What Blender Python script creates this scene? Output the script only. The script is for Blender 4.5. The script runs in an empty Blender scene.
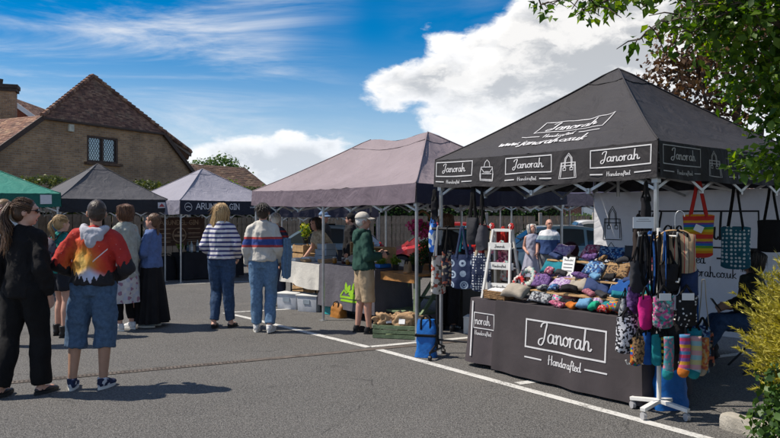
import bpy, bmesh, math, random
import numpy as np
from mathutils import Vector, Matrix, noise

random.seed(7)
np.random.seed(7)
SC = bpy.context.scene
COL = SC.collection
R = math.radians
PI = math.pi

# ------------------------------------------------------------------ camera
CAM_H = 1.65
cam_data = bpy.data.cameras.new('camera')
cam = bpy.data.objects.new('camera', cam_data)
COL.objects.link(cam)
cam.location = (0, 0, CAM_H)
cam.rotation_euler = (R(90), 0, 0)
cam_data.sensor_width = 36
cam_data.lens = 36 * 700 / 780
cam_data.shift_y = -(219 - 212) / 780
cam_data.clip_start = 0.05
cam_data.clip_end = 1500
SC.camera = cam

# ------------------------------------------------------------------ sun and sky
SUN = Vector((-0.57, 0.02, 0.82)).normalized()
sun_el = math.asin(SUN.z)
sun_data = bpy.data.lights.new('sun', 'SUN')
sun_data.energy = 3.8
sun_data.angle = R(0.55)
sun_data.color = (1.0, 0.92, 0.80)
sun = bpy.data.objects.new('sun', sun_data)
COL.objects.link(sun)
sun.rotation_euler = SUN.to_track_quat('Z', 'Y').to_euler()

SC.view_settings.view_transform = 'Standard'
SC.view_settings.look = 'None'
SC.view_settings.exposure = 0.60
SC.view_settings.gamma = 1.0
SC.view_settings.use_curve_mapping = False
SC.render.engine = 'CYCLES'
SC.cycles.use_denoising = True
SC.cycles.max_bounces = 7
SC.cycles.diffuse_bounces = 3
SC.cycles.glossy_bounces = 3
SC.cycles.transmission_bounces = 4
SC.cycles.transparent_max_bounces = 6
SC.cycles.sample_clamp_indirect = 6

def sdir(px, py):
    return Vector(((px - 390) / 700, 1, (212 - py) / 700)).normalized()

class NT:
    """small helper to wire shader nodes"""
    def __init__(s, tree):
        s.t = tree
        s.n = tree.nodes
        s.l = tree.links
    def node(s, typ, **kw):
        n = s.n.new(typ)
        for k, v in kw.items():
            if k == 'ins':
                for kk, vv in v.items():
                    s.put(n, kk, vv)
            else:
                setattr(n, k, v)
        return n
    def put(s, n, k, v):
        if isinstance(v, bpy.types.NodeSocket):
            s.l.new(v, n.inputs[k])
        else:
            n.inputs[k].default_value = v
    def math(s, op, a, b=None, c=None, clamp=False):
        n = s.n.new('ShaderNodeMath')
        n.operation = op
        n.use_clamp = clamp
        s.put(n, 0, a)
        if b is not None:
            s.put(n, 1, b)
        if c is not None:
            s.put(n, 2, c)
        return n.outputs[0]
    def vmath(s, op, a, b=None, scale=None):
        n = s.n.new('ShaderNodeVectorMath')
        n.operation = op
        s.put(n, 0, a)
        if b is not None:
            s.put(n, 1, b)
        if scale is not None:
            s.put(n, 'Scale', scale)
        return n.outputs['Value'] if op in ('DOT_PRODUCT', 'LENGTH') else n.outputs[0]
    def smooth(s, x, a, b, lo=0.0, hi=1.0):
        n = s.n.new('ShaderNodeMapRange')
        n.interpolation_type = 'SMOOTHSTEP'
        s.put(n, 0, x)
        n.inputs[1].default_value = a
        n.inputs[2].default_value = b
        n.inputs[3].default_value = lo
        n.inputs[4].default_value = hi
        return n.outputs[0]
    def mix(s, f, a, b, mode='MIX'):
        n = s.n.new('ShaderNodeMix')
        n.data_type = 'RGBA'
        n.blend_type = mode
        s.put(n, 0, f)
        s.put(n, 6, a)
        s.put(n, 7, b)
        return n.outputs[2]
    def noise(s, vec, scale, detail=4, rough=0.55, dist=0.0):
        n = s.n.new('ShaderNodeTexNoise')
        n.inputs['Scale'].default_value = scale
        n.inputs['Detail'].default_value = detail
        n.inputs['Roughness'].default_value = rough
        n.inputs['Distortion'].default_value = dist
        if vec is not None:
            s.l.new(vec, n.inputs['Vector'])
        return n.outputs[0]
    def ramp(s, f, stops, interp='LINEAR'):
        n = s.n.new('ShaderNodeValToRGB')
        cr = n.color_ramp
        cr.interpolation = interp
        while len(cr.elements) < len(stops):
            cr.elements.new(0.5)
        for e, (p, c) in zip(cr.elements, stops):
            e.position = p
            e.color = (c[0], c[1], c[2], 1)
        s.put(n, 0, f)
        return n.outputs[0]

world = bpy.data.worlds.new('World')
SC.world = world
world.use_nodes = True
def build_sky():
    w = NT(world.node_tree)
    w.n.clear()
    out = w.node('ShaderNodeOutputWorld')
    bg = w.node('ShaderNodeBackground')
    bg.inputs[1].default_value = 0.15
    w.l.new(bg.outputs[0], out.inputs[0])
    sky = w.node('ShaderNodeTexSky')
    sky.sky_type = 'NISHITA'
    sky.sun_disc = False
    sky.sun_elevation = sun_el
    sky.sun_rotation = math.atan2(SUN.x, SUN.y)
    sky.altitude = 200
    sky.air_density = 1.0
    sky.dust_density = 0.3
    sky.ozone_density = 3.5
    hs = w.node('ShaderNodeHueSaturation', ins={'Saturation': 1.58, 'Value': 0.48, 'Color': sky.outputs[0]})
    tc = w.node('ShaderNodeTexCoord')
    d = w.vmath('NORMALIZE', tc.outputs['Generated'])
    # flattened direction for the cloud noise
    q = w.vmath('MULTIPLY', d, (1.0, 1.0, 1.9))
    # cumulus: broken cloud all round the sky, with clearer and fuller regions
    wq_ = w.vmath('ADD', q, w.vmath('SCALE', w.node('ShaderNodeTexNoise', ins={'Vector': q, 'Scale': 9.0, 'Detail': 5.0, 'Roughness': 0.6}).outputs['Color'], scale=0.085))
    big = w.noise(q, 2.1, 2, 0.5)
    fine = w.noise(wq_, 7.0, 10, 0.60)
    cov = w.math('ADD', w.math('MULTIPLY', big, 0.50), w.math('ADD', w.math('MULTIPLY', fine, 0.90), 0.02))
    def blob(px, py, rad, wt):
        c = sdir(px, py)
        dist = w.vmath('LENGTH', w.vmath('SUBTRACT', d, tuple(c)))
        return w.smooth(dist, rad, rad * 0.25, 0.0, wt)
    def puff(scale, amp):
        v = w.node('ShaderNodeTexVoronoi', feature='SMOOTH_F1', ins={'Vector': wq_, 'Scale': scale, 'Smoothness': 0.35})
        return w.math('MULTIPLY', w.math('SUBTRACT', 0.42, v.outputs['Distance']), amp)
    acc = w.math('ADD', cov, w.math('ADD', puff(11.0, 0.26), puff(27.0, 0.13)))
    for b in ((440, 85, 0.15, 0.10), (520, 70, 0.20, 0.14), (600, 40, 0.20, 0.15), (640, 60, 0.22, 0.10), (540, 120, 0.24, 0.12), (430, 45, 0.09, 0.05), (352, 92, 0.06, 0.10),
              (368, 92, 0.085, 0.18), (395, 96, 0.11, 0.12), (430, 105, 0.11, 0.10), (440, 45, 0.08, 0.06), (700, 30, 0.3, 0.2), (420, 70, 0.09, 0.10),
              (215, 160, 0.15, 0.24), (250, 162, 0.15, 0.22), (300, 168, 0.16, 0.24), (345, 182, 0.15, 0.21), (180, 168, 0.14, 0.22), (20, 100, 0.20, 0.10),
              (285, 30, 0.22, -0.48), (180, 50, 0.24, -0.46), (400, 10, 0.2, -0.26), (60, 10, 0.36, -0.38), (90, 80, 0.2, -0.12), (388, 136, 0.09, -0.24), (340, 126, 0.08, -0.22), (290, 105, 0.13, -0.20), (440, 150, 0.10, -0.10),
              (470, 0, 0.07, -0.14)):
        acc = w.math('ADD', acc, blob(*b))
    elev = w.node('ShaderNodeSeparateXYZ', ins={0: d}).outputs[2]
    acc = w.math('ADD', acc, w.smooth(elev, 0.30, 0.02, 0.0, 0.07))
    dens = w.smooth(acc, 0.715, 0.87)
    # shading: a lump is brighter on its sunward side
    qs = w.vmath('ADD', wq_, tuple(SUN * 0.06))
    fs = w.noise(qs, 7.0, 8, 0.58)
    lit = w.smooth(w.math('SUBTRACT', fine, fs), -0.07, 0.09)
    core = w.smooth(acc, 0.86, 1.08)
    grey = w.mix(core, (4.4, 4.4, 4.45, 1), (2.35, 2.45, 2.6, 1))
    white = w.mix(core, (5.3, 5.2, 5.05, 1), (4.2, 4.15, 4.1, 1))
    ccol = w.mix(lit, grey, white)
    # thin high cirrus
    cq = w.node('ShaderNodeMapping', ins={0: d, 'Rotation': (0.3, 0.75, 0.2), 'Scale': (1.2, 1.0, 7.0)}).outputs[0]
    ci = w.noise(cq, 2.2, 7, 0.62, 0.8)
    ci2 = w.noise(d, 2.6, 3, 0.5)
    cir = w.math('MULTIPLY', w.smooth(ci, 0.38, 0.80), w.smooth(ci2, 0.30, 0.55), clamp=True)
    left = w.math('ADD', blob(40, 90, 0.45, 0.65), blob(230, 120, 0.30, 0.35))
    cir = w.math('MULTIPLY', cir, w.math('ADD', left, 0.28), clamp=True)
    c1 = w.mix(cir, hs.outputs[0], (3.6, 3.75, 4.0, 1))
    c2 = w.mix(dens, c1, ccol)
    # the air near the horizon
    haze = w.smooth(elev, 0.26, -0.02, 0.0, 0.66)
    c3 = w.mix(haze, c2, (3.3, 3.7, 4.2, 1))
    w.l.new(c3, bg.inputs[0])
build_sky()

# ------------------------------------------------------------------ frames
def gz(y):
    """the yard is level, then falls gently away beyond eleven metres"""
    return -0.02 * max(0.0, y - 11.0)

def at(px, py, z):
    return Vector(((px - 390) / 700 * z, z, CAM_H + (212 - py) / 700 * z))

class Frame:
    """a stall's own axes: x along its front (to the right), y into it"""
    def __init__(s, ox, oy, deg):
        s.o = Vector((ox, oy, 0))
        s.deg = deg
        s.a = R(deg)
        s.ux = Vector((math.cos(s.a), math.sin(s.a), 0))
        s.uy = Vector((-math.sin(s.a), math.cos(s.a), 0))
    def __call__(s, x, y, z=0.0):
        return s.o + s.ux * x + s.uy * y + Vector((0, 0, z))

J = Frame(0.527, 8.2, -53.0)       # the lettered black gazebo
K = Frame(-2.44, 12.4, -52.0)      # the long mauve gazebo

# ------------------------------------------------------------------ materials
MATS = {}
def mat_new(name):
    m = bpy.data.materials.new(name)
    m.use_nodes = True
    t = NT(m.node_tree)
    bs = t.n['Principled BSDF']
    return m, t, bs

def M(name, col=(0.5, 0.5, 0.5), rough=0.6, var=0.18, scale=6.0, bump=0.0, bscale=60.0, metal=0.0, spec=0.4, sheen=0.0, sub=0.0, fleck=None, coat=0.0):
    if name in MATS:
        return MATS[name]
    m, t, bs = mat_new(name)
    tc = t.node('ShaderNodeTexCoord').outputs['Object']
    n = t.noise(tc, scale, 5, 0.6)
    lo = tuple(c * (1 - var) for c in col) + (1,)
    hi = tuple(min(1, c * (1 + var)) for c in col) + (1,)
    c = t.mix(t.smooth(n, 0.3, 0.7), lo, hi)
    if fleck:
        fn = t.noise(tc, fleck[1], 2, 0.5)
        c = t.mix(t.smooth(fn, 0.60, 0.68), c, tuple(fleck[0]) + (1,))
    t.l.new(c, bs.inputs['Base Color'])
    bs.inputs['Roughness'].default_value = rough
    bs.inputs['Metallic'].default_value = metal
    bs.inputs['Specular IOR Level'].default_value = spec
    if sheen:
        bs.inputs['Sheen Weight'].default_value = sheen
        bs.inputs['Sheen Roughness'].default_value = 0.5
    if coat:
        bs.inputs['Coat Weight'].default_value = coat
    if sub:
        bs.inputs['Subsurface Weight'].default_value = sub
        bs.inputs['Subsurface Radius'].default_value = (0.01, 0.004, 0.002)
    if bump:
        bn = t.noise(tc, bscale, 4, 0.6)
        b = t.node('ShaderNodeBump', ins={'Strength': bump, 'Distance': 0.02, 'Height': bn})
        t.l.new(b.outputs[0], bs.inputs['Normal'])
    MATS[name] = m
    return m

def fabric_bump(t, bs, tc, strength=0.25, scale=14):
    wr = t.noise(tc, scale, 3, 0.5, 0.6)
    we = t.noise(tc, 420, 1, 0.5)
    h = t.math('ADD', wr, t.math('MULTIPLY', we, 0.10))
    b = t.node('ShaderNodeBump', ins={'Strength': strength, 'Distance': 0.03, 'Height': h})
    t.l.new(b.outputs[0], bs.inputs['Normal'])

def cloth(name, col, rough=0.85, var=0.12, scale=5.0, bump=0.3, bscale=14, sheen=0.0):
    if name in MATS:
        return MATS[name]
    m, t, bs = mat_new(name)
    tc = t.node('ShaderNodeTexCoord').outputs['Object']
    n = t.noise(tc, scale, 5, 0.6)
    c = t.mix(t.smooth(n, 0.3, 0.7), tuple(x * (1 - var) for x in col) + (1,), tuple(min(1, x * (1 + var)) for x in col) + (1,))
    t.l.new(c, bs.inputs['Base Color'])
    bs.inputs['Roughness'].default_value = rough
    bs.inputs['Specular IOR Level'].default_value = 0.25
    if sheen:
        bs.inputs['Sheen Weight'].default_value = sheen
    fabric_bump(t, bs, tc, bump, bscale)
    MATS[name] = m
    return m

def stripes(name, cols, period, axis=2, rough=0.85, bump=0.25, warp=0.0, offset=0.0):
    """bands of colour across one object axis; cols = [(width, colour), ...]"""
    if name in MATS:
        return MATS[name]
    m, t, bs = mat_new(name)
    tc = t.node('ShaderNodeTexCoord').outputs['Object']
    sep = t.node('ShaderNodeSeparateXYZ', ins={0: tc})
    x = sep.outputs[axis]
    if warp:
        x = t.math('ADD', x, t.math('MULTIPLY', t.math('SUBTRACT', t.noise(tc, 5, 2), 0.5), warp))
    x = t.math('FRACT', t.math('DIVIDE', t.math('ADD', x, 50 * period + offset), period))
    tot = sum(c[0] for c in cols)
    stops, p = [], 0.0
    for w_, c in cols:
        stops.append((p, c))
        p += w_ / tot
    c = t.ramp(x, stops, 'CONSTANT')
    t.l.new(c, bs.inputs['Base Color'])
    bs.inputs['Roughness'].default_value = rough
    bs.inputs['Specular IOR Level'].default_value = 0.25
    fabric_bump(t, bs, tc, bump)
    MATS[name] = m
    return m

def patches(name, cols, scale, rough=0.8, bump=0.3, dots=None, jitter=1.0):
    """a print of many small blotches, or of dots on a ground colour"""
    if name in MATS:
        return MATS[name]
    m, t, bs = mat_new(name)
    tc = t.node('ShaderNodeTexCoord').outputs['Object']
    v = t.node('ShaderNodeTexVoronoi', ins={'Scale': scale, 'Randomness': jitter})
    dis = t.node('ShaderNodeVectorMath', operation='ADD')
    t.l.new(tc, dis.inputs[0])
    nz = t.n.new('ShaderNodeTexNoise')
    nz.inputs['Scale'].default_value = scale * 0.9
    t.l.new(tc, nz.inputs['Vector'])
    sc_ = t.node('ShaderNodeVectorMath', operation='SCALE')
    t.l.new(nz.outputs['Color'], sc_.inputs[0])
    sc_.inputs['Scale'].default_value = (0.0 if dots else 0.5 / scale)
    t.l.new(sc_.outputs[0], dis.inputs[1])
    t.l.new(dis.outputs[0], v.inputs['Vector'])
    if dots:
        c = t.mix(t.smooth(v.outputs['Distance'], dots[1] + 0.04, dots[1] - 0.04), tuple(cols[0]) + (1,), tuple(dots[0]) + (1,))
    else:
        g = t.node('ShaderNodeSeparateColor', ins={0: v.outputs['Color']}).outputs[0]
        n_ = len(cols)
        c = t.ramp(g, [(i / n_, cc) for i, cc in enumerate(cols)], 'CONSTANT')
    t.l.new(c, bs.inputs['Base Color'])
    bs.inputs['Roughness'].default_value = rough
    bs.inputs['Specular IOR Level'].default_value = 0.25
    fabric_bump(t, bs, tc, bump)
    MATS[name] = m
    return m

# ------------------------------------------------------------------ mesh building
class MB:
    def __init__(s):
        s.v, s.f, s.m = [], [], []
    def add(s, verts, faces, mi=0, X=None):
        o = len(s.v)
        if X is not None:
            verts = [X @ Vector(p) for p in verts]
        s.v.extend(tuple(p) for p in verts)
        s.f.extend(tuple(i + o for i in f) for f in faces)
        s.m.extend([mi] * len(faces))
        return s
    def box(s, c, size, mi=0, X=None, rz=0.0):
        x, y, z = (k / 2 for k in size)
        vs = [(a * x, b * y, g * z) for g in (-1, 1) for b in (-1, 1) for a in (-1, 1)]
        if rz:
            cr, sr = math.cos(rz), math.sin(rz)
            vs = [(p[0] * cr - p[1] * sr, p[0] * sr + p[1] * cr, p[2]) for p in vs]
        vs = [(p[0] + c[0], p[1] + c[1], p[2] + c[2]) for p in vs]
        return s.add(vs, [(0, 2, 3, 1), (4, 5, 7, 6), (0, 1, 5, 4), (2, 6, 7, 3), (0, 4, 6, 2), (1, 3, 7, 5)], mi, X)
    def bar(s, p0, p1, w, h=None, mi=0, up=(0, 0, 1)):
        """a square-section bar from p0 to p1"""
        p0, p1 = Vector(p0), Vector(p1)
        h = h or w
        d = (p1 - p0).normalized()
        u = Vector(up)
        if abs(d.dot(u)) > 0.98:
            u = Vector((0, 1, 0))
        a = d.cross(u).normalized()
        b = a.cross(d)
        vs = []
        for p in (p0, p1):
            for i, j in ((-1, -1), (1, -1), (1, 1), (-1, 1)):
                vs.append(p + a * (i * w / 2) + b * (j * h / 2))
        return s.add(vs, [(0, 1, 2, 3), (7, 6, 5, 4), (0, 4, 5, 1), (1, 5, 6, 2), (2, 6, 7, 3), (3, 7, 4, 0)], mi)
    def tube(s, pts, r, n=8, mi=0, cap=True, flat=None, ref=None):
        """a tube through points; r is one radius or one per point; flat squashes one axis"""
        pts = [Vector(p) for p in pts]
        k = len(pts)
        rs = r if isinstance(r, (list, tuple)) else [r] * k
        up = None
        base = len(s.v)
        vs, fs = [], []
        for i, p in enumerate(pts):
            d = (pts[min(i + 1, k - 1)] - pts[max(i - 1, 0)])
            if d.length < 1e-9:
                d = Vector((0, 0, 1))
            d.normalize()
            if up is None:
                up = Vector(ref) if ref else (Vector((1, 0, 0)) if abs(d.x) < 0.8 else Vector((0, 1, 0)))
            a = (up - d * up.dot(d))
            if a.length < 1e-6:
                a = Vector((0, 1, 0)) - d * d.y
            a.normalize()
            up = a
            b = d.cross(a)
            ra = rs[i]
            if isinstance(ra, (tuple, list)):
                rx, ry = ra
            else:
                rx, ry = ra, ra * (flat if flat else 1)
            for j in range(n):
                t = 2 * PI * j / n
                vs.append(p + a * (rx * math.cos(t)) + b * (ry * math.sin(t)))
        for i in range(k - 1):
            for j in range(n):
                j2 = (j + 1) % n
                fs.append((i * n + j, i * n + j2, (i + 1) * n + j2, (i + 1) * n + j))
        if cap:
            fs.append(tuple(range(n - 1, -1, -1)))
            fs.append(tuple((k - 1) * n + j for j in range(n)))
        return s.add(vs, fs, mi)
    def ell(s, c, r, nu=14, nv=9, mi=0, X=None):
        if not isinstance(r, (tuple, list)):
            r = (r, r, r)
        vs, fs = [(0, 0, -1)], []
        for i in range(1, nv):
            a = -PI / 2 + PI * i / nv
            for j in range(nu):
                t = 2 * PI * j / nu
                vs.append((math.cos(a) * math.cos(t), math.cos(a) * math.sin(t), math.sin(a)))
        vs.append((0, 0, 1))
        for j in range(nu):
            j2 = (j + 1) % nu
            fs.append((0, 1 + j2, 1 + j))
            for i in range(nv - 2):
                fs.append((1 + i * nu + j, 1 + i * nu + j2, 1 + (i + 1) * nu + j2, 1 + (i + 1) * nu + j))
            fs.append((len(vs) - 1, 1 + (nv - 2) * nu + j, 1 + (nv - 2) * nu + j2))
        vs = [Vector((p[0] * r[0], p[1] * r[1], p[2] * r[2])) for p in vs]
        if X is not None:
            vs = [X @ p for p in vs]
        c = Vector(c)
        return s.add([p + c for p in vs], fs, mi)
    def grid(s, fn, nu, nv, mi=0, closed_u=False):
        vs, fs = [], []
        for j in range(nv + 1):
            for i in range(nu + (0 if closed_u else 1)):
                vs.append(fn(i / nu, j / nv))
        w = nu if closed_u else nu + 1
        for j in range(nv):
            for i in range(nu):
                i2 = (i + 1) % w
                fs.append((j * w + i, j * w + i2, (j + 1) * w + i2, (j + 1) * w + i))
        return s.add(vs, fs, mi)
    def lathe(s, c, prof, n=14, mi=0):
        """profile of (radius, height) turned about a vertical axis"""
        c = Vector(c)
        vs, fs = [], []
        for r, z in prof:
            for j in range(n):
                t = 2 * PI * j / n
                vs.append(c + Vector((r * math.cos(t), r * math.sin(t), z)))
        for i in range(len(prof) - 1):
            for j in range(n):
                j2 = (j + 1) % n
                fs.append((i * n + j, i * n + j2, (i + 1) * n + j2, (i + 1) * n + j))
        fs.append(tuple(range(n - 1, -1, -1)))
        fs.append(tuple((len(prof) - 1) * n + j for j in range(n)))
        return s.add(vs, fs, mi)
    def mesh(s, name, mats, smooth=False, bevel=0.0, thick=0.0, weld=False):
        me = bpy.data.meshes.new(name)
        me.from_pydata([tuple(p) for p in s.v], [], s.f)
        if not isinstance(mats, (list, tuple)):
            mats = [mats]
        for m_ in mats:
            me.materials.append(m_)
        if len(mats) > 1:
            me.polygons.foreach_set('material_index', s.m)
        if bevel or thick or weld:
            bm = bmesh.new()
            bm.from_mesh(me)
            if weld:
                bmesh.ops.remove_doubles(bm, verts=bm.verts, dist=1e-4)
            if thick:
                bm.normal_update()
                bmesh.ops.solidify(bm, geom=bm.faces[:], thickness=thick)
            if bevel:
                bm.normal_update()
                es = [e for e in bm.edges if len(e.link_faces) == 2 and e.calc_face_angle(0) > R(35)]
                bmesh.ops.bevel(bm, geom=es, offset=bevel, segments=2, affect='EDGES', profile=0.6, clamp_overlap=True)
            bm.to_mesh(me)
            bm.free()
        if smooth:
            me.polygons.foreach_set('use_smooth', [True] * len(me.polygons))
            if smooth != 'all':
                me.set_sharp_from_angle(angle=R(smooth if smooth is not True else 40))
        me.update()
        return me
    def build(s, name, mats, parent=None, loc=(0, 0, 0), rz=0.0, **kw):
        return link(name, s.mesh(name, mats, **kw), parent, loc, rz)

def link(name, me, parent=None, loc=(0, 0, 0), rz=0.0):
    o = bpy.data.objects.new(name, me)
    COL.objects.link(o)
    o.location = loc
    o.rotation_euler = (0, 0, rz)
    if parent is not None:
        o.parent = parent
    return o

def tag(o, label, cat=None, group=None):
    o['label'] = label
    if cat:
        o['category'] = cat
    if group:
        o['group'] = group
    return o

def thing(name, label, cat, loc=(0, 0, 0), rz=0.0, group=None):
    o = bpy.data.objects.new(name, None)
    COL.objects.link(o)
    o.location = loc
    o.rotation_euler = (0, 0, rz)
    o.empty_display_size = 0.2
    return tag(o, label, cat, group)

def struct(o):
    o['kind'] = 'structure'
    return o

def stuff(o):
    o['kind'] = 'stuff'
    return o

def dup(root, loc, rz, label, group=None):
    r = root.copy()
    COL.objects.link(r)
    r.location = loc
    r.rotation_euler = (0, 0, rz)
    r['label'] = label
    if group:
        r['group'] = group
    for ch in list(root.children):
        c = ch.copy()
        COL.objects.link(c)
        c.parent = r
        for g in ch.children:
            d = g.copy()
            COL.objects.link(d)
            d.parent = c
    return r

def crom(pts, sub=6, closed=False):
    """Catmull-Rom through 2-D or 3-D points"""
    pts = [Vector(p) for p in pts]
    n = len(pts)
    out = []
    rng = n if closed else n - 1
    for i in range(rng):
        p0 = pts[(i - 1) % n] if closed or i > 0 else pts[0]
        p1 = pts[i]
        p2 = pts[(i + 1) % n]
        p3 = pts[(i + 2) % n] if closed or i < n - 2 else pts[-1]
        for k in range(sub):
            t = k / sub
            out.append(0.5 * ((2 * p1) + (p2 - p0) * t + (2 * p0 - 5 * p1 + 4 * p2 - p3) * t * t + (3 * p1 - p0 - 3 * p2 + p3) * t ** 3))
    out.append(pts[0].copy() if closed else pts[-1].copy())
    return out

def nz(p, s=1.0, seed=0.0):
    return noise.noise(Vector((p[0] * s + seed, p[1] * s - seed * 0.7, p[2] * s + seed * 1.3)))

# ------------------------------------------------------------------ hand lettering
GLY = {
 'J': (0.66, [[(.22, .78), (.32, .95), (.62, 1.0), (.54, .6), (.44, .1), (.27, -.16), (.08, -.1), (.12, .1), (.34, .2)]]),
 'H': (0.70, [[(.14, 1), (.1, 0)], [(.56, 1), (.52, 0)], [(.0, .48), (.32, .55), (.64, .52)]]),
 'a': (0.56, [[(.42, .38), (.25, .46), (.08, .3), (.08, .08), (.22, 0), (.36, .12), (.43, .44), (.41, .1), (.5, 0), (.58, .08)]]),
 'n': (0.50, [[(0, .35), (.06, .45), (.08, .2), (.07, 0)], [(.08, .25), (.2, .43), (.33, .43), (.36, .25), (.36, .06), (.44, 0), (.52, .1)]]),
 'o': (0.48, [[(.25, .45), (.08, .32), (.08, .1), (.22, 0), (.38, .1), (.4, .32), (.25, .45), (.34, .36), (.5, .42)]]),
 'r': (0.37, [[(.02, .36), (.08, .46), (.09, .2), (.08, 0)], [(.09, .22), (.18, .42), (.32, .44)]]),
 'h': (0.52, [[(.12, .98), (.09, .5), (.08, 0)], [(.09, .22), (.2, .43), (.32, .42), (.36, .25), (.36, .06), (.46, 0), (.54, .1)]]),
 'd': (0.55, [[(.4, .36), (.22, .45), (.07, .28), (.09, .06), (.22, 0), (.36, .1), (.44, .95)], [(.42, .5), (.4, .08), (.5, 0), (.56, .06)]]),
 'c': (0.40, [[(.36, .36), (.24, .45), (.08, .3), (.08, .1), (.22, 0), (.4, .1)]]),
 'f': (0.36, [[(.42, .85), (.32, .98), (.22, .8), (.16, .2), (.1, -.25)], [(.02, .42), (.36, .45)]]),
 't': (0.36, [[(.2, .8), (.16, .2), (.22, .02), (.36, .06)], [(.02, .5), (.36, .53)]]),
 'e': (0.42, [[(.08, .22), (.34, .28), (.32, .42), (.2, .46), (.07, .3), (.1, .06), (.24, 0), (.42, .1)]]),
 'w': (0.60, [[(.02, .42), (.08, .1), (.16, 0), (.27, .35), (.34, .08), (.42, 0), (.54, .42)]]),
 'j': (0.30, [[(.2, .44), (.18, 0), (.1, -.3), (-.02, -.25)], [(.21, .6), (.23, .64)]]),
 'k': (0.46, [[(.1, .95), (.08, 0)], [(.38, .44), (.1, .2), (.26, .1), (.42, 0)]]),
 'u': (0.52, [[(.04, .44), (.05, .12), (.16, 0), (.32, .12), (.38, .44), (.37, .08), (.48, .02)]]),
 'i': (0.22, [[(.06, .44), (.06, .06), (.16, .02)], [(.07, .62), (.08, .67)]]),
 '.': (0.18, [[(.06, 0), (.09, .04)]]),
 '@': (0.80, [[(.5, .4), (.36, .46), (.25, .28), (.34, .1), (.5, .2), (.53, .42), (.54, .14), (.66, .12), (.72, .36), (.52, .66), (.2, .6), (.06, .26), (.22, -.1), (.56, -.12)]]),
 ' ': (0.35, []),
}
CAPS = {   # serif capitals, straight strokes
 'A': (0.72, [[(.02, 0), (.36, 1)], [(.36, 1), (.7, 0)], [(.16, .36), (.56, .36)]]),
 'R': (0.68, [[(.1, 0), (.1, 1)], [(.1, 1), (.4, 1), (.54, .88), (.54, .66), (.4, .52), (.1, .5)], [(.34, .5), (.64, 0)]]),
 'U': (0.72, [[(.1, 1), (.1, .25), (.22, .03), (.46, .03), (.6, .25), (.6, 1)]]),
 'N': (0.74, [[(.1, 0), (.1, 1)], [(.1, 1), (.62, 0)], [(.62, 0), (.62, 1)]]),
 'D': (0.72, [[(.1, 0), (.1, 1)], [(.1, 1), (.36, 1), (.6, .78), (.6, .24), (.36, 0), (.1, 0)]]),
 'E': (0.60, [[(.1, 0), (.1, 1)], [(.1, 1), (.52, 1)], [(.1, .52), (.42, .52)], [(.1, 0), (.54, 0)]]),
 'L': (0.56, [[(.1, 1), (.1, 0)], [(.1, 0), (.52, 0)]]),
 'G': (0.72, [[(.6, .82), (.38, 1), (.16, .84), (.06, .5), (.16, .14), (.38, 0), (.6, .14), (.6, .44)], [(.42, .44), (.64, .44)]]),
 'I': (0.30, [[(.15, 0), (.15, 1)], [(.04, 1), (.26, 1)], [(.04, 0), (.26, 0)]]),
 ' ': (0.4, []),
}
def strokes_of(text, table=GLY, sub=4, slant=0.0):
    out, x = [], 0.0
    for ch in text:
        w, ss = table[ch]
        for st in ss:
            pts = [Vector((p[0] + x + slant * p[1], p[1], 0)) for p in st]
            out.append(crom(pts, sub) if table is GLY else pts)
        x += w
    return out, x

def ribbon(mb, line, w, S, mi=0, brush=False):
    """one pen stroke of width w laid on the surface S(x, y) -> 3-D point"""
    n = len(line)
    vs, fs = [], []
    for i, p in enumerate(line):
        d = line[min(i + 1, n - 1)] - line[max(i - 1, 0)]
        if d.length < 1e-9:
            d = Vector((1, 0, 0))
        d.normalize()
        e = Vector((-d.y, d.x, 0)) * (w / 2) * (1.0 if not brush else (0.62 + 0.75 * abs(d.y)))
        q = p.copy()
        if i == 0:
            q = p - d * (w * 0.4)
        elif i == n - 1:
            q = p + d * (w * 0.4)
        vs += [S((q + e).x, (q + e).y), S((q - e).x, (q - e).y)]
    for i in range(n - 1):
        fs.append((2 * i, 2 * i + 1, 2 * i + 3, 2 * i + 2))
    mb.add(vs, fs, mi)

def write(mb, text, x0, y0, width, S, pen=0.09, table=GLY, slant=0.0, height=None, sub=4, mi=0):
    """text from x0, baseline y0, fitted to a width; returns letter height"""
    ss, w = strokes_of(text, table, sub, slant)
    k = width / w
    ky = height or k
    for st in ss:
        ribbon(mb, [Vector((x0 + p.x * k, y0 + p.y * ky, 0)) for p in st], pen * min(k, ky * 1.2), S, mi, table is GLY)
    return k

def subdiv(pts, step):
    pts = [Vector((p[0], p[1], 0)) for p in pts]
    out = [pts[0]]
    for a, b in zip(pts, pts[1:]):
        n = max(1, int((b - a).length / step))
        out += [a.lerp(b, (i + 1) / n) for i in range(n)]
    return out

def rect_line(mb, x0, y0, x1, y1, w, S, skew=0.0, mi=0):
    P = [(x0, y0), (x1, y0), (x1, y1), (x0, y1)]
    for a, b in zip(P, P[1:] + P[:1]):
        ribbon(mb, subdiv([a, b], 0.06), w, S, mi)

def logo(mb, x0, y0, w, h, S, pen=0.012, mi=0):
    """the boxed name with the small line of script under it, in a w by h field"""
    by = y0 + h * 0.36
    rect_line(mb, x0, by, x0 + w, y0 + h, pen, S, mi=mi)
    tw = w * 0.66
    write(mb, 'Janorah', x0 + w * 0.17, by + h * 0.20, tw, S, pen=0.085, height=h * 0.36, mi=mi)
    write(mb, 'Handcrafted', x0 + w * 0.30, y0 + h * 0.05, w * 0.40, S, pen=0.10, height=h * 0.15, sub=3, mi=mi)
    for a, b in ((0.0, 0.22), (0.77, 1.0)):
        ribbon(mb, subdiv([(x0 + w * a, y0 + h * 0.11), (x0 + w * b, y0 + h * 0.11)], 0.08), pen, S, mi)

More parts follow.
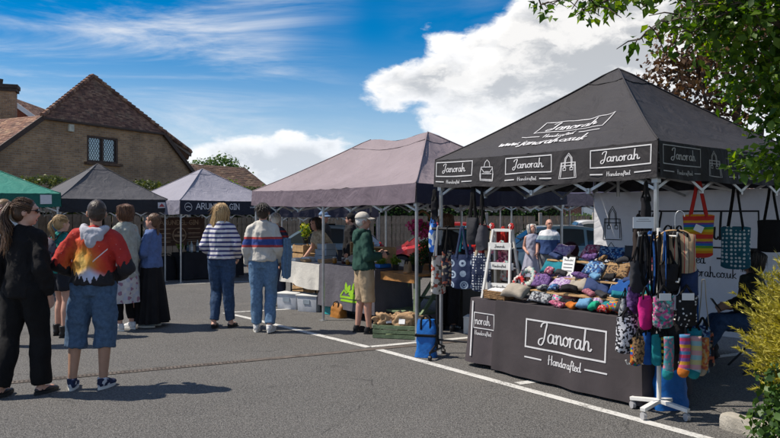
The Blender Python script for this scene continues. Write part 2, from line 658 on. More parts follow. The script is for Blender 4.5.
def tote_drawing(mb, x0, y0, w, h, S, pen=0.008, mi=0):
    L = [[(.08, .62), (0, 0), (1, 0), (.92, .62), (.08, .62)], [(.14, .62), (.1, .05)], [(.86, .62), (.9, .05)],
         [(.28, .42), (.28, .64), (.3, .8), (.5, 1), (.7, .8), (.72, .64), (.72, .42)],
         [(.33, .42), (.34, .64), (.36, .78), (.5, .92), (.64, .78), (.66, .64), (.67, .42)],
         [(.22, .42), (.22, .32), (.38, .32), (.38, .42), (.22, .42)], [(.62, .42), (.62, .32), (.78, .32), (.78, .42), (.62, .42)], [(.08, .5), (.92, .5)]]
    for l in L:
        ribbon(mb, subdiv([(x0 + a * w, y0 + b * h) for a, b in l], 0.05), pen, S, mi)

def backpack_drawing(mb, x0, y0, w, h, S, pen=0.008, mi=0):
    L = [[(.12, .66), (.05, .3), (.08, .02), (.9, 0), (.96, .3), (.9, .66), (.12, .66)], [(.3, .66), (.36, .88), (.5, 1), (.66, .88), (.7, .66)],
         [(.12, .6), (.3, .42), (.7, .42), (.9, .6)], [(.1, .34), (.1, .08), (.88, .06), (.92, .34)], [(.44, .46), (.44, .34), (.56, .34), (.56, .46)], [(.2, .34), (.8, .34)]]
    for l in L:
        ribbon(mb, subdiv([(x0 + a * w, y0 + b * h) for a, b in l], 0.05), pen, S, mi)
# ================================================================== ground
def asphalt():
    m, t, bs = mat_new('asphalt')
    tc = t.node('ShaderNodeTexCoord').outputs['Object']
    big = t.noise(tc, 0.35, 4, 0.6)
    mid = t.noise(tc, 2.3, 5, 0.65)
    base = t.mix(t.smooth(big, 0.3, 0.7), (0.100, 0.093, 0.084, 1), (0.146, 0.136, 0.124, 1))
    base = t.mix(t.math('MULTIPLY', t.smooth(mid, 0.52, 0.75), 0.45), base, (0.075, 0.073, 0.073, 1))
    st = t.node('ShaderNodeTexVoronoi', ins={'Scale': 95.0, 'Vector': tc})
    g = t.node('ShaderNodeSeparateColor', ins={0: st.outputs['Color']}).outputs[0]
    chip = t.mix(g, (0.045, 0.044, 0.045, 1), (0.235, 0.228, 0.218, 1))
    gr = t.noise(tc, 60, 4, 0.75)
    c = t.mix(0.55, base, chip)
    c = t.mix(t.smooth(gr, 0.50, 0.66, 0.0, 0.75), c, (0.27, 0.26, 0.245, 1))
    c = t.mix(t.smooth(gr, 0.48, 0.34, 0.0, 0.75), c, (0.036, 0.035, 0.034, 1))
    # dark cracks and seams where the mat was laid
    v = t.node('ShaderNodeTexVoronoi', feature='DISTANCE_TO_EDGE', ins={'Scale': 0.32})
    wv = t.vmath('ADD', tc, t.vmath('SCALE', t.node('ShaderNodeTexNoise', ins={'Vector': tc, 'Scale': 1.3, 'Detail': 5.0}).outputs['Color'], scale=0.9))
    t.l.new(wv, v.inputs['Vector'])
    crack = t.math('MULTIPLY', t.smooth(v.outputs['Distance'], 0.006, 0.0), t.smooth(mid, 0.45, 0.6))
    c = t.mix(t.math('MULTIPLY', crack, 0.5), c, (0.03, 0.03, 0.03, 1))
    # spots of chewing gum and oil
    sp = t.node('ShaderNodeTexVoronoi', ins={'Scale': 1.4, 'Vector': tc})
    spot = t.smooth(sp.outputs['Distance'], 0.045, 0.03)
    oil = t.noise(tc, 0.9, 4, 0.7, 0.4)
    c = t.mix(t.smooth(oil, 0.60, 0.74, 0.0, 0.42), c, (0.040, 0.038, 0.036, 1))
    dust = t.noise(t.vmath('ADD', tc, (31.0, 7.0, 0.0)), 0.55, 5, 0.7, 0.3)
    c = t.mix(t.smooth(dust, 0.54, 0.72, 0.0, 0.35), c, (0.22, 0.20, 0.175, 1))
    c = t.mix(t.math('MULTIPLY', spot, 0.5), c, (0.05, 0.05, 0.05, 1))
    t.l.new(c, bs.inputs['Base Color'])
    bs.inputs['Roughness'].default_value = 0.92
    bs.inputs['Specular IOR Level'].default_value = 0.25
    bsum = t.math('ADD', st.outputs['Distance'], t.math('MULTIPLY', gr, 1.2))
    b = t.node('ShaderNodeBump', ins={'Strength': 0.8, 'Distance': 0.012, 'Height': bsum})
    t.l.new(b.outputs[0], bs.inputs['Normal'])
    return m

def paint_mat():
    m, t, bs = mat_new('road_paint')
    tc = t.node('ShaderNodeTexCoord').outputs['Object']
    a = t.noise(tc, 38, 5, 0.75)
    b = t.noise(tc, 3.1, 3, 0.6)
    wear = t.smooth(t.math('ADD', t.math('MULTIPLY', a, 0.7), t.math('MULTIPLY', b, 0.3)), 0.51, 0.60)
    c = t.mix(wear, (0.56, 0.55, 0.52, 1), (0.17, 0.162, 0.15, 1))
    t.l.new(c, bs.inputs['Base Color'])
    bs.inputs['Roughness'].default_value = 0.8
    bm_ = t.node('ShaderNodeBump', ins={'Strength': 0.4, 'Distance': 0.006, 'Height': t.noise(tc, 130, 3)})
    t.l.new(bm_.outputs[0], bs.inputs['Normal'])
    return m

mb = MB()
ys = [-40, 0, 5, 11] + [11 + 4 * i for i in range(1, 20)] + [140, 400, 900]
for y0, y1 in zip(ys, ys[1:]):
    z0, z1 = gz(min(y0, 87)), gz(min(y1, 87))
    W = 700
    mb.add([(-W, y0, z0), (W, y0, z0), (W, y1, z1), (-W, y1, z1)], [(0, 1, 2, 3)])
struct(mb.build('ground', asphalt(), weld=True))

PAINT = paint_mat()
def paint_line(a, b, w=0.10):
    a, b = Vector((a[0], a[1], 0)), Vector((b[0], b[1], 0))
    d = (b - a).normalized()
    e = Vector((-d.y, d.x, 0))
    n = int((b - a).length / 0.12) + 1
    mb = MB()
    vs = []
    for i in range(n + 1):
        p = a.lerp(b, i / n)
        w1 = w / 2 * (1 + 0.10 * nz(p, 9, 3)) 
        w2 = w / 2 * (1 + 0.10 * nz(p, 9, 11))
        for q in (p + e * w1, p - e * w2):
            vs.append((q.x, q.y, gz(q.y) + 0.004))
    mb.add(vs, [(2 * i, 2 * i + 1, 2 * i + 3, 2 * i + 2) for i in range(n)])
    return struct(mb.build('painted_line', PAINT))
paint_line((-2.72, 11.5), (-0.26, 8.53))
paint_line((-0.145, 8.40), (2.45, 4.90))
paint_line((-0.24, 8.56), (2.9, 10.1))
paint_line((1.22, 6.72), (4.2, 8.2))
paint_line((-2.68, 11.55), (0.6, 13.2))
paint_line((-7.0, 16.2), (-3.0, 18.4))
paint_line((2.55, 4.74), (4.3, 2.4))

# channel drain: a shallow cast grating with cross slots
mb = MB()
a, b = Vector((-7.2, 5.08, 0)), Vector((1.6, 9.27, 0))
d = (b - a).normalized()
e = Vector((-d.y, d.x, 0))
L = (b - a).length
W = 0.042
def strip(o0, o1, z):
    mb.add([a + e * o0 + Vector((0, 0, z)), b + e * o0 + Vector((0, 0, z)), b + e * o1 + Vector((0, 0, z)), a + e * o1 + Vector((0, 0, z))], [(0, 3, 2, 1)])
strip(-W - 0.018, -W, 0.006)
strip(W, W + 0.018, 0.006)
SEAM0 = a + d * 6.2
mb.add([SEAM0 - e * W * .98 + Vector((0, 0, .005)), b - e * W * .98 + Vector((0, 0, .005)), b + e * W * .98 + Vector((0, 0, .005)), SEAM0 + e * W * .98 + Vector((0, 0, .005))], [(0, 1, 2, 3)])
n = int(6.2 / 0.04)
for i in range(n):
    p = a + d * (i * 0.04)
    q = p + d * 0.021
    zz = Vector((0, 0, 0.006))
    mb.add([p - e * W + zz, q - e * W + zz, q + e * W + zz, p + e * W + zz], [(0, 1, 2, 3)])
dr = mb.build('drain_channel', M('rusted_iron', (0.112, 0.092, 0.078), 0.9, 0.35, 9, 0.4, 120))
struct(dr)
mb = MB()
strip(-W, W, 0.003)
struct(mb.build('drain_slot', M('drain_dark', (0.045, 0.036, 0.031), 0.9, 0.3)))

# ================================================================== leaves
def leaf_mat(name, c1, c2, c3, trans=0.35, rough=0.5):
    m, t, bs = mat_new(name)
    geo = t.node('ShaderNodeNewGeometry')
    rnd = geo.outputs['Random Per Island']
    tc = t.node('ShaderNodeTexCoord').outputs['Object']
    cl = t.noise(tc, 1.6, 3, 0.6)
    f = t.math('ADD', t.math('MULTIPLY', rnd, 0.6), t.math('MULTIPLY', cl, 0.4))
    c = t.ramp(f, [(0.15, c1), (0.5, c2), (0.85, c3)])
    t.l.new(c, bs.inputs['Base Color'])
    bs.inputs['Roughness'].default_value = rough
    bs.inputs['Specular IOR Level'].default_value = 0.35
    tr = t.node('ShaderNodeBsdfTranslucent')
    hs = t.node('ShaderNodeHueSaturation', ins={'Saturation': 1.15, 'Value': 1.7, 'Color': c})
    t.l.new(hs.outputs[0], tr.inputs[0])
    mx = t.node('ShaderNodeMixShader')
    mx.inputs[0].default_value = trans
    t.l.new(bs.outputs[0], mx.inputs[1])
    t.l.new(tr.outputs[0], mx.inputs[2])
    t.l.new(mx.outputs[0], t.n['Material Output'].inputs[0])
    return m

def leaves_mesh(name, P, Nrm, size, mat, aspect=0.62, fold=0.25, droop=0.0, rng=None):
    """one small folded leaf at each point; P, Nrm are (n, 3) arrays"""
    rng = rng or np.random.default_rng(3)
    n = len(P)
    s = size * rng.uniform(0.6, 1.35, n)[:, None]
    N = Nrm + rng.normal(0, 0.55, (n, 3))
    N /= np.linalg.norm(N, axis=1)[:, None] + 1e-9
    T = rng.normal(0, 1, (n, 3))
    T[:, 2] -= droop
    T -= N * (T * N).sum(1)[:, None]
    T /= np.linalg.norm(T, axis=1)[:, None] + 1e-9
    B = np.cross(N, T)
    w = s * aspect * 0.5
    base = P
    V = np.stack([base, base + T * s * 0.45 + B * w + N * s * fold * 0.4, base + T * s + N * s * 0.05 - np.array([0, 0, 1]) * s * droop * 0.2,
                  base + T * s * 0.45 - B * w + N * s * fold * 0.4], 1).reshape(-1, 3)
    me = bpy.data.meshes.new(name)
    me.vertices.add(4 * n)
    me.vertices.foreach_set('co', V.astype(np.float32).ravel())
    me.loops.add(6 * n)
    me.polygons.add(2 * n)
    i = np.arange(n)[:, None] * 4
    idx = np.concatenate([i + 0, i + 1, i + 2, i + 0, i + 2, i + 3], 1).astype(np.int32)
    me.loops.foreach_set('vertex_index', idx.ravel())
    me.polygons.foreach_set('loop_start', np.arange(0, 6 * n, 3, dtype=np.int32))
    me.polygons.foreach_set('loop_total', np.full(2 * n, 3, dtype=np.int32))
    me.materials.append(mat)
    me.update(calc_edges=True)
    me.validate()
    return me

def blob_points(blobs, n, rng, shell=0.55, gap=0.0, gscale=1.2):
    """points spread through ellipsoids, denser toward the outside; gap thins them in patches"""
    vol = np.array([b[3] * b[4] * b[5] for b in blobs]) ** 0.75
    k = rng.choice(len(blobs), n, p=vol / vol.sum())
    bl = np.array(blobs)[k]
    u = rng.normal(0, 1, (n, 3))
    u /= np.linalg.norm(u, axis=1)[:, None]
    r = shell + (1 - shell) * rng.uniform(0, 1, n) ** 0.6
    r *= 1 + rng.normal(0, 0.09, n)
    P = bl[:, :3] + u * bl[:, 3:6] * r[:, None]
    if gap:
        keep = np.array([noise.noise(Vector(p * gscale)) for p in P]) > -0.5 + gap
        P, u = P[keep], u[keep]
    return P, u

BARK = M('bark', (0.10, 0.075, 0.055), 0.9, 0.4, 5, 0.6, 30)

def limb_pts(a, b, sag=0.1, n=6, wob=0.06, seed=0):
    a, b = Vector(a), Vector(b)
    out = []
    for i in range(n + 1):
        t = i / n
        p = a.lerp(b, t)
        p.z += sag * math.sin(PI * t)
        p += Vector((nz(p, 1.7, seed), nz(p, 1.7, seed + 9), nz(p, 1.7, seed + 17) * 0.5)) * wob * (b - a).length * math.sin(PI * t)
        out.append(p)
    return out

# ---- the tree that overhangs the right of the stall
rng = np.random.default_rng(11)
leaf_green = leaf_mat('leaf_green', (0.022, 0.055, 0.010), (0.075, 0.145, 0.016), (0.20, 0.28, 0.03), 0.45)
tr = thing('broadleaf_tree', 'leafy green tree overhanging the right end of the black lettered gazebo', 'tree', (4.5, 5.2, 0))
mb = MB()
mb.tube([(0, 0, -0.05), (0.02, 0.03, 0.7), (-0.08, 0.0, 1.5), (-0.1, 0.05, 2.4), (0.0, 0.1, 3.4), (0.1, 0.1, 4.6)], [0.20, 0.16, 0.14, 0.12, 0.08, 0.03], 12)
trunk = mb.build('trunk', BARK, tr, smooth='all')
limbs = [((-0.1, 0.05, 2.0), (-1.5, -0.1, 2.6)), ((-0.1, 0.05, 2.3), (-2.3, -0.1, 3.25)), ((-0.05, 0.1, 2.5), (-1.5, -0.2, 3.6)), ((0, 0.1, 2.8), (-.8, .5, 4.0)),
         ((0, 0.1, 2.2), (1.2, -0.5, 3.1)), ((0, 0.1, 2.8), (0.4, -.9, 3.8)), ((-0.1, 0, 1.8), (-1.6, -0.1, 2.05)), ((0, 0, 3.2), (-.8, -0.2, 4.4))]
for i, (p, q) in enumerate(limbs):
    mb = MB()
    pts = limb_pts(p, q, 0.12, 7, 0.10, i)
    mb.tube(pts, [0.055 - 0.0068 * k for k in range(8)], 7)
    for k in (3, 5, 6):
        e_ = pts[k] + Vector((random.uniform(-.35, .1), random.uniform(-.3, .25), random.uniform(-.25, .25)))
        mb.tube(limb_pts(pts[k], e_, 0.03, 4, 0.1, i + k), [0.014, 0.011, 0.008, 0.006, 0.003], 5)
    mb.build('limb', BARK, tr, smooth='all')
blobs = [(-1.78, .0, 3.05, .62, .5, .36), (-1.50, .05, 2.66, .60, .5, .30), (-1.65, .0, 3.5, .80, .6, .35), (-1.28, .0, 2.30, .60, .45, .24), (-1.62, -.05, 2.02, .42, .3, .15), (-.8, 0, 2.9, .9, .7, .6),
         (0, 0, 3.6, 1.2, 1.0, .9), (.6, 0, 2.9, 1, .9, .7), (-.6, 0, 4.1, 1.2, .9, .5), (.3, .6, 3.2, .9, .8, .7), (-.9, 0, 2.2, .5, .4, .3)]
P, N = blob_points(blobs, 36000, rng, 0.25, 0.12, 3.2)
lm = leaves_mesh('crown', P, N * 0.4 + np.array([0, 0, .7]), 0.070, leaf_green, 0.66, 0.25, 0.5, rng)
link('crown', lm, tr)
# the thinner spray of leaves that reaches out to the left along one limb
sp_pts, sp_n = [], []
mb = MB()
for (q0, q1, sd) in (((-1.8, -.1, 3.22), (-3.40, -.1, 3.16), 3), ((-1.9, -.1, 3.16), (-2.75, -.3, 2.86), 5), ((-2.3, 0, 3.22), (-3.1, -.15, 3.10), 8), ((-1.6, -.1, 3.1), (-2.35, -.2, 2.93), 6), ((-1.8, .1, 3.3), (-2.9, .2, 3.26), 7)):
    pts = limb_pts(q0, q1, 0.10, 9, 0.07, sd)
    mb.tube(pts, [0.014 - 0.0012 * k for k in range(10)], 6)
    for k in range(2, 10):
        for j in range(4):
            t_ = pts[k] + Vector((random.gauss(0, .10), random.gauss(0, .11), random.gauss(-0.02, .06)))
            mb.tube([pts[k], (pts[k] + t_) / 2 + Vector((0, 0, .02)), t_], [0.006, 0.005, 0.003], 4)
            for _ in range(4):
                f = random.random()
                sp_pts.append(list(pts[k].lerp(t_, f) + Vector((random.gauss(0, .035), random.gauss(0, .035), random.gauss(-.02, .03)))))
                sp_n.append([0, 0, 1])
mb.build('branch', BARK, tr, smooth='all')
lm = leaves_mesh('leaf_spray', np.array(sp_pts), np.array(sp_n) * 0.7, 0.066, leaf_green, 0.7, 0.25, 0.9, rng)
stuff(link('leaf_spray', lm, tr))

def tree(name, label, x, y, h, blobs, n, size, mat, trunk_r=0.16, gap=0.15, group=None, seed=1):
    rg = np.random.default_rng(seed)
    r = thing(name, label, 'tree', (x, y, gz(y)), 0, group)
    mb = MB()
    mb.tube(limb_pts((0, 0, -.1), (0, 0, h * 0.62), 0, 6, 0.03, seed), [trunk_r * (1 - 0.1 * k) for k in range(7)], 9)
    for b in blobs[:6]:
        mb.tube(limb_pts((0, 0, h * 0.3), b[:3], 0.1, 5, 0.08, seed + b[0]), [trunk_r * .5 * (1 - .15 * k) for k in range(6)], 6)
    mb.build('trunk', BARK, r, smooth='all')
    P, N = blob_points(blobs, n, rg, 0.4, gap, 1.5)
    link('crown', leaves_mesh('crown', P, N, size, mat, 0.7, 0.25, 0.3, rg), r)
    return r

leaf_copper = leaf_mat('leaf_copper', (0.034, 0.020, 0.013), (0.088, 0.044, 0.022), (0.18, 0.11, 0.045), 0.3)
tree('copper_leaved_tree', 'copper and green leaved tree rising behind the black lettered gazebo', 7.55, 15.2, 6.0,
     [(-1.35, 0, 4.4, .95, .9, .9), (-1.0, 0, 5.3, .85, .8, .8), (0, 0, 4.9, 1.3, 1.1, 1.2), (.3, 0, 6.0, 1.1, 1, .9), (1.0, 0, 4.6, 1.1, 1, 1.0), (-.6, 0, 3.6, .9, .8, .7), (-0.5, 0, 6.3, .7, .7, .5)],
     6500, 0.13, leaf_copper, 0.16, 0.2, seed=5)
leaf_mid = leaf_mat('leaf_mid', (0.030, 0.065, 0.014), (0.055, 0.11, 0.02), (0.10, 0.16, 0.03), 0.3)
leaf_lime = leaf_mat('leaf_lime', (0.09, 0.15, 0.015), (0.15, 0.24, 0.02), (0.24, 0.32, 0.04), 0.35)
leaf_dark = leaf_mat('leaf_dark', (0.012, 0.028, 0.008), (0.026, 0.050, 0.012), (0.05, 0.085, 0.018), 0.2)
tree('garden_tree', 'round green tree rising behind the dark tiled roof', -13.6, 55, 6.6, [(-1.2, 0, 5.7, 1.3, 1.2, 1.0), (.4, 0, 6.0, 1.5, 1.3, 1.1), (1.6, 0, 5.3, 1.2, 1.2, 1.0), (-2.2, 0, 5.4, .9, .9, .8), (0, 0, 4.6, 2.2, 1.5, 1.0)], 4600, 0.22, leaf_mid, 0.2, 0.1, seed=9)
tree('lime_shrub_tree', 'bright lime green bush beside the grey gin stall canopy', -7.0, 31.0, 2.9, [(-.2, 0, 3.0, .6, .6, .5), (.45, 0, 2.7, .6, .6, .5), (-.9, 0, 2.6, .5, .5, .45), (.0, 0, 1.9, .9, .8, .7)], 2400, 0.13, leaf_lime, 0.08, 0.05, seed=4)
for i, (x, y, s, lab) in enumerate(((1.6, 33, 1.15, 'mid green garden tree over the hedge left of the brick house'), (-1.2, 36, 1.0, 'green garden tree far behind the mauve gazebo'), (4.4, 31, .8, 'yellow green garden tree beside the far brick house'))):
    tree('garden_tree', lab, x, y, 3.4 * s, [(-1.0 * s, 0, 2.5 * s, 1.0 * s, 1.0 * s, .7 * s), (.5 * s, 0, 2.6 * s, 1.2 * s, 1.0 * s, .8 * s), (1.6 * s, 0, 2.3 * s, .9 * s, .9 * s, .6 * s), (0, 0, 1.6 * s, 1.5 * s, 1 * s, .7 * s)], 2600, 0.15, (leaf_mid, leaf_mid, leaf_lime)[i], 0.1, 0.05, seed=20 + i)

# ---- golden conifer and ivy at the right edge
gold = leaf_mat('gold_needles', (0.22, 0.19, 0.02), (0.40, 0.35, 0.05), (0.58, 0.52, 0.13), 0.25)
ivy = leaf_mat('ivy_leaf', (0.018, 0.045, 0.010), (0.045, 0.10, 0.016), (0.11, 0.18, 0.03), 0.2)
sh = thing('golden_conifer', 'golden yellow feathery conifer shrub at the right edge of the car park', 'shrub', (3.06, 4.72, 0))
mb = MB()
for k in range(7):
    a = k * 0.9
    mb.tube(limb_pts((0.05 * math.cos(a), .05 * math.sin(a), 0), (.45 * math.cos(a), .4 * math.sin(a), .95 + .1 * (k % 3)), 0.05, 5, .1, k), [.03, .025, .02, .015, .01, .006], 6)
mb.build('stem', BARK, sh, smooth='all')
rng = np.random.default_rng(21)
P, N = [], []
sprV = MB()
tips = []
for k in range(2300):
    u = rng.normal(0, 1, 3)
    u /= np.linalg.norm(u)
    u[2] = u[2] if u[2] > -.62 else -u[2]
    cen = np.array([0.08, 0.0, 0.68])
    root = cen + u * np.array([0.56, 0.54, 0.56]) * rng.uniform(0.45, 0.95)
    tip = root + (u * np.array([1, 1, .35]) + np.array([0, 0, .75]) + rng.normal(0, .28, 3)) * rng.uniform(.10, .24)
    if tip[2] < 0.30:
        continue
    tips.append((root, tip))
for root, tip in tips:
    dlen = np.linalg.norm(tip - root)
    m_ = int(18 + dlen * 40)
    tt = np.sqrt(rng.uniform(0, 1, m_))[:, None]
    p = root + (tip - root) * tt + rng.normal(0, 0.010, (m_, 3)) * (1.25 - tt)
    P.append(p)
    N.append(np.tile((tip - root) / dlen, (m_, 1)))
P, N = np.concatenate(P), np.concatenate(N)
# slim needles that point along their spray
def needle_mesh(name, P, D, size, mat, rng):
    n = len(P)
    T = D + rng.normal(0, 0.45, (n, 3))
    T /= np.linalg.norm(T, axis=1)[:, None]
    B = np.cross(T, rng.normal(0, 1, (n, 3)))
    B /= np.linalg.norm(B, axis=1)[:, None] + 1e-9
    s = size * rng.uniform(.6, 1.4, n)[:, None]
    V = np.stack([P - B * s * .13, P + B * s * .13, P + T * s], 1).reshape(-1, 3)
    me = bpy.data.meshes.new(name)
    me.vertices.add(3 * n)
    me.vertices.foreach_set('co', V.astype(np.float32).ravel())
    me.loops.add(3 * n)
    me.polygons.add(n)
    me.loops.foreach_set('vertex_index', np.arange(3 * n, dtype=np.int32))
    me.polygons.foreach_set('loop_start', np.arange(0, 3 * n, 3, dtype=np.int32))
    me.polygons.foreach_set('loop_total', np.full(n, 3, dtype=np.int32))
    me.materials.append(mat)
    me.update(calc_edges=True)
    return me
link('crown', needle_mesh('crown', P, N, 0.042, gold, rng), sh)
iv = thing('ivy_bush', 'dark green ivy covering the foot of the golden conifer', 'ivy', (2.93, 4.62, 0))
P, N = blob_points([(0.0, 0, .24, .52, .42, .30), (-.18, -.10, .12, .40, .34, .18), (.25, 0, .38, .45, .42, .26), (-.12, 0.02, .5, .33, .33, .16)], 5200, rng, .55)
P[:, 2] = np.maximum(P[:, 2], 0.01)
link('foliage', leaves_mesh('foliage', P, N * .8, 0.052, ivy, 0.85, 0.2, 0.4, rng), iv)
mb = MB()
for k in range(5):
    mb.tube(limb_pts((0, 0, 0), (random.uniform(-.3, .3), random.uniform(-.25, .2), .4), .05, 5, .2, k), [.012, .011, .01, .008, .006, .004], 5)
mb.build('stem', BARK, iv, smooth='all')

mb = MB()
for k in range(5):
    c = Vector((2.60 + 0.30 * k, 5.03 - .50 * k, 0.04))
    mb2 = MB()
    mb2.box((0, 0, 0), (0.60, 0.15, 0.16))
    o = mb2.build('kerb_stone', M('concrete', (0.36, 0.33, 0.28), 0.9, 0.25, 8, 0.5, 60), None, c + Vector((.12, .1, 0)), R(-59), bevel=0.045, smooth=True)
    tag(o, ['rounded concrete kerb stone nearest the black gazebo, beside the ivy', 'concrete kerb stone next after the one beside the ivy', 'third concrete kerb stone from the black gazebo', 'fourth concrete kerb stone from the black gazebo', 'concrete kerb stone farthest from the black gazebo'][k], 'kerb stone', 'kerb stones along the planted border')
mb = MB()
mb.add([(2.8, 5.3, .02), (3.2, 4.3, .02), (4.4, 2.4, .02), (9, 2.4, .02), (9, 6.2, .02), (3.6, 5.8, .02)], [(0, 1, 2, 3, 4, 5)])
struct(mb.build('soil', M('soil', (0.06, 0.045, 0.03), 0.95, 0.4, 12, 0.8, 40)))

# ================================================================== the brick house
def brick_mat(name, c1, c2, mortar, scale=1.0):
    m, t, bs = mat_new(name)
    tc = t.node('ShaderNodeTexCoord').outputs['Object']
    mp = t.node('ShaderNodeMapping', ins={0: tc, 'Rotation': (R(90), 0, 0)}).outputs[0]
    # small wobble so that courses are not ruled
    br = t.node('ShaderNodeTexBrick', ins={'Vector': mp, 'Color1': c1 + (1,), 'Color2': c2 + (1,), 'Mortar': mortar + (1,), 'Scale': scale, 'Mortar Size': 0.011, 'Mortar Smooth': 0.3, 'Bias': -0.1, 'Brick Width': 0.225, 'Row Height': 0.075})
    n1 = t.noise(tc, 0.8, 5, 0.65)
    n2 = t.noise(tc, 7, 3, 0.6)
    c = t.mix(t.smooth(n1, 0.35, 0.7), br.outputs['Color'], t.mix(0.55, br.outputs['Color'], (0.10, 0.065, 0.045, 1)))
    c = t.mix(t.math('MULTIPLY', t.smooth(n2, 0.55, 0.7), 0.5), c, (c2[0] * 0.35, c2[1] * 0.35, c2[2] * 0.4, 1))
    t.l.new(c, bs.inputs['Base Color'])
    bs.inputs['Roughness'].default_value = 0.9
    h = t.math('ADD', t.math('MULTIPLY', br.outputs['Fac'], -1.0), t.math('MULTIPLY', n2, 0.4))
    b = t.node('ShaderNodeBump', ins={'Strength': 0.7, 'Distance': 0.02, 'Height': h})
    t.l.new(b.outputs[0], bs.inputs['Normal'])
    return m
def tile_mat(name, stops):
    m, t, bs = mat_new(name)
    rnd = t.node('ShaderNodeNewGeometry').outputs['Random Per Island']
    tc = t.node('ShaderNodeTexCoord').outputs['Object']
    lich = t.noise(tc, 2.2, 6, 0.7)
    c = t.ramp(rnd, stops)
    c = t.mix(t.math('MULTIPLY', t.smooth(lich, 0.5, 0.72), 0.55), c, (0.30, 0.225, 0.14, 1))
    c = t.mix(t.math('MULTIPLY', t.smooth(t.noise(tc, 11, 3, .6), 0.56, 0.66), 0.5), c, (0.045, 0.035, 0.03, 1))
    t.l.new(c, bs.inputs['Base Color'])
    bs.inputs['Roughness'].default_value = 0.9
    b = t.node('ShaderNodeBump', ins={'Strength': 0.5, 'Distance': 0.01, 'Height': t.noise(tc, 45, 3)})
    t.l.new(b.outputs[0], bs.inputs['Normal'])
    return m
BRICK = brick_mat('stock_brick', (0.53, 0.312, 0.158), (0.33, 0.19, 0.104), (0.45, 0.36, 0.255))
TILE = tile_mat('clay_tile', [(0.0, (0.10, 0.050, 0.038)), (0.35, (0.17, 0.083, 0.058)), (0.7, (0.235, 0.118, 0.078)), (1.0, (0.33, 0.19, 0.12))])
WOODBR = M('dark_brown_timber', (0.055, 0.03, 0.02), 0.6, 0.25, 12)
LEAD = M('lead_grey', (0.10, 0.10, 0.105), 0.5, 0.2)
WHITEP = M('white_paint', (0.72, 0.71, 0.68), 0.5, 0.06)

def tiled(mb, el, er, tr_, tl, gauge=0.105, tw=0.17, lift=0.014, seed=1):
    """courses of small lapped tiles over the plane el-er (eave) to tl-tr (top)"""
    el, er, tr_, tl = (Vector(p) for p in (el, er, tr_, tl))
    nrm = (er - el).cross(tl - el)
    if nrm.length < 1e-6:
        nrm = (er - el).cross(tr_ - el)
    nrm.normalize()
    if nrm.z < 0:
        nrm = -nrm
    H = max((tl - el).length, (tr_ - er).length)
    rows = max(2, int(H / gauge))
    rg = random.Random(seed)
    for i in range(rows):
        t0, t1 = i / rows, min(1.0, (i + 1.25) / rows)
        a0, b0 = el.lerp(tl, t0), er.lerp(tr_, t0)
        a1, b1 = el.lerp(tl, t1), er.lerp(tr_, t1)
        Lr = (b0 - a0).length
        n = max(1, int(round(Lr / tw)))
        off = 0.5 / n if i % 2 else 0.0
        for k in range(-1 if off else 0, n):
            s0, s1 = max(0, k / n + off + 0.012 / n), min(1, (k + 1) / n + off - 0.03 / n)
            if s1 <= s0:
                continue
            j = rg.uniform(-0.4, 0.6) * lift
            lo = nrm * (lift + j)
            hi = nrm * (0.002)
            p = [a0.lerp(b0, s0) + lo, a0.lerp(b0, s1) + lo, a1.lerp(b1, s1) + hi, a1.lerp(b1, s0) + hi]
            q = [a0.lerp(b0, s0), a0.lerp(b0, s1)]
            mb.add(p + q, [(0, 1, 2, 3), (4, 5, 1, 0)])

HX, HY = -10.66, 26.0
house = thing('brick_house', 'brown brick house with half hipped clay tile roof behind the stalls', 'house', (HX, HY, 0), R(62.8))
hm = Matrix.Rotation(R(62.8), 4, 'Z')
def hl(wx, wy, h):
    """world point to house axes"""
    p = hm.inverted() @ Vector((wx - HX, wy - HY, 0))
    return Vector((p.x, p.y, h))
E = 4.88
tL, tR = -2.48, 2.89
# gable wall with a window opening, built of panels round the opening
w0, w1, v0, v1 = -0.71, 0.69, 3.47, 4.44
mb = MB()
def wq(pts):
    mb.add([(x, 0, z) for x, z in pts], [tuple(range(len(pts)))])
b0 = -0.5
mbw = MB()
sl = (4.88 - 2.05) / (6.2 - 2.48)
wq([(-6.2, b0), (-2.48, b0), (-2.48, E), (-6.2, 2.05)])
wq([(-2.48, b0), (w0, b0), (w0, E), (-2.48, E)])
wq([(w0, b0), (w1, b0), (w1, v0), (w0, v0)])
wq([(w0, v1), (w1, v1), (w1, E), (w0, E)])
wq([(w1, b0), (tR, b0), (tR, E), (w1, E)])
wq([(tR, b0), (6.4, b0), (6.4, 1.75), (tR, E)])
mb.add([(w0, 0, v0), (w0, .12, v0), (w0, .12, v1), (w0, 0, v1)], [(0, 1, 2, 3)])
mb.add([(w1, 0, v0), (w1, .12, v0), (w1, .12, v1), (w1, 0, v1)], [(3, 2, 1, 0)])
mb.add([(w0, 0, v1), (w0, .12, v1), (w1, .12, v1), (w1, 0, v1)], [(0, 1, 2, 3)])
# side and rear walls
mb.add([(-6.2, 0, b0), (-6.2, 8, b0), (-6.2, 8, 2.05), (-6.2, 0, 2.05)], [(0, 1, 2, 3)])
mb.add([(6.4, 0, b0), (6.4, 8, b0), (6.4, 8, 1.75), (6.4, 0, 1.75)], [(3, 2, 1, 0)])
mb.build('wall', BRICK, house)
win = MB()
win.box(((w0 + w1) / 2, .06, v0 + .04), (w1 - w0, .09, .08))
win.box(((w0 + w1) / 2, .06, v1 - .04), (w1 - w0, .09, .08))
for x in (w0 + .045, (w0 + w1) / 2, w1 - .045):
    win.box((x, .055, (v0 + v1) / 2), (.09, .1, v1 - v0 - .16))
wn = win.build('window', WOODBR, house)
glass_m, gt, gb = mat_new('window_glass')
gb.inputs['Base Color'].default_value = (0.30, 0.33, 0.36, 1)
gb.inputs['Roughness'].default_value = 0.06
gb.inputs['Metallic'].default_value = 0.75
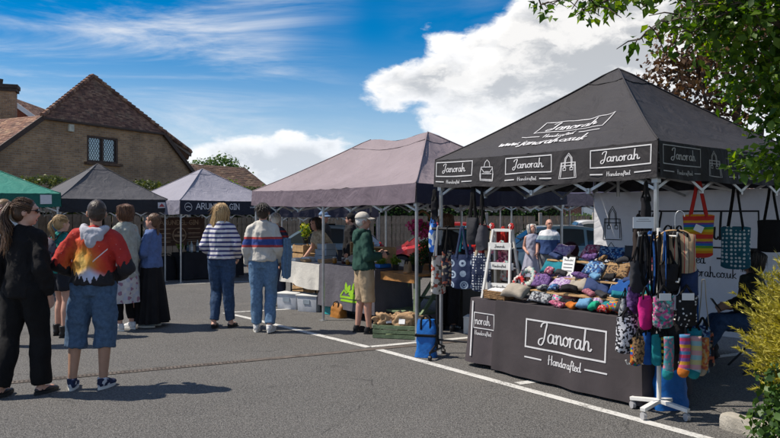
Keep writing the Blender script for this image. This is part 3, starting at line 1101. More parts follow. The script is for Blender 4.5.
for s, (x0, x1) in enumerate(((w0 + .09, (w0 + w1) / 2 - .045), ((w0 + w1) / 2 + .045, w1 - .09))):
    p = MB()
    p.box(((x0 + x1) / 2, .08, (v0 + v1) / 2), (x1 - x0, .012, v1 - v0 - .16))
    p.build('pane', glass_m, wn)
    lead = MB()
    zz0, zz1 = v0 + .08, v1 - .08
    for k in range(-5, 9):          # diamond lead cames
        for sgn in (1, -1):
            xa, za = x0 + k * .11, zz0
            pts = []
            for tt in np.linspace(0, zz1 - zz0, 14):
                x = (x0 + k * .11 + sgn * tt * .62)
                if x0 <= x <= x1:
                    pts.append((x, .068, zz0 + tt))
            if len(pts) > 1:
                lead.bar(pts[0], pts[-1], .012, .008)
    lead.build('leading', LEAD, wn)
sl_ = MB()
sl_.box(((w0 + w1) / 2, -.05, v0 - .045), (w1 - w0 + .24, .18, .09))
sl_.build('sill', M('brick_sill', (0.12, 0.07, 0.045), 0.9, 0.3, 9), house)
# roof planes (tiles are lapped in courses and too small to pick apart singly)
apex = Vector((0.25, 0.85, 6.80))
LF, RF = Vector((tL - .12, -0.12, E - .02)), Vector((tR + .12, -0.12, E - .02))
vdir = hl(HX - 0.40, HY + 0.915, 0) 
vdir.z = 0
ridge_end = apex + hl(HX - 0.36, HY + 0.93, 0) * 6.0
rb_L = LF + vdir * 6.0
Ep = hl(-9.1, 32.0, 4.38)
tl = MB()
tiled(tl, LF, RF, apex, apex, seed=2)
tiled(tl, rb_L, LF, apex, ridge_end, seed=3)
tiled(tl, RF, Ep, apex + Vector((.3, .5, 0)), apex, seed=4)
tiled(tl, Ep, Ep + hl(HX - 0.3, HY + 0.95, 0) * 5, ridge_end, apex, seed=5)
tiled(tl, (-6.3, -.12, 2.05 - .08), (-6.3, 8.0, 2.05 - .08), (tL, 8.0, E + .06), (tL, -.12, E + .06), gauge=.11, seed=6)
tiled(tl, (6.5, 3.0, 1.75), (6.5, 8.0, 1.75), (tR, 8, E), (tR, 3.0, E), gauge=.13, tw=.2, seed=7)
roof = stuff(tl.build('roof', TILE, house))
sb = MB()      # the boards under the tiles
sb.add([LF, RF, apex], [(0, 1, 2)])
sb.add([LF, apex, ridge_end, rb_L], [(0, 1, 2, 3)])
sb.add([RF, Ep, Ep + hl(HX - 0.3, HY + 0.95, 0) * 5, ridge_end, apex], [(0, 1, 2, 3, 4)])
sb.add([(-6.3, -.12, 1.97), (tL, -.12, E + .04), (tL, 8, E + .04), (-6.3, 8, 1.97)], [(0, 1, 2, 3)])
sb.add([(6.5, -.1, 1.73), (tR, -.1, E - .02), (tR, 8, E - .02), (6.5, 8, 1.73)], [(0, 1, 2, 3)])
sb.add([rb_L, ridge_end, Ep + hl(HX - 0.3, HY + 0.95, 0) * 5], [(0, 1, 2)])
sb.build('roof_board', WOODBR, roof)
# hip (bonnet) tiles, barge boards, gutter
for (p, q) in ((LF, apex), (RF, apex)):
    h = MB()
    n = int((q - p).length / .19)
    for k in range(n):
        a_, b_ = p.lerp(q, k / n), p.lerp(q, (k + 1.2) / n)
        up = Vector((0, 0, .05))
        h.tube([a_ + up * 1.2, b_ + up * .6], [.095, .07], 8)
    h.build('hip_tiles', TILE, house, smooth=True)
h = MB()
n = 16
for k in range(n):
    h.tube([RF.lerp(Ep, k / n) + Vector((0, 0, .03)), RF.lerp(Ep, (k + 1.2) / n) + Vector((0, 0, .02))], [.1, .07], 8)
h.build('verge_tiles', TILE, house, smooth=True)
bb = MB()
bb.bar((tL, -.13, E + .02), (-6.35, -.13, 1.97), .05, .16)
bb.bar((tR, -.13, E + .02), (6.5, -.13, 1.72), .05, .16)
bb.bar(RF + Vector((0, .1, -.05)), Ep + Vector((0, 0, -.12)), .05, .16)
bb.bar(LF + Vector((0, 0, -.03)), RF + Vector((0, 0, -.03)), .10, .07)
bb.build('barge_board', WOODBR, house)
ab = MB()
ab.box((-1.42, -.05, 4.62), (.20, .10, .26))
ab.build('alarm_box', M('cream_plastic', (0.55, 0.52, 0.42), 0.5), house, bevel=.01)
# chimney and the small tile-hung gable beyond
ch = thing('chimney_stack', 'brick chimney stack with stepped cap at the left edge behind the house roof', 'chimney', (-16.5, 30.0, 0), R(20))
mb = MB()
mb.box((0, 0, 4.6), (.85, .6, 4.4))
mb.build('stack', BRICK, ch)
mb = MB()
mb.box((0, 0, 6.85), (1.0, .75, .12))
mb.box((0, 0, 7.0), (1.08, .83, .16))
mb.lathe((-.2, 0, 7.08), [(.13, 0), (.12, .1), (.14, .25)], 10)
mb.build('cap', M('sooty_brick', (0.06, 0.045, 0.038), 0.9, 0.3, 9), ch)
gh = thing('tile_hung_gable', 'small gable with white barge board and red tiles behind the chimney', 'house', (-18.2, 33.0, 0), R(5))
mb = MB()
mb.add([(-2.2, 0, 0), (2.2, 0, 0), (2.2, 0, 5.5), (0, 0, 7.1), (-2.2, 0, 5.5)], [(0, 1, 2, 3, 4)])
mb.add([(2.2, 0, 0), (2.2, 5, 0), (2.2, 5, 5.5), (2.2, 0, 5.5)], [(0, 1, 2, 3)])
mb.build('wall', M('red_tile_hanging', (0.24, 0.075, 0.04), 0.85, 0.3, 14, .6, 30), gh)
mb = MB()
tiled(mb, (2.55, 0 - .25, 5.3), (2.55, 5, 5.3), (0, 5, 7.2), (0, -.25, 7.2), seed=3)
tiled(mb, (-2.55, 5, 5.3), (-2.55, -.25, 5.3), (0, -.25, 7.2), (0, 5, 7.2), seed=8)
stuff(mb.build('roof', TILE, gh))
mb = MB()
mb.bar((2.6, -.28, 5.25), (0, -.28, 7.17), .05, .2)
mb.bar((-2.6, -.28, 5.25), (0, -.28, 7.17), .05, .2)
mb.build('barge_board', WHITEP, gh)

# the low dark-tiled building beyond the gin stall
TILE2 = tile_mat('dark_tile', [(0.0, (0.05, 0.03, 0.024)), (0.5, (0.085, 0.048, 0.036)), (1.0, (0.13, 0.075, 0.05))])
lb = thing('low_tiled_building', 'long low building with dark brown tiled hip roof beyond the gin stall', 'building', (-13.2, 38.5, 0), R(14))
mb = MB()
mb.box((2.5, 3, 1.0), (8.6, 5.5, 3.2))
mb.build('wall', BRICK, lb)
mb = MB()
e0, e1, e2, e3 = (-2.6, -.1, 2.4), (7.3, -.1, 2.4), (7.3, 6.2, 2.4), (-2.6, 6.2, 2.4)
r0, r1 = (-1.0, 3, 4.7), (5.2, 3, 4.35)
tiled(mb, e0, e1, r1, r0, .16, .28, .02, seed=1)
tiled(mb, e1, e2, r1, r1, .16, .28, .02, seed=2)
tiled(mb, e3, e0, r0, r0, .16, .28, .02, seed=3)
rf = stuff(mb.build('roof', TILE2, lb))
mb = MB()
dz = Vector((0, 0, -.03))
e0, e1, e2, e3, r0, r1 = (Vector(p) + dz for p in (e0, e1, e2, e3, r0, r1))
mb.add([e0, e1, e2, e3, r0, r1], [(0, 1, 5, 4), (1, 2, 5), (2, 3, 4, 5), (3, 0, 4)])
mb.build('roof_board', WOODBR, rf)

# far brick house with white windows, right of centre
fb = thing('red_brick_house', 'far red brick house with white framed windows beyond the parked cars', 'house', (6.2, 33.0, gz(33)), R(-8))
RB = brick_mat('red_brick', (0.36, 0.12, 0.065), (0.27, 0.085, 0.05), (0.34, 0.27, 0.22))
mb = MB()
mb.box((5, 3, 1.4), (10, 6, 2.8))
mb.build('wall', RB, fb)
for k, x in enumerate((1.0, 3.3, 5.9, 8.0)):
    mb = MB()
    for zz in (0.9, 2.45):
        mb.box((x, -.03, zz + .05), (1.1, .08, .1))
    mb.box((x, -.03, 1.72), (.07, .08, 1.46))
    mb.box((x - .5, -.03, 1.72), (.1, .08, 1.46))
    mb.box((x + .5, -.03, 1.72), (.1, .08, 1.46))
    w_ = mb.build('window', WHITEP, fb)
    for s in (-1, 1):
        p = MB()
        p.box((x + s * .25, -.01, 1.72), (.42, .03, 1.44))
        p.build('pane', glass_m, w_)
mb = MB()
tiled(mb, (-.4, -.4, 2.8), (10.4, -.4, 2.8), (10.4, 3, 4.6), (-.4, 3, 4.6), .2, .35, .02)
stuff(mb.build('roof', TILE2, fb))

# ---- hedges: clipped leaf walls over a twiggy core
def hedge(name, label, a, b, h, depth, n, mat, z0=0.0, size=0.06, seed=1):
    a, b = Vector((a[0], a[1], 0)), Vector((b[0], b[1], 0))
    L_ = (b - a).length
    ang = math.atan2(b.y - a.y, b.x - a.x)
    rg = np.random.default_rng(seed)
    hd = thing(name, label, 'hedge', (a.x, a.y, gz(a.y)), ang)
    P = np.stack([rg.uniform(0, L_, n), rg.uniform(-depth / 2, depth / 2, n), rg.uniform(z0, h, n)], 1)
    side = rg.random(n)
    P[:, 1] = np.where(side < .6, -depth / 2 + rg.normal(0, .04, n), P[:, 1])
    P[:, 2] = np.where(side > .6, h + rg.normal(0, .05, n), P[:, 2])
    for i in range(n):
        k = noise.noise(Vector((P[i, 0] * .9, P[i, 2] * .9, seed)))
        P[i, 1] += .14 * k
        P[i, 2] += .16 * noise.noise(Vector((P[i, 0] * 1.1, 3, seed))) * (P[i, 2] / h)
    N = np.tile(np.array([0, -.6, .6]), (n, 1))
    link('foliage', leaves_mesh('foliage', P, N, size, mat, .7, .25, .2, rg), hd)
    mb = MB()
    k = int(L_ / .5)
    for i in range(k):
        x = (i + .5) * L_ / k
        mb.tube([(x, .1, -.05), (x + random.uniform(-.1, .1), .1, h * .5), (x + random.uniform(-.2, .2), .1, h * .88)], [.03, .02, .008], 5)
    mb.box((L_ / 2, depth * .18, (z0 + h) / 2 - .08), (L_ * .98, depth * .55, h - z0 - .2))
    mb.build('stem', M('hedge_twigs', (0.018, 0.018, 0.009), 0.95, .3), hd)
    return hd
leaf_hedge = leaf_mat('leaf_hedge', (0.035, 0.050, 0.010), (0.070, 0.088, 0.016), (0.13, 0.145, 0.03), .25)
hedge('clipped_hedge', 'clipped olive green hedge running below the brick house window', (-12.2, 15.6), (-4.9, 29.6), 2.62, .9, 15000, leaf_hedge, .4, .10, 2)
hedge('clipped_hedge', 'green clipped hedge above the wooden fence behind the parked cars', (-4.6, 25.4), (6.4, 25.8), 2.75, .9, 12000, leaf_mid, .5, .10, 3)
hedge('clipped_hedge', 'bright green hedge below the far brick house windows', (5.2, 27.6), (11.0, 27.0), 1.75, .8, 5000, leaf_mid, .3, .09, 4)

# ---- board fence in bays, one top-level fence
OLDWOOD = M('weathered_timber', (0.27, 0.205, 0.145), 0.9, 0.35, 3.5, .4, 50)
CONC = M('concrete_post', (0.34, 0.31, 0.27), 0.9, .2, 6, .3, 40)
def fence(label, a, b, h, pitch=1.85):
    a, b = Vector((a[0], a[1], 0)), Vector((b[0], b[1], 0))
    L_ = (b - a).length
    fr = thing('board_fence', label, 'fence', (a.x, a.y, 0), math.atan2(b.y - a.y, b.x - a.x))
    n = int(round(L_ / pitch))
    board = MB()
    board.box((0, 0, h / 2), (.135, .02, h))
    bm_ = board.mesh('board', OLDWOOD)
    pm = MB()
    pm.box((0, 0, h / 2 + .05), (.11, .11, h + .1))
    pme = pm.mesh('post', CONC, bevel=.015)
    for i in range(n + 1):
        x = i * L_ / n
        zb = gz(a.lerp(b, x / L_).y)
        link('post', pme, fr, (x, 0, zb))
        if i < n:
            m_ = int((L_ / n - .11) / .14)
            for k in range(m_):
                o = link('board', bm_, fr, (x + .12 + k * .14, .012 * ((k % 2) * 2 - 1), zb - random.uniform(0, .02)))
                o.rotation_euler.y = random.gauss(0, .006)
            for zz in (.35, h - .25):
                rail = MB()
                rail.box((x + L_ / n / 2, .04, zb + zz), (L_ / n - .1, .04, .08))
                rail.build('rail', OLDWOOD, fr)
    return fr
fence('grey wooden board fence with concrete posts below the brick house', (-11.3, 15.4), (-4.2, 28.9), 1.75)
fence('weathered board fence with concrete posts behind the parked cars', (-4.2, 24.6), (7.2, 24.7), 1.80)
# ================================================================== gazebos
ALU = M('aluminium', (0.46, 0.47, 0.48), 0.42, 0.12, 9, metal=0.75)
BLACKMET = M('black_metal', (0.02, 0.02, 0.022), 0.45, 0.2, metal=0.3)
PRINT_W = M('white_print', (0.58, 0.57, 0.58), 0.7, 0.06, 30)
PRINT_K = M('black_print', (0.025, 0.025, 0.03), 0.7, 0.1)

def canopy_mat(name, col, var=0.10, trans=0.10, dirt=0.2, hem=None, hem_z=(0, 1)):
    m, t, bs = mat_new(name)
    tc = t.node('ShaderNodeTexCoord').outputs['Object']
    n = t.noise(tc, 1.1, 5, 0.65)
    c = t.mix(t.smooth(n, 0.3, 0.7), tuple(x * (1 - var) for x in col) + (1,), tuple(x * (1 + var) for x in col) + (1,))
    st = t.node('ShaderNodeMapping', ins={0: tc, 'Scale': (5.0, 5.0, 0.8)}).outputs[0]
    c = t.mix(t.math('MULTIPLY', t.smooth(t.noise(st, 1.2, 5, .7), 0.55, 0.8), dirt), c, tuple(x * .6 for x in col) + (1,))
    t.l.new(c, bs.inputs['Base Color'])
    bs.inputs['Roughness'].default_value = 0.72
    bs.inputs['Specular IOR Level'].default_value = 0.3
    wr = t.noise(tc, 3.2, 3, 0.5, 1.2)
    we = t.noise(tc, 300, 1)
    b = t.node('ShaderNodeBump', ins={'Strength': 0.5, 'Distance': 0.07, 'Height': t.math('ADD', wr, t.math('MULTIPLY', we, .03))})
    t.l.new(b.outputs[0], bs.inputs['Normal'])
    if trans:
        tr_ = t.node('ShaderNodeBsdfTranslucent')
        t.l.new(c, tr_.inputs[0])
        t.l.new(b.outputs[0], tr_.inputs[1])
        mx = t.node('ShaderNodeMixShader')
        mx.inputs[0].default_value = trans
        t.l.new(bs.outputs[0], mx.inputs[1])
        t.l.new(tr_.outputs[0], mx.inputs[2])
        t.l.new(mx.outputs[0], t.n['Material Output'].inputs[0])
    return m

class Gazebo:
    def __init__(s, name, label, F, W, D, zv, ze, zp, ridge, top_m, val_m, side_m=None, seed=1, post_mat=None, cat='gazebo', sag=0.07, grp=None, post_drop=None):
        s.W, s.D, s.zv, s.ze, s.zp, s.rl, s.F, s.seed, s.sag = W, D, zv, ze, zp, ridge, F, seed, sag
        s.root = thing(name, label, cat, F(0, 0), F.a, grp)
        s.top_m, s.val_m = top_m, val_m
        side_m = side_m or val_m
        post_mat = post_mat or ALU
        # canopy: four cloth slopes, drooping between the hips
        mb = MB()
        for k in range(4):
            mb.grid(lambda a, b, k=k: s.slope(k, a, b), 26 if k % 2 == 0 else 20, 16)
        s.canopy = mb.build('canopy', top_m, s.root, weld=True, smooth='all')
        for ix, iy in ((0, 0), (1, 0), (1, 1), (0, 1)):
            pts = []
            kk = {(0, 0): (0, 0.0), (1, 0): (0, 1.0), (1, 1): (2, 0.0), (0, 1): (2, 1.0)}[(ix, iy)]
            for i in range(13):
                p = s.slope(kk[0], kk[1], i / 12)
                pts.append(Vector(p) + Vector((0, 0, .004)))
            sm = MB()
            sm.tube(pts, .009, 5)
            sm.build('hip_seam', top_m, s.canopy, smooth='all')
        # stitched cap round the peak
        for k in range(4):
            sm = MB()
            sm.tube([Vector(s.slope(k, i / 10, .84)) + Vector((0, 0, .005)) for i in range(11)], .006, 5)
            sm.build('cap_seam', top_m, s.canopy, smooth='all')
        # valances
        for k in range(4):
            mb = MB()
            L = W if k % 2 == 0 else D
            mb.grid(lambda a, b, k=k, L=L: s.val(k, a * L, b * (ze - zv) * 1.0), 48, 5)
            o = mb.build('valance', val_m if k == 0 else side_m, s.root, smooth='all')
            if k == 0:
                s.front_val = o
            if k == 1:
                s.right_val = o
        # posts
        ins = 0.05
        s.posts = []
        px = [ins, W - ins] if W < 3.6 else [ins, W / 2, W - ins]
        for x in px:
            for y in (ins, D - ins):
                g = gz(F(x, y).y)
                mb = MB()
                mb.tube([(x, y, g), (x, y, zv + .05)], .021, 8)
                mb.tube([(x, y, zv + .02), (x, y, ze - .03)], .017, 8)
                mb.box((x, y, g + .004), (.10, .10, .008))
                mb.box((x, y, zv - .0), (.055, .055, .09))
                p_ = mb.build('post', post_mat, s.root, smooth=True)
        # scissor trusses round the edge and across to the centre
        def scis(p, q, n, zt, zb, name='truss'):
            p, q = Vector(p), Vector(q)
            mb = MB()
            for i in range(n):
                a, b = p.lerp(q, i / n), p.lerp(q, (i + 1) / n)
                e = (q - p).normalized().cross(Vector((0, 0, 1))) * .008
                mb.bar((a.x + e.x, a.y + e.y, zt), (b.x + e.x, b.y + e.y, zb), .014, .026)
                mb.bar((a.x - e.x, a.y - e.y, zb), (b.x - e.x, b.y - e.y, zt), .014, .026)
                mb.box((b.x, b.y, zt), (.03, .03, .05))
                mb.box((b.x, b.y, zb), (.03, .03, .05))
            mb.build(name, post_mat, s.root)
        zt, zb = ze - .07, zv - .10
        scis((ins, ins, 0), (W - ins, ins, 0), 4 if W < 3.6 else 6, zt, zb)
        scis((ins, D - ins, 0), (W - ins, D - ins, 0), 4 if W < 3.6 else 6, zt, zb)
        scis((ins, ins, 0), (ins, D - ins, 0), 4, zt, zb)
        scis((W - ins, ins, 0), (W - ins, D - ins, 0), 4, zt, zb)
        mb = MB()
        for cx in ([W / 2] if not ridge else [(W - ridge) / 2, (W + ridge) / 2]):
            mb.tube([(cx, D / 2, zb - .02), (cx, D / 2, zp - .08)], .019, 8)
            for y in (ins, D - ins):
                mb.bar((cx, y, zt), (cx, D / 2, zt + .18), .02, .026)
                mb.bar((cx, y, zb), (cx, D / 2, zt - .05), .014, .026)
        for x in (ins, W - ins):
            cx = W / 2 if not ridge else ((W - ridge) / 2 if x < W / 2 else (W + ridge) / 2)
            mb.bar((x, D / 2, zt), (cx, D / 2, zt + .18), .02, .026)
            mb.bar((x, D / 2, zb), (cx, D / 2, zt - .05), .014, .026)
        mb.build('centre_mast', post_mat, s.root)

    def slope(s, k, a, t):
        """point of slope k (0 front, 1 right, 2 back, 3 left) at a along, t up"""
        W, D = s.W, s.D
        t2 = t
        h = t2 * (0.80 + 0.20 * t2)
        if t > 0.9:
            h -= (t - 0.9) ** 2 * 2.2
        inx = (W - s.rl) / 2
        x0, x1 = inx * t, W - inx * t
        y0, y1 = D / 2 * t, D - D / 2 * t
        if k == 0:
            p = Vector((x0 + (x1 - x0) * a, y0, 0))
        elif k == 1:
            p = Vector((x1, y0 + (y1 - y0) * a, 0))
        elif k == 2:
            p = Vector((x1 + (x0 - x1) * a, y1, 0))
        else:
            p = Vector((x0, y1 + (y0 - y1) * a, 0))
        droop = s.sag * math.sin(PI * a) ** 0.8 * (math.sin(PI * min(1, t * 1.02)) * 0.9 + 0.35 * (1 - t))
        if s.rl and t > 0.5 and k in (0, 2):
            droop += 0.09 * math.sin(PI * a) ** 2 * (t - .5) * 2
        wr = (0.020 * nz((p.x * 1.0 + k, p.y, t), 2.3, s.seed) + 0.010 * nz((p.x * 1.0 + k, p.y * 1.5, t), 6.5, s.seed)) * math.sin(PI * min(1, a * 1.0)) 
        # pulled folds running in from the corners
        ed = min(a, 1 - a)
        wr += 0.016 * math.sin(ed * 46 + t * 3) * math.exp(-ed * 7) * math.sin(PI * t) + 0.008 * math.sin(a * 90 + 5 * t) * math.exp(-t * 9)
        p.z = s.ze + (s.zp - s.ze) * h - droop * (s.zp - s.ze) / 1.0 * .8 + wr
        return p

    def top_decal(s, x, h, off=0.006):
        """front slope: x along the front, h up the slope"""
        slen = math.hypot(s.D / 2, s.zp - s.ze)
        t = max(0.0, min(0.95, h / slen))
        inx = (s.W - s.rl) / 2
        x0, x1 = inx * t, s.W - inx * t
        a = max(0.0, min(1.0, (x - x0) / (x1 - x0)))
        p = s.slope(0, a, t)
        n = Vector((0, -(s.zp - s.ze), s.D / 2)).normalized()
        return p + n * (off + 0.004)

    def val(s, k, x, z, off=0.0):
        """a valance as a hanging strip: x along side k, z up from the hem"""
        L = s.W if k % 2 == 0 else s.D
        hgt = s.ze - s.zv
        f = 1 - z / hgt
        rip = (0.012 * math.sin(x * 9 + k * 2 + s.seed) + 0.010 * math.sin(x * 23 + s.seed) + 0.012 * nz((x, k, z), 5, s.seed)) * (0.25 + 0.75 * f)
        o = 0.004 + 0.018 * f + rip * (math.sin(PI * min(1, max(0, x / L))) ** 0.3) + off
        dz = -0.014 * abs(math.sin(PI * x / L * 4)) * f - s.sag * 0.30 * math.sin(PI * x / L) * (s.zp - s.ze) * .8
        if z > hgt * .99:
            pass
        zz = s.zv + z + dz
        if k == 0:
            return Vector((x, -o, zz))
        if k == 1:
            return Vector((L * 0 + s.W + o, x, zz))
        if k == 2:
            return Vector((s.W - x, s.D + o, zz))
        return Vector((-o, s.D - x, zz))

# ---- the black gazebo with the white lettering
JC = canopy_mat('charcoal_canopy', (0.040, 0.037, 0.040), 0.10, 0.03, 0.15)
JV = canopy_mat('black_valance', (0.030, 0.027, 0.029), 0.10, 0.02, 0.1)
JW, JD = 2.88, 3.0
GJ = Gazebo('black_gazebo', 'black gazebo with white script lettering and a pointed roof, on the right', J, JW, JD, 1.945, 2.255, 3.30, 0.0, JC, JV, seed=3, sag=.075)
pr = MB()
Sv = lambda x, z: GJ.val(0, x, z, 0.005)
for x0, w in ((0.04, 0.60), (1.14, 0.60), (2.20, 0.62)):
    logo(pr, x0, 0.035, w, 0.245, Sv, 0.011)
backpack_drawing(pr, 0.76, 0.06, 0.20, 0.22, Sv, .009)
tote_drawing(pr, 1.86, 0.05, 0.19, 0.23, Sv, .008)
pr.build('printed_lettering', PRINT_W, GJ.front_val)
pr = MB()
Sr = lambda x, z: GJ.val(1, x, z, 0.005)
for x0, w in ((0.06, 0.60), (1.14, 0.60), (2.24, 0.62)):
    logo(pr, x0, 0.035, w, 0.245, Sr, 0.008)
tote_drawing(pr, 0.78, 0.05, 0.20, 0.23, Sr, .007)
backpack_drawing(pr, 1.86, 0.06, 0.20, 0.22, Sr, .007)
pr.build('printed_lettering', PRINT_W, GJ.right_val)
pr = MB()
St = lambda x, h: GJ.top_decal(x, h)
rect = [(1.10, .58), (1.98, .58), (1.98, .84), (1.10, .84), (1.10, .58)]
ribbon(pr, subdiv(rect, .05), .013, St)
write(pr, 'Janorah', 1.22, .64, .64, St, .085, height=.17)
write(pr, 'Handcrafted', 1.30, .46, .40, St, .11, height=.075, sub=3)
for a, b in ((1.0, 1.24), (1.76, 2.0)):
    ribbon(pr, subdiv([(a, .485), (b, .485)], .05), .012, St)
write(pr, 'www.janorah.co.uk', .80, .28, 1.14, St, .10, height=.155, slant=.1)
pr.build('printed_lettering', PRINT_W, GJ.canopy)
# back wall banner
mb = MB()
def bw(x, z, off=0.0):
    f = math.sin(x * 7.3 + z * 1.4) * .012 + nz((x, 0, z), 2.2, 4) * .03 + math.sin((x * .8 + z) * 5) * .008
    return Vector((x, JD - .10 - f - off, z))
mb.grid(lambda a, b: bw(.07 + a * (JW - .14), .16 + b * 1.76), 60, 30)
bwall = mb.build('back_wall', canopy_mat('white_wall_cloth', (0.78, 0.78, 0.82), 0.04, 0.25, .06), GJ.root, smooth='all')
pr = MB()
Sb = lambda x, z: bw(x, z, .006)
tote_drawing(pr, .22, 1.27, .30, .46, Sb, .012)
backpack_drawing(pr, .20, .78, .30, .45, Sb, .012)
rect_line(pr, .80, 1.22, 2.34, 1.66, .02, Sb)
write(pr, 'Janorah', .92, 1.32, 1.10, Sb, .07, height=.34)
write(pr, 'Handcrafted', 1.05, 1.02, .66, Sb, .085, height=.14)
for a, b in ((.66, .98), (1.86, 2.30)):
    ribbon(pr, subdiv([(a, 1.09), (b, 1.09)], .05), .022, Sb)
write(pr, 'info@janorah.co.uk', 1.16, .86, .92, Sb, .085, height=.13, sub=3)
pr.build('printed_lettering', PRINT_K, bwall)

# ---- the long mauve gazebo
GK = Gazebo('mauve_gazebo', 'long faded mauve gazebo with a ridged roof, in the middle of the row', K, 4.5, 3.0, 1.77, 2.02, 2.92, 1.5,
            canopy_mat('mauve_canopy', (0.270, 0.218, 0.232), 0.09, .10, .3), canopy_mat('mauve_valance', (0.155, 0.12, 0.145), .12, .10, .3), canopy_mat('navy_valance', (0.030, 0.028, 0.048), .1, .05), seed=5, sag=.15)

# ---- gin stall gazebo
FG = Frame(-5.25, 17.5, 45.5)
gin_v = canopy_mat('gin_navy', (0.017, 0.019, 0.031), .08, .04)
GG = Gazebo('grey_gazebo', 'pale grey gazebo with navy valance lettered for a gin maker', FG, 3.0, 3.0, 1.60, 1.95, 2.88, 0, canopy_mat('pale_grey_canopy', (0.30, 0.29, 0.34), .05, .12, .15), gin_v, canopy_mat('lilac_valance', (0.25, 0.24, 0.30), .05, .12), seed=7, sag=.06)
pr = MB()
Sg = lambda x, z: GG.val(0, x, z, .006)
write(pr, 'ARUNDEL GIN', .44, .135, 1.30, Sg, .12, table=CAPS, height=.145)
pts = [Vector((.22 + .1 * math.cos(a), .185 + .1 * math.sin(a), 0)) for a in np.linspace(0, 2 * PI, 24)]
ribbon(pr, pts, .012, Sg)
ribbon(pr, [Vector((.16, .18, 0)), Vector((.22, .20, 0)), Vector((.28, .18, 0))], .02, Sg)
def font_mesh(text, size, S, x0, y0, mat, parent, name='printed_lettering'):
    cu = bpy.data.curves.new('lettering', 'FONT')
    cu.body = text
    cu.size = size
    cu.resolution_u = 1
    o = bpy.data.objects.new('lettering', cu)
    COL.objects.link(o)
    bpy.context.view_layer.update()
    me = bpy.data.meshes.new_from_object(o.evaluated_get(bpy.context.evaluated_depsgraph_get()))
    bpy.data.objects.remove(o)
    for v in me.vertices:
        v.co = S(x0 + v.co.x, y0 + v.co.y)
    me.materials.clear()
    me.materials.append(mat)
    return link(name, me, parent)
pr.build('printed_lettering', PRINT_W, GG.front_val)
font_mesh('www.arundelgin.co.uk', .095, Sg, 2.06, .165, PRINT_W, GG.front_val)

# ---- black plain gazebo
FB = Frame(-7.72, 16.3, 41.3)
GB = Gazebo('charcoal_gazebo', 'plain charcoal gazebo between the green one and the grey gin stall', FB, 2.65, 2.6, 1.66, 1.97, 2.92, 0, canopy_mat('faded_black_canopy', (0.088, 0.085, 0.092), .08, .05, .3), canopy_mat('black_plain_valance', (0.026, 0.025, 0.029), .1, .03), seed=9, sag=.05)
pr = MB()
x0 = 2.38
pr.add([GB.val(0, x0, .10, .006), GB.val(0, x0 + .2, .10, .006), GB.val(0, x0 + .2, .24, .006), GB.val(0, x0, .24, .006)], [(0, 1, 2, 3)], 0)
pr.add([GB.val(0, x0 + .02, .13, .010), GB.val(0, x0 + .18, .13, .010), GB.val(0, x0 + .10, .22, .010)], [(0, 1, 2)], 1)
pr.build('maker_badge', [PRINT_W, M('red_blue_badge', (0.35, 0.06, 0.06), .7, .2)], GB.front_val)

# ---- green gazebo
FE = Frame(-9.04, 12.3, 36.0)
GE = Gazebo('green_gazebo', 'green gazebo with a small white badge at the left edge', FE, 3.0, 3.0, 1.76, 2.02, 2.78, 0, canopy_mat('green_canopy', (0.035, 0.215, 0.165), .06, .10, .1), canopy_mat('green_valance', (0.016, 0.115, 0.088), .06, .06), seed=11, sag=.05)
pr = MB()
x0 = 2.62
pr.add([GE.val(0, x0, .06, .006), GE.val(0, x0 + .21, .06, .006), GE.val(0, x0 + .21, .235, .006), GE.val(0, x0, .235, .006)], [(0, 1, 2, 3)], 0)
pr.add([GE.val(0, x0 + .03, .13, .010), GE.val(0, x0 + .18, .13, .010), GE.val(0, x0 + .13, .2, .010), GE.val(0, x0 + .10, .215, .010), GE.val(0, x0 + .07, .19, .010)], [(0, 1, 2, 3, 4)], 1)
pr.add([GE.val(0, x0 + .04, .09, .010), GE.val(0, x0 + .17, .09, .010), GE.val(0, x0 + .17, .11, .010), GE.val(0, x0 + .04, .11, .010)], [(0, 1, 2, 3)], 1)
pr.build('maker_badge', [PRINT_W, PRINT_K], GE.front_val)

# ---- the two navy ones behind
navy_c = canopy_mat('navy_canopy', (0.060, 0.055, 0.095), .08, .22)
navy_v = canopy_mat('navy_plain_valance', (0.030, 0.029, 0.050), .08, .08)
FN = Frame(1.2, 18.2, -42.0)
GN = Gazebo('navy_gazebo', 'long navy gazebo standing behind the black lettered one', FN, 4.5, 3.0, 1.80, 2.06, 2.78, 1.5, navy_c, navy_v, seed=13, sag=.06)
FM = Frame(-2.98, 18.9, -4.0)
GM = Gazebo('navy_gazebo', 'small navy gazebo glimpsed under the mauve canopy', FM, 2.45, 2.6, 1.52, 1.82, 2.45, 0, navy_c, navy_v, seed=15, sag=.05)
# ================================================================== people
def capsule(mb, p0, p1, r0, r1, n=10):
    p0, p1 = Vector(p0), Vector(p1)
    if (p1 - p0).length > 1e-6:
        mb.tube([p0, p1], [r0, r1], n)
    mb.ell(p0, r0, n, 6)
    mb.ell(p1, r1, n, 6)

def chain(mb, pts, rs, n=10):
    for a, b, r0, r1 in zip(pts, pts[1:], rs, rs[1:]):
        capsule(mb, a, b, r0, r1, n)

def fuse(mb, name, mat, voxel=0.012, it=3, fac=0.5):
    """weld overlapping volumes into one continuous skin"""
    me = mb.mesh('tmp', mat)
    o = bpy.data.objects.new('tmp', me)
    COL.objects.link(o)
    r = o.modifiers.new('r', 'REMESH')
    r.mode = 'VOXEL'
    r.voxel_size = voxel
    r.use_smooth_shade = True
    if it:
        s = o.modifiers.new('s', 'SMOOTH')
        s.factor = fac
        s.iterations = it
    dg = bpy.context.evaluated_depsgraph_get()
    out = bpy.data.meshes.new_from_object(o.evaluated_get(dg))
    out.name = name
    bpy.data.objects.remove(o)
    bpy.data.meshes.remove(me)
    out.materials.clear()
    for m_ in (mat if isinstance(mat, (list, tuple)) else [mat]):
        out.materials.append(m_)
    return out

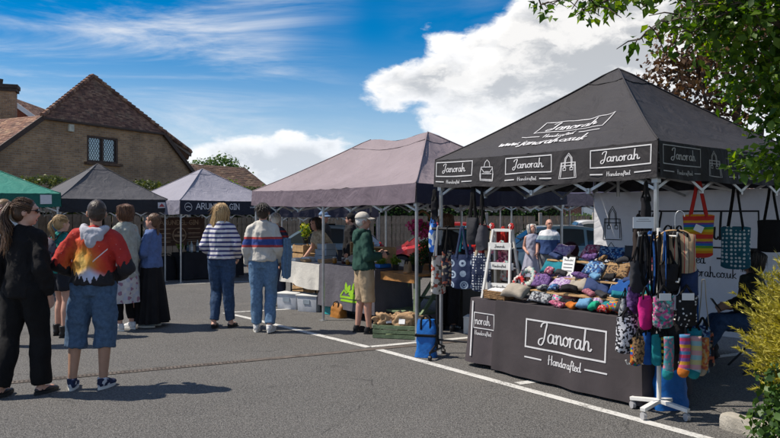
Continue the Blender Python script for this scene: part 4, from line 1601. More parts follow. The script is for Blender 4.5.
def folds(me, amp, seed, fx=9.0, fz=5.0, gate=None):
    """cloth folds: slanting ridges pushed along the normal"""
    n = len(me.vertices)
    co = np.empty(n * 3, np.float32)
    no = np.empty(n * 3, np.float32)
    me.vertices.foreach_get('co', co)
    me.vertices.foreach_get('normal', no)
    co, no = co.reshape(-1, 3), no.reshape(-1, 3)
    d = np.empty(n, np.float32)
    for i in range(n):
        x, y, z = co[i]
        a = noise.noise(Vector((x * fx + z * 2.0 + seed, y * fx + seed, z * fz - x * 1.5)))
        b = noise.noise(Vector((x * fx * 2.1 - seed, y * fx * 2.1, z * fz * 2.3 + x * 4)))
        c_ = noise.noise(Vector((x * fx * 4 + z * 9, y * fx * 4 + seed, z * fz * 3.2 - x * 7)))
        d[i] = (1 - abs(a) * 2.6) * 0.8 + b * 0.55 + (1 - abs(c_) * 2.4) * 0.22
    co += no * (d * amp)[:, None]
    me.vertices.foreach_set('co', co.ravel())
    me.update()

SKIN = {'fair': M('skin_fair', (0.56, 0.32, 0.235), 0.5, 0.08, 12, sub=0.0, spec=.35),
        'pink': M('skin_pink', (0.52, 0.28, 0.205), 0.5, 0.08, 12, spec=.35),
        'tan': M('skin_tan', (0.42, 0.235, 0.155), 0.5, 0.08, 12, spec=.35)}
EYE = M('eye_dark', (0.02, 0.015, 0.012), 0.2, 0.1)
LIP = M('lip', (0.36, 0.13, 0.11), 0.5, 0.1)
def hair_mat(name, c1, c2):
    if name in MATS:
        return MATS[name]
    m, t, bs = mat_new(name)
    rnd = t.node('ShaderNodeNewGeometry').outputs['Random Per Island']
    tc = t.node('ShaderNodeTexCoord').outputs['Object']
    st = t.node('ShaderNodeMapping', ins={0: tc, 'Scale': (90.0, 90.0, 9.0)}).outputs[0]
    f = t.math('ADD', t.math('MULTIPLY', rnd, 0.5), t.math('MULTIPLY', t.noise(st, 1.0, 3), 0.5))
    c = t.mix(t.smooth(f, .15, .85), c1 + (1,), c2 + (1,))
    t.l.new(c, bs.inputs['Base Color'])
    bs.inputs['Roughness'].default_value = 0.45
    bs.inputs['Specular IOR Level'].default_value = 0.4
    b = t.node('ShaderNodeBump', ins={'Strength': .6, 'Distance': .01, 'Height': t.noise(st, 1.0, 3)})
    t.l.new(b.outputs[0], bs.inputs['Normal'])
    MATS[name] = m
    return m
H_BROWN = hair_mat('hair_brown', (0.035, 0.018, 0.010), (0.16, 0.085, 0.045))
H_DARK = hair_mat('hair_dark', (0.010, 0.008, 0.007), (0.045, 0.030, 0.022))
H_BLOND = hair_mat('hair_blond', (0.26, 0.16, 0.07), (0.55, 0.38, 0.19))
H_CHEST = hair_mat('hair_chestnut', (0.06, 0.026, 0.014), (0.19, 0.088, 0.045))
H_GREY = hair_mat('hair_grey', (0.38, 0.36, 0.34), (0.66, 0.64, 0.60))
H_SANDY = hair_mat('hair_sandy', (0.12, 0.065, 0.03), (0.26, 0.16, 0.08))

DEF = {'hipL': (-.088, 0, .92), 'hipR': (.088, 0, .92), 'kneL': (-.10, .02, .50), 'kneR': (.10, .02, .50), 'ankL': (-.105, -.03, .09), 'ankR': (.105, -.03, .09),
       'shL': (-.160, -.01, 1.362), 'shR': (.160, -.01, 1.362), 'elL': (-.225, -.045, 1.11), 'elR': (.225, -.045, 1.11), 'wrL': (-.235, .04, .875), 'wrR': (.235, .04, .875)}

class Person:
    def __init__(s, label, x, y, yaw, H=1.7, skin='fair', joints=None, lean=0, side=0, twist=0, head=(0, 0), drop=0.0, build=1.0, shoulders=1.0, hands=(True, True), toe=(0, 0), slim=.88, vox=0.0095, foot=True, zoff=0.0):
        s.k = H / 1.7
        s.seed = hash_label(label)
        s.root = thing('person', label, 'person', (x, y, gz(y) + zoff), R(yaw))
        s.j = {k: Vector(v) for k, v in DEF.items()}
        s.skin = SKIN[skin]
        s.bld = build
        s.toe = toe
        s.spine = [Vector((0, 0, z)) for z in (.86, .95, 1.08, 1.22, 1.34, 1.41, 1.46)]
        s.srad = [(a * slim, c * (.5 + .5 * slim)) for a, c in ((.150, .105), (.168, .118), (.140, .102), (.155, .112), (.160 * shoulders, .102))] + [(.100 * slim, .080), (.058, .060)]
        s.slim = slim
        s.drop = drop
        s.pel = Vector((0, 0, .95))
        if joints:
            for k, v in joints.items():
                s.j[k] = Vector(v)
        for k in ('shL', 'shR', 'elL', 'elR', 'wrL', 'wrR'):
            s.j[k].x *= shoulders * (.35 + .65 * slim)
        T = Matrix.Translation(Vector((0, 0, -drop))) @ Matrix.Translation(s.pel) @ Matrix.Rotation(R(-lean), 4, 'X') @ Matrix.Rotation(R(side), 4, 'Y') @ Matrix.Rotation(R(twist), 4, 'Z') @ Matrix.Translation(-s.pel)
        s.T = T
        for i, p in enumerate(s.spine):
            w = max(0.0, min(1.0, (p.z - .92) / .2))
            q = T @ p
            base = p - Vector((0, 0, drop))
            s.spine[i] = base.lerp(q, w)
        for k in ('shL', 'shR', 'elL', 'elR', 'wrL', 'wrR'):
            s.j[k] = T @ s.j[k]
        neck = Vector((0, -.015, 1.45))
        s.HM = T @ Matrix.Translation(neck) @ Matrix.Rotation(R(head[0]), 4, 'Z') @ Matrix.Rotation(R(-head[1]), 4, 'X') @ Matrix.Translation(-neck)
        s.hands = hands
        s.body(vox, foot)

    def sc(s, mb):
        k = s.k
        mb.v = [(p[0] * k, p[1] * k, p[2] * k) for p in mb.v]
        return mb
    def h(s, x, y, z):
        return s.HM @ Vector((x, y, z))

    def body(s, vox, foot):
        j, mb, b = s.j, MB(), s.bld
        mb.tube(s.spine, [(a * .93, c * .93) for a, c in s.srad], 16)
        capsule(mb, s.T @ Vector((0, -.015, 1.42)), s.h(0, -.005, 1.53), .056, .050)
        X = s.HM.to_3x3()
        mb.ell(s.h(0, -.004, 1.612), (.076, .096, .092), 16, 10, X=X)
        mb.ell(s.h(0, .026, 1.548), (.058, .070, .072), 14, 9, X=X)
        mb.ell(s.h(0, .050, 1.502), (.034, .036, .026), 12, 7, X=X)
        mb.tube([s.h(0, .088, 1.606), s.h(0, .106, 1.566), s.h(0, .098, 1.556)], [.008, .014, .010], 8)
        mb.ell(s.h(0, .086, 1.628), (.050, .016, .013), 10, 6, X=X)
        for e in (-1, 1):
            mb.ell(s.h(e * .079, -.004, 1.578), (.011, .021, .031), 8, 7, X=X)
        for S_ in 'LR':
            sg = -1 if S_ == 'L' else 1
            chain(mb, [j['sh' + S_], j['el' + S_], j['wr' + S_]], [.052 * b, .042 * b, .029])
            kn, an, hp = j['kne' + S_], j['ank' + S_], j['hip' + S_]
            back = (hp - kn).normalized().cross(Vector((1, 0, 0)))
            chain(mb, [hp, hp.lerp(kn, .5), kn, kn.lerp(an, .30) + Vector((0, -.012, 0)), an], [.092 * b, .078 * b, .057, .058, .037])
            # hand: palm, four fingers and a thumb
            if s.hands[0 if S_ == 'L' else 1]:
                w, e = j['wr' + S_], j['el' + S_]
                d = (w - e).normalized()
                fwd = Vector((0, 1, 0)) if abs(d.y) < .8 else Vector((0, 0, 1))
                pw = (fwd - d * fwd.dot(d)).normalized()
                pn = d.cross(pw)
                if pn.dot(Vector((-sg, 0, 0))) < 0:
                    pn = -pn
                pc = w + d * .048
                for q in (-.026, -.009, .009, .026):
                    capsule(mb, w + d * .01 + pw * q * .6, w + d * .088 + pw * q, .015, .0125, 7)
                for q, ln in ((.029, .068), (.010, .078), (-.010, .073), (-.028, .058)):
                    a0 = w + d * .088 + pw * q
                    a1 = a0 + (d * .92 + pn * .38).normalized() * ln * .55
                    a2 = a1 + (d * .55 + pn * .83).normalized() * ln * .5
                    chain(mb, [a0, a1, a2], [.0105, .0095, .008], 6)
                t0 = w + d * .03 + pw * .026
                t1 = t0 + (pw * .62 + d * .7 + pn * .25).normalized() * .036
                t2 = t1 + (pw * .15 + d * .9 + pn * .35).normalized() * .03
                chain(mb, [t0, t1, t2], [.014, .0115, .009], 6)
            if foot:
                fd = s.footdir(S_)
                a = j['ank' + S_]
                chain(mb, [a + Vector((0, 0, -.045)) - fd * .03, a + Vector((0, 0, -.055)) + fd * .12], [.034, .026], 8)
        me = fuse(s.sc(mb), 'body', s.skin, vox, 2, .45)
        link('body', me, s.root)
        fm = MB()
        for e in (-1, 1):
            fm = MB()
            fm.ell(s.h(e * .031, .083, 1.602), (.013, .008, .007), 8, 6, X=X)
            s.sc(fm).build('eye', EYE, s.root, smooth='all')
        fm = MB()
        fm.ell(s.h(0, .089, 1.522), (.023, .009, .008), 10, 6, X=X)
        s.sc(fm).build('mouth', LIP, s.root, smooth='all')

    def footdir(s, S_):
        a = R(s.toe[0 if S_ == 'L' else 1] + (8 if S_ == 'L' else -8))
        return Vector((-math.sin(a), math.cos(a), 0))

    def top(s, name, mat, hem=.92, sleeve=1.0, loose=.022, arm=.020, hemr=1.0, collar=True, fold=.0102, vox=.0115, hood=None, taper=1.0, neckz=1.43):
        """a garment on torso and arms; sleeve is how far down the arm it goes (0 none, 1 wrist)"""
        j, mb = s.j, MB()
        pts, rad = [], []
        hz = hem - s.drop
        low = s.spine[0].copy()
        sp = list(s.spine)
        # add a hem ring
        allp = []
        zs = (.86, .95, 1.08, 1.22, 1.34, 1.41, 1.45)
        for z, p, (a, c) in zip(zs, sp, s.srad):
            if z >= hem - .02 and z <= neckz + .03:
                lo_ = loose * (hemr if z < 1.1 else (1 if z < 1.3 else (.55 if z < 1.4 else .25)))
                allp.append((p, (a + lo_, c + loose * (hemr if z < 1.1 else .8))))
        if hem < zs[0] or allp[0][0].z > hz + .03:
            a, c = s.srad[1] if hem < 1.0 else s.srad[2]
            i0 = 0
            base = s.T @ Vector((0, 0, hem)) if hem > 1.0 else Vector((0, 0, hz))
            allp.insert(0, (base, (a + loose * hemr * taper, c + loose * hemr * taper)))
        mb.tube([p for p, _ in allp], [r_ for _, r_ in allp], 20)
        for S_ in 'LR':
            sh, el, wr = j['sh' + S_], j['el' + S_], j['wr' + S_]
            b = s.bld
            mb.tube([s.T @ Vector((0, -.012, 1.425)), sh + (s.T.to_3x3() @ Vector((0, 0, .004)))], [.062, .046 * b + arm * .5], 12)
            rs = [.044 * b + arm * .58, .041 * b + arm * .85, .033 + arm * .75]
            if sleeve > .5:
                f = (sleeve - .5) * 2
                end = el.lerp(wr, f * .98)
                mb.ell(sh, rs[0], 12, 8)
                mb.tube([sh, el], [rs[0], rs[1]], 12)
                mb.ell(el, rs[1], 12, 8)
                mb.tube([el, end], [rs[1], rs[2]], 12)
            elif sleeve > 0:
                end = sh.lerp(el, sleeve * 2)
                mb.ell(sh, rs[0], 12, 8)
                mb.tube([sh, end], [rs[0], rs[1] + .006], 12)
            else:
                mb.ell(sh.lerp(s.spine[4], .25), rs[0] * .9, 12, 8)
        if collar:
            mb.tube([s.T @ Vector((0, -.018, 1.40)), s.T @ Vector((0, -.012, neckz + .035))], [.088, .066], 14)
        if hood == 'down':
            for a in np.linspace(-1.15, 1.15, 9):
                mb.ell(s.T @ Vector((math.sin(a) * .112, -.055 - math.cos(a) * .062, 1.425 - .030 * math.cos(a))), (.052, .05, .050), 10, 7)
            mb.ell(s.T @ Vector((0, -.125, 1.345)), (.095, .04, .075), 12, 8)
        me = fuse(s.sc(mb), name, mat, vox, 3, .5)
        folds(me, fold * s.k, s.seed)
        return link(name, me, s.root)

    def hood_part(s, mat):
        mb = MB()
        for a in np.linspace(-1.5, 1.5, 13):
            mb.ell(s.T @ Vector((math.sin(a) * .094, -.035 - math.cos(a) * .075, 1.452 - .030 * math.cos(a))), (.036, .038, .040), 10, 7)
        for a in np.linspace(-1, 1, 5):
            mb.ell(s.T @ Vector((a * .066, -.112 - .018 * (1 - abs(a)), 1.385 - .022 * (1 - abs(a)))), (.038, .032, .058), 10, 7)
        mb.ell(s.T @ Vector((0, -.135, 1.325)), (.05, .028, .05), 10, 7)
        me = fuse(s.sc(mb), 'hood', mat, .011, 3, .5)
        folds(me, .007, s.seed + 4, 16, 8)
        return link('hood', me, s.root)

    def trousers(s, name, mat, length=1.0, width=.022, hemw=None, fold=.0087, waist=1.0, vox=.0115):
        """length: 1 to the ankle, .5 to the knee"""
        j, mb, b = s.j, MB(), s.bld
        hemw = width if hemw is None else hemw
        a, c = s.srad[1]
        top_ = min(waist, 1.02)
        d = s.drop
        mb.tube([Vector((0, 0, .85 - d)), Vector((0, 0, .93 - d)), s.spine[1] + Vector((0, 0, top_ - .95))], [(.150 * b + .01, .112), (a + .014, c + .014), (a + .008, c + .010)], 18)
        for S_ in 'LR':
            hp, kn, an = j['hip' + S_], j['kne' + S_], j['ank' + S_]
            mb.ell(hp, .098 * b + width * .7, 12, 8)
            if length > .5:
                f = (length - .5) * 2
                end = kn.lerp(an, f * 1.0)
                mb.tube([hp, hp.lerp(kn, .5), kn], [.098 * b + width * .8, .082 * b + width, .062 + width], 14)
                mb.ell(kn, .062 + width, 12, 8)
                mb.tube([kn, kn.lerp(end, .35), end], [.062 + width, .062 + (width + hemw) / 2, .048 + hemw], 14)
            else:
                end = hp.lerp(kn, length * 2)
                mb.tube([hp, hp.lerp(kn, .5), end], [.098 * b + width * .8, .088 * b + width, .074 + hemw], 14)
        me = fuse(s.sc(mb), name, mat, vox, 3, .5)
        folds(me, fold * s.k, s.seed + 3, 8, 4.5)
        return link(name, me, s.root)

    def shorts_to(s, name, mat, drop_below, width, fold=.0087):
        """baggy shorts that reach a little below the knee"""
        j, mb = s.j, MB()
        a, c = s.srad[1]
        mb.tube([Vector((0, 0, .85)), Vector((0, 0, .93)), Vector((0, 0, 1.0))], [(.162, .12), (a + .02, c + .02), (a + .01, c + .012)], 18)
        for S_ in 'LR':
            hp, kn, an = j['hip' + S_], j['kne' + S_], j['ank' + S_]
            mb.tube([hp + Vector((0, 0, .03)), hp.lerp(kn, .5), kn, kn.lerp(an, drop_below)], [.10 + width * .6, .088 + width, .072 + width, .070 + width * 1.05], 16)
            mb.ell(hp, .10 + width * .6, 12, 8)
        me = fuse(s.sc(mb), name, mat, .0115, 2, .5)
        folds(me, fold * s.k, s.seed + 3, 8, 5)
        return link(name, me, s.root)

    def skirt(s, name, mat, z0, z1, r0, r1, n=13, depth=.02, swing=(0, 0)):
        mb = MB()
        k = s.k
        def f(a, b):
            t = 2 * PI * a
            z = z0 + (z1 - z0) * b
            r = r0 + (r1 - r0) * b ** .9
            w = depth * b * (math.sin(t * n + 1.3 * math.sin(t * 2)) + .5 * math.sin(t * (n // 2) + 2))
            return Vector(((r + w) * math.cos(t) + swing[0] * b, (r * .82 + w) * math.sin(t) + swing[1] * b, z)) * k
        mb.grid(f, 110, 22, closed_u=True)
        return mb.build(name, mat, s.root, smooth='all')

    def shoes(s, mat, sole_mat, kind='trainer'):
        for S_ in 'LR':
            a = s.j['ank' + S_]
            fd = s.footdir(S_)
            sd = Vector((fd.y, -fd.x, 0))
            X = Matrix((sd, fd, Vector((0, 0, 1)))).transposed()
            base = Vector((a.x, a.y, a.z - .09))
            mb = MB()
            def L(x, y, z):
                return base + sd * x + fd * y + Vector((0, 0, z))
            if kind in ('trainer', 'boot'):
                mb.ell(L(0, -.025, .052), (.037, .050, .046), 12, 8, X=X)
                mb.ell(L(0, .05, .047), (.040, .080, .040), 12, 8, X=X)
                mb.ell(L(.002, .125, .036), (.044, .062, .028), 12, 8, X=X)
                if kind == 'trainer':
                    mb.tube([L(0, -.015, .06), L(0, -.018, .105)], [.042, .045], 12)
                else:
                    mb.tube([L(0, -.012, .05), L(0, -.02, .12), L(0, -.02, .17)], [.046, .049, .052], 12)
            else:
                mb.ell(L(0, -.02, .040), (.034, .050, .030), 12, 8, X=X)
                mb.ell(L(0, .06, .034), (.038, .085, .026), 12, 8, X=X)
                mb.ell(L(0, .125, .028), (.041, .055, .020), 12, 8, X=X)
            me = fuse(s.sc(mb), 'shoe', mat, .009, 2, .5)
            o = link('shoe', me, s.root)
            sm = MB()
            out = []
            for t in np.linspace(0, 2 * PI, 22, endpoint=False):
                yy = .055 + .135 * math.cos(t)
                wd = .040 + .008 * math.cos(t) - .005 * math.cos(2 * t)
                out.append((wd * math.sin(t), yy))
            n = len(out)
            vs = [L(x, y, 0.002) for x, y in out] + [L(x * 1.03, y * 1.0, .026) for x, y in out]
            sm.add(vs, [tuple(range(n - 1, -1, -1)), tuple(range(n, 2 * n))] + [(i, (i + 1) % n, n + (i + 1) % n, n + i) for i in range(n)])
            s.sc(sm).build('sole', sole_mat, o, smooth=True)

    def hair(s, mat, style='short', seed=1, wind=0.0):
        rg = random.Random(seed)
        X = s.HM.to_3x3()
        mb = MB()
        h = s.h
        if style == 'crop':
            mb.ell(h(0, -.012, 1.620), (.0805, .096, .092), 18, 12, X=X)
            mb.ell(h(0, -.040, 1.585), (.074, .066, .072), 16, 10, X=X)
            me = fuse(s.sc(mb), 'hair', mat, .009, 1)
            folds(me, .003, seed, 40, 40)
            return link('hair', me, s.root)
        mb.ell(h(0, -.018, 1.624), (.087, .099, .092), 18, 12, X=X)
        mb.ell(h(0, -.045, 1.580), (.080, .066, .080), 16, 10, X=X)
        if style in ('bob', 'curly'):
            for e in (-1, 1):
                mb.ell(h(e * .068, -.012, 1.555), (.035, .055, .075), 12, 8, X=X)
            mb.ell(h(0, -.062, 1.54), (.085, .055, .085), 12, 8, X=X)
        if style == 'tied':
            mb.ell(h(0, -.112, 1.640), (.030, .030, .030), 10, 7, X=X)
        cap_me = fuse(s.sc(mb), 'hair', mat, .010, 2)
        folds(cap_me, .004, seed, 30, 10)
        o = link('hair', cap_me, s.root)
        lk = MB()
        def lock(pts, r0=.009, r1=.003, n=5):
            pts = crom(pts, 3)
            m_ = len(pts)
            lk.tube(pts, [(r0 + (r1 - r0) * (i / (m_ - 1)) ** 1.5, (r0 + (r1 - r0) * (i / (m_ - 1)) ** 1.5) * .55) for i in range(m_)], n)
        if style == 'short':
            for i in range(260):
                a = rg.uniform(0, 2 * PI)
                e = rg.uniform(.05, 1.4)
                p = Vector((math.cos(a) * math.cos(e) * .086, math.sin(a) * math.cos(e) * .098 - .018, 1.624 + math.sin(e) * .092))
                if p.y > .055:
                    continue
                q = p + Vector((p.x * .25, -.02 + (p.y) * .2, -.035))
                lock([h(*p), h(*((p + q) / 2 + Vector((p.x, p.y, .1)) * .08)), h(*q)], .0055, .002)
        if style == 'tied' or style == 'tied_short':
            tie = Vector((0, -.118, 1.645))
            for i in range(190):
                a = rg.uniform(-.2, PI + .2)
                e = rg.uniform(.0, 1.3)
                p = Vector((math.cos(a) * math.cos(e) * .089, .05 - math.sin(a) * math.cos(e) * .07, 1.62 + math.sin(e) * .098 - .02))
                mid = (p + tie) / 2
                dv = Vector((mid.x, mid.y + .018, mid.z - 1.62))
                dv = dv.normalized() * .103
                lock([h(*p), h(dv.x * rg.uniform(.98, 1.04), dv.y - .018, dv.z * rg.uniform(.98, 1.03) + 1.622), h(*tie)], .0046, .004)
        if style == 'tied':
            for i in range(170):
                a = rg.uniform(0, 2 * PI)
                w = rg.uniform(0, 1) ** .5
                dx, dy = math.cos(a) * w, math.sin(a) * w
                ln = rg.uniform(.28, .46)
                pts = []
                for q in range(7):
                    t = q / 6
                    wave = math.sin(t * 10 + a * 2 + rg.uniform(-.6, .6)) * .020 * t
                    pts.append(h(dx * (.02 + .10 * math.sin(PI * min(1, t * .75))) + wave + wind * t, -.125 - .045 * math.sin(PI * min(1, t * 1.5)) + dy * (.018 + .05 * t), 1.645 + .02 * (1 - t) - ln * t))
                lock(pts, .0068, .002)
        if style == 'tied_short':
            for i in range(110):
                a = rg.uniform(0, 2 * PI)
                w = rg.uniform(0, 1) ** .5
                dx, dy = math.cos(a) * w, math.sin(a) * w
                ln = rg.uniform(.2, .32)
                pts = [h(dx * (.012 + .035 * math.sin(PI * t * .8)) + wind * t, -.12 - .05 * math.sin(PI * min(1, t * 1.4)) + dy * .025 * (1 - t * .5), 1.64 - ln * t) for t in np.linspace(0, 1, 6)]
                lock(pts, .006, .002)
        if style == 'braid':
            for i in range(15):
                t = i / 14
                for e in (-1, 1):
                    lk.ell(h(e * .013 * (1.1 - .5 * t) + wind * t, -.085 - .02 * math.sin(t * 3), 1.56 - .30 * t + e * .01), (.020 * (1.1 - .45 * t), .018 * (1.1 - .45 * t), .020), 8, 6)
        if style in ('loose', 'curly', 'bob'):
            nn = 380 if style == 'loose' else 320
            for i in range(nn):
                a = rg.uniform(-.65, PI + .65)           # round the back from temple to temple
                e = rg.uniform(.0, 1.35)
                p = Vector((math.cos(a) * math.cos(e) * .089, -.01 - math.sin(a) * math.cos(e) * .098, 1.624 + math.sin(e) * .092))
                ln = {'loose': rg.uniform(.26, .52), 'curly': rg.uniform(.10, .15), 'bob': rg.uniform(.12, .17)}[style]
                out = Vector((math.cos(a), -math.sin(a) * 1.0, 0))
                pts = [h(*p)]
                for q in range(1, 6):
                    t = q / 5
                    cur = (math.sin(t * 14 + i) * .018 if style == 'curly' else math.sin(t * 6 + i) * .008)
                    rr = .094 + .016 * math.sin(PI * t) + cur * .6 - (.02 * t if style == 'loose' else .0)
                    z = 1.624 + math.sin(e) * .092 * (1 - t) - (ln + .02) * t + .02
                    pts.append(h(out.x * rr + cur * .5 + wind * t * t + rg.uniform(-.006, .006), out.y * rr * 1.06 - .006, z))
                lock(pts, .0064, .002)
        for i in range(90):              # stray hairs that break the outline
            a = rg.uniform(-.5, PI + .5)
            e = rg.uniform(.0, 1.4)
            p = Vector((math.cos(a) * math.cos(e) * .09, -.014 - math.sin(a) * math.cos(e) * .10, 1.624 + math.sin(e) * .094))
            o1 = Vector((p.x, p.y + .014, p.z - 1.60)).normalized()
            q1 = p + o1 * rg.uniform(.008, .022) + Vector((wind * .1, -.01, -.02))
            q2 = q1 + o1 * rg.uniform(-.012, .02) + Vector((wind * .3 + rg.uniform(-.02, .02), -.012, -rg.uniform(.03, .08)))
            lock([h(*p), h(*q1), h(*q2)], .0022, .0009, 3)
        if lk.v:
            s.sc(lk).build('hair_locks', mat, o, smooth='all')
        return o

    def glasses(s, mat, dark=True):
        mb = MB()
        for e in (-1, 1):
            if dark:
                mb.ell(s.h(e * .034, .098, 1.600), (.029, .008, .021), 10, 6, X=s.HM.to_3x3())
            else:
                pts = [s.h(e * .034 + .026 * math.cos(t), .10, 1.600 + .018 * math.sin(t)) for t in np.linspace(0, 2 * PI, 12)]
                mb.tube(pts, .0028, 5, cap=False)
            mb.tube([s.h(e * .060, .094, 1.606), s.h(e * .084, .03, 1.604), s.h(e * .085, -.005, 1.594)], .0035, 5)
        mb.tube([s.h(-.01, .104, 1.604), s.h(.01, .104, 1.604)], .003, 5)
        return s.sc(mb).build('sunglasses' if dark else 'spectacles', mat, s.root, smooth='all')

    def cap(s, mat):
        X = s.HM.to_3x3()
        mb = MB()
        def f(a, b):
            t, e = 2 * PI * a, PI / 2 * b
            return s.h(math.cos(t) * math.cos(e) * .094, math.sin(t) * math.cos(e) * .108 - .006, 1.635 + math.sin(e) * .092)
        mb.grid(f, 24, 8, closed_u=True)
        o = s.sc(mb).build('cap', mat, s.root, smooth='all', thick=.003, weld=True)
        mb = MB()
        def g(a, b):
            t = PI * (.14 + .72 * a)
            r = 1.0 + .72 * b
            return s.h(math.cos(t) * .094 * (1 + .12 * b), math.sin(t) * .108 * r - .006, 1.637 - .022 * b - .015 * b * abs(math.cos(t)))
        mb.grid(g, 14, 5)
        s.sc(mb).build('peak', mat, o, smooth='all', thick=.003)
        return o

def hash_label(t):
    return sum((i + 1) * ord(c) for i, c in enumerate(t)) % 97 + 0.37

# ---- clothing cloths
BLACKCLOTH = cloth('black_cloth', (0.0075, 0.007, 0.0075), .92, .25)
DENIM = cloth('mid_denim', (0.062, 0.108, 0.18), .85, .22, 30)
DENIM_D = cloth('dark_denim', (0.032, 0.062, 0.125), .85, .22, 30)
DENIM_L = cloth('light_denim', (0.115, 0.20, 0.32), .85, .2, 30)
TRAINER_W = cloth('white_trainer', (0.62, 0.61, 0.60), .6, .1)
SOLE_W = M('white_sole', (0.66, 0.65, 0.62), .6, .1)
SOLE_K = M('black_sole', (0.018, 0.018, 0.018), .7, .2)
BLACKLEATHER = M('black_leather', (0.016, 0.015, 0.016), .4, .2)
DARKGLASS = M('dark_glass', (0.008, 0.008, 0.009), .12, .05)

def hoodie_mat():
    m, t, bs = mat_new('sunset_forest_print')
    tc = t.node('ShaderNodeTexCoord').outputs['Object']
    sep = t.node('ShaderNodeSeparateXYZ', ins={0: tc})
    x, y, z = sep.outputs
    ax = t.math('ABSOLUTE', t.math('ADD', x, -.015))
    sp = t.math('PINGPONG', t.math('ADD', x, t.math('MULTIPLY', t.noise(tc, 6, 1), .05)), .026)
    tree_h = t.math('ADD', t.math('ADD', 0.985, t.math('MULTIPLY', ax, .55)), t.math('MULTIPLY', sp, 2.0))
    tree_h = t.math('ADD', tree_h, t.math('MULTIPLY', t.math('SUBTRACT', t.noise(tc, 55, 2), .5), .05))
    forest = t.smooth(t.math('SUBTRACT', z, tree_h), .004, -.004)
    cl = t.noise(tc, 5.5, 5, .6, .6)
    # a lit column of orange and yellow left of centre, red outside it
    dx = t.math('ADD', x, .055)
    col = t.math('SUBTRACT', 1.0, t.math('MULTIPLY', t.math('ABSOLUTE', dx), 3.6))
    hgt = t.smooth(z, 1.56, 1.15)
    f = t.math('ADD', t.math('MULTIPLY', t.math('MULTIPLY', col, hgt), .95), t.math('MULTIPLY', t.math('SUBTRACT', cl, .5), .7))
    c = t.ramp(f, [(0.0, (0.42, 0.022, 0.016)), (0.22, (0.52, 0.035, 0.02)), (0.42, (0.60, 0.10, 0.02)), (0.66, (0.62, 0.24, 0.03)), (0.92, (0.66, 0.42, 0.10))])
    # pale glow between the trees
    gd = t.math('ADD', t.math('MULTIPLY', ax, 5.5), t.math('ABSOLUTE', t.math('MULTIPLY', t.math('SUBTRACT', z, 1.05), 9.0)))
    c = t.mix(t.smooth(gd, 1.15, .3), c, (0.50, 0.53, 0.68, 1))
    # stars and a streak
    v = t.node('ShaderNodeTexVoronoi', ins={'Scale': 24.0, 'Vector': tc})
    c = t.mix(t.smooth(v.outputs['Distance'], .075, .05), c, (0.68, 0.55, 0.52, 1))
    ln = t.math('ABSOLUTE', t.math('SUBTRACT', t.math('SUBTRACT', z, 1.20), t.math('MULTIPLY', t.math('SUBTRACT', x, .05), .95)))
    seg = t.math('MULTIPLY', t.math('GREATER_THAN', x, .045), t.math('LESS_THAN', x, .165))
    c = t.mix(t.math('MULTIPLY', t.smooth(ln, .008, .004), seg), c, (0.7, 0.62, 0.6, 1))
    c = t.mix(forest, c, (0.012, 0.011, 0.014, 1))
    t.l.new(c, bs.inputs['Base Color'])
    bs.inputs['Roughness'].default_value = .85
    fabric_bump(t, bs, tc, .3)
    return m

# 1. woman in black, left foreground
p = Person('woman in black jacket and black trousers, long brown ponytail, leftmost in the foreground', -3.30, 6.32, -12, 1.765, 'fair', {'kneL': (-.11, -.03, .50), 'ankL': (-.13, -.14, .10), 'kneR': (.11, .06, .50), 'ankR': (.12, .06, .09), 'elL': (-.24, -.10, 1.12), 'elR': (.235, -.06, 1.11), 'wrR': (.225, .05, .87)}, head=(-58, 2), build=1.08)
p.trousers('trousers', BLACKCLOTH, 1.0, .014, .034)
p.top('jacket', cloth('black_jacket', (0.009, 0.0082, 0.009), .9, .25, 5, .4), .86, 1.0, .030, .028, 1.15, fold=.0145)
p.shoes(BLACKLEATHER, SOLE_K, 'flat')
p.hair(H_BROWN, 'tied', 5)
p.glasses(DARKGLASS)
# 2. man with the printed hoodie
p = Person('man seen from behind in a red and orange forest print hoodie and denim shorts', -2.775, 6.55, 4, 1.755, 'tan', {'kneL': (-.15, .01, .50), 'kneR': (.105, .01, .50), 'ankL': (-.175, -.03, .09), 'ankR': (.09, -.01, .09), 'elL': (-.285, -.05, 1.12), 'elR': (.285, -.05, 1.12), 'wrL': (-.17, .13, 1.02), 'wrR': (.17, .13, 1.02)},
           side=3, head=(22, 0), build=1.1, shoulders=1.10, toe=(4, -6), slim=.96)
p.shorts_to('shorts', DENIM, .30, .020, .013)
p.top('hoodie', hoodie_mat(), .93, 1.0, .045, .030, 1.0, fold=.0145)
p.hood_part(cloth('grey_marl', (0.42, 0.42, 0.46), .9, .1, 20))
p.hair(H_DARK, 'crop', 2)
p.glasses(DARKGLASS, False)
p.shoes(patches('navy_trainer', [(0.018, 0.022, 0.05), (0.02, 0.03, 0.07), (0.55, 0.55, 0.58)], 26), SOLE_W)
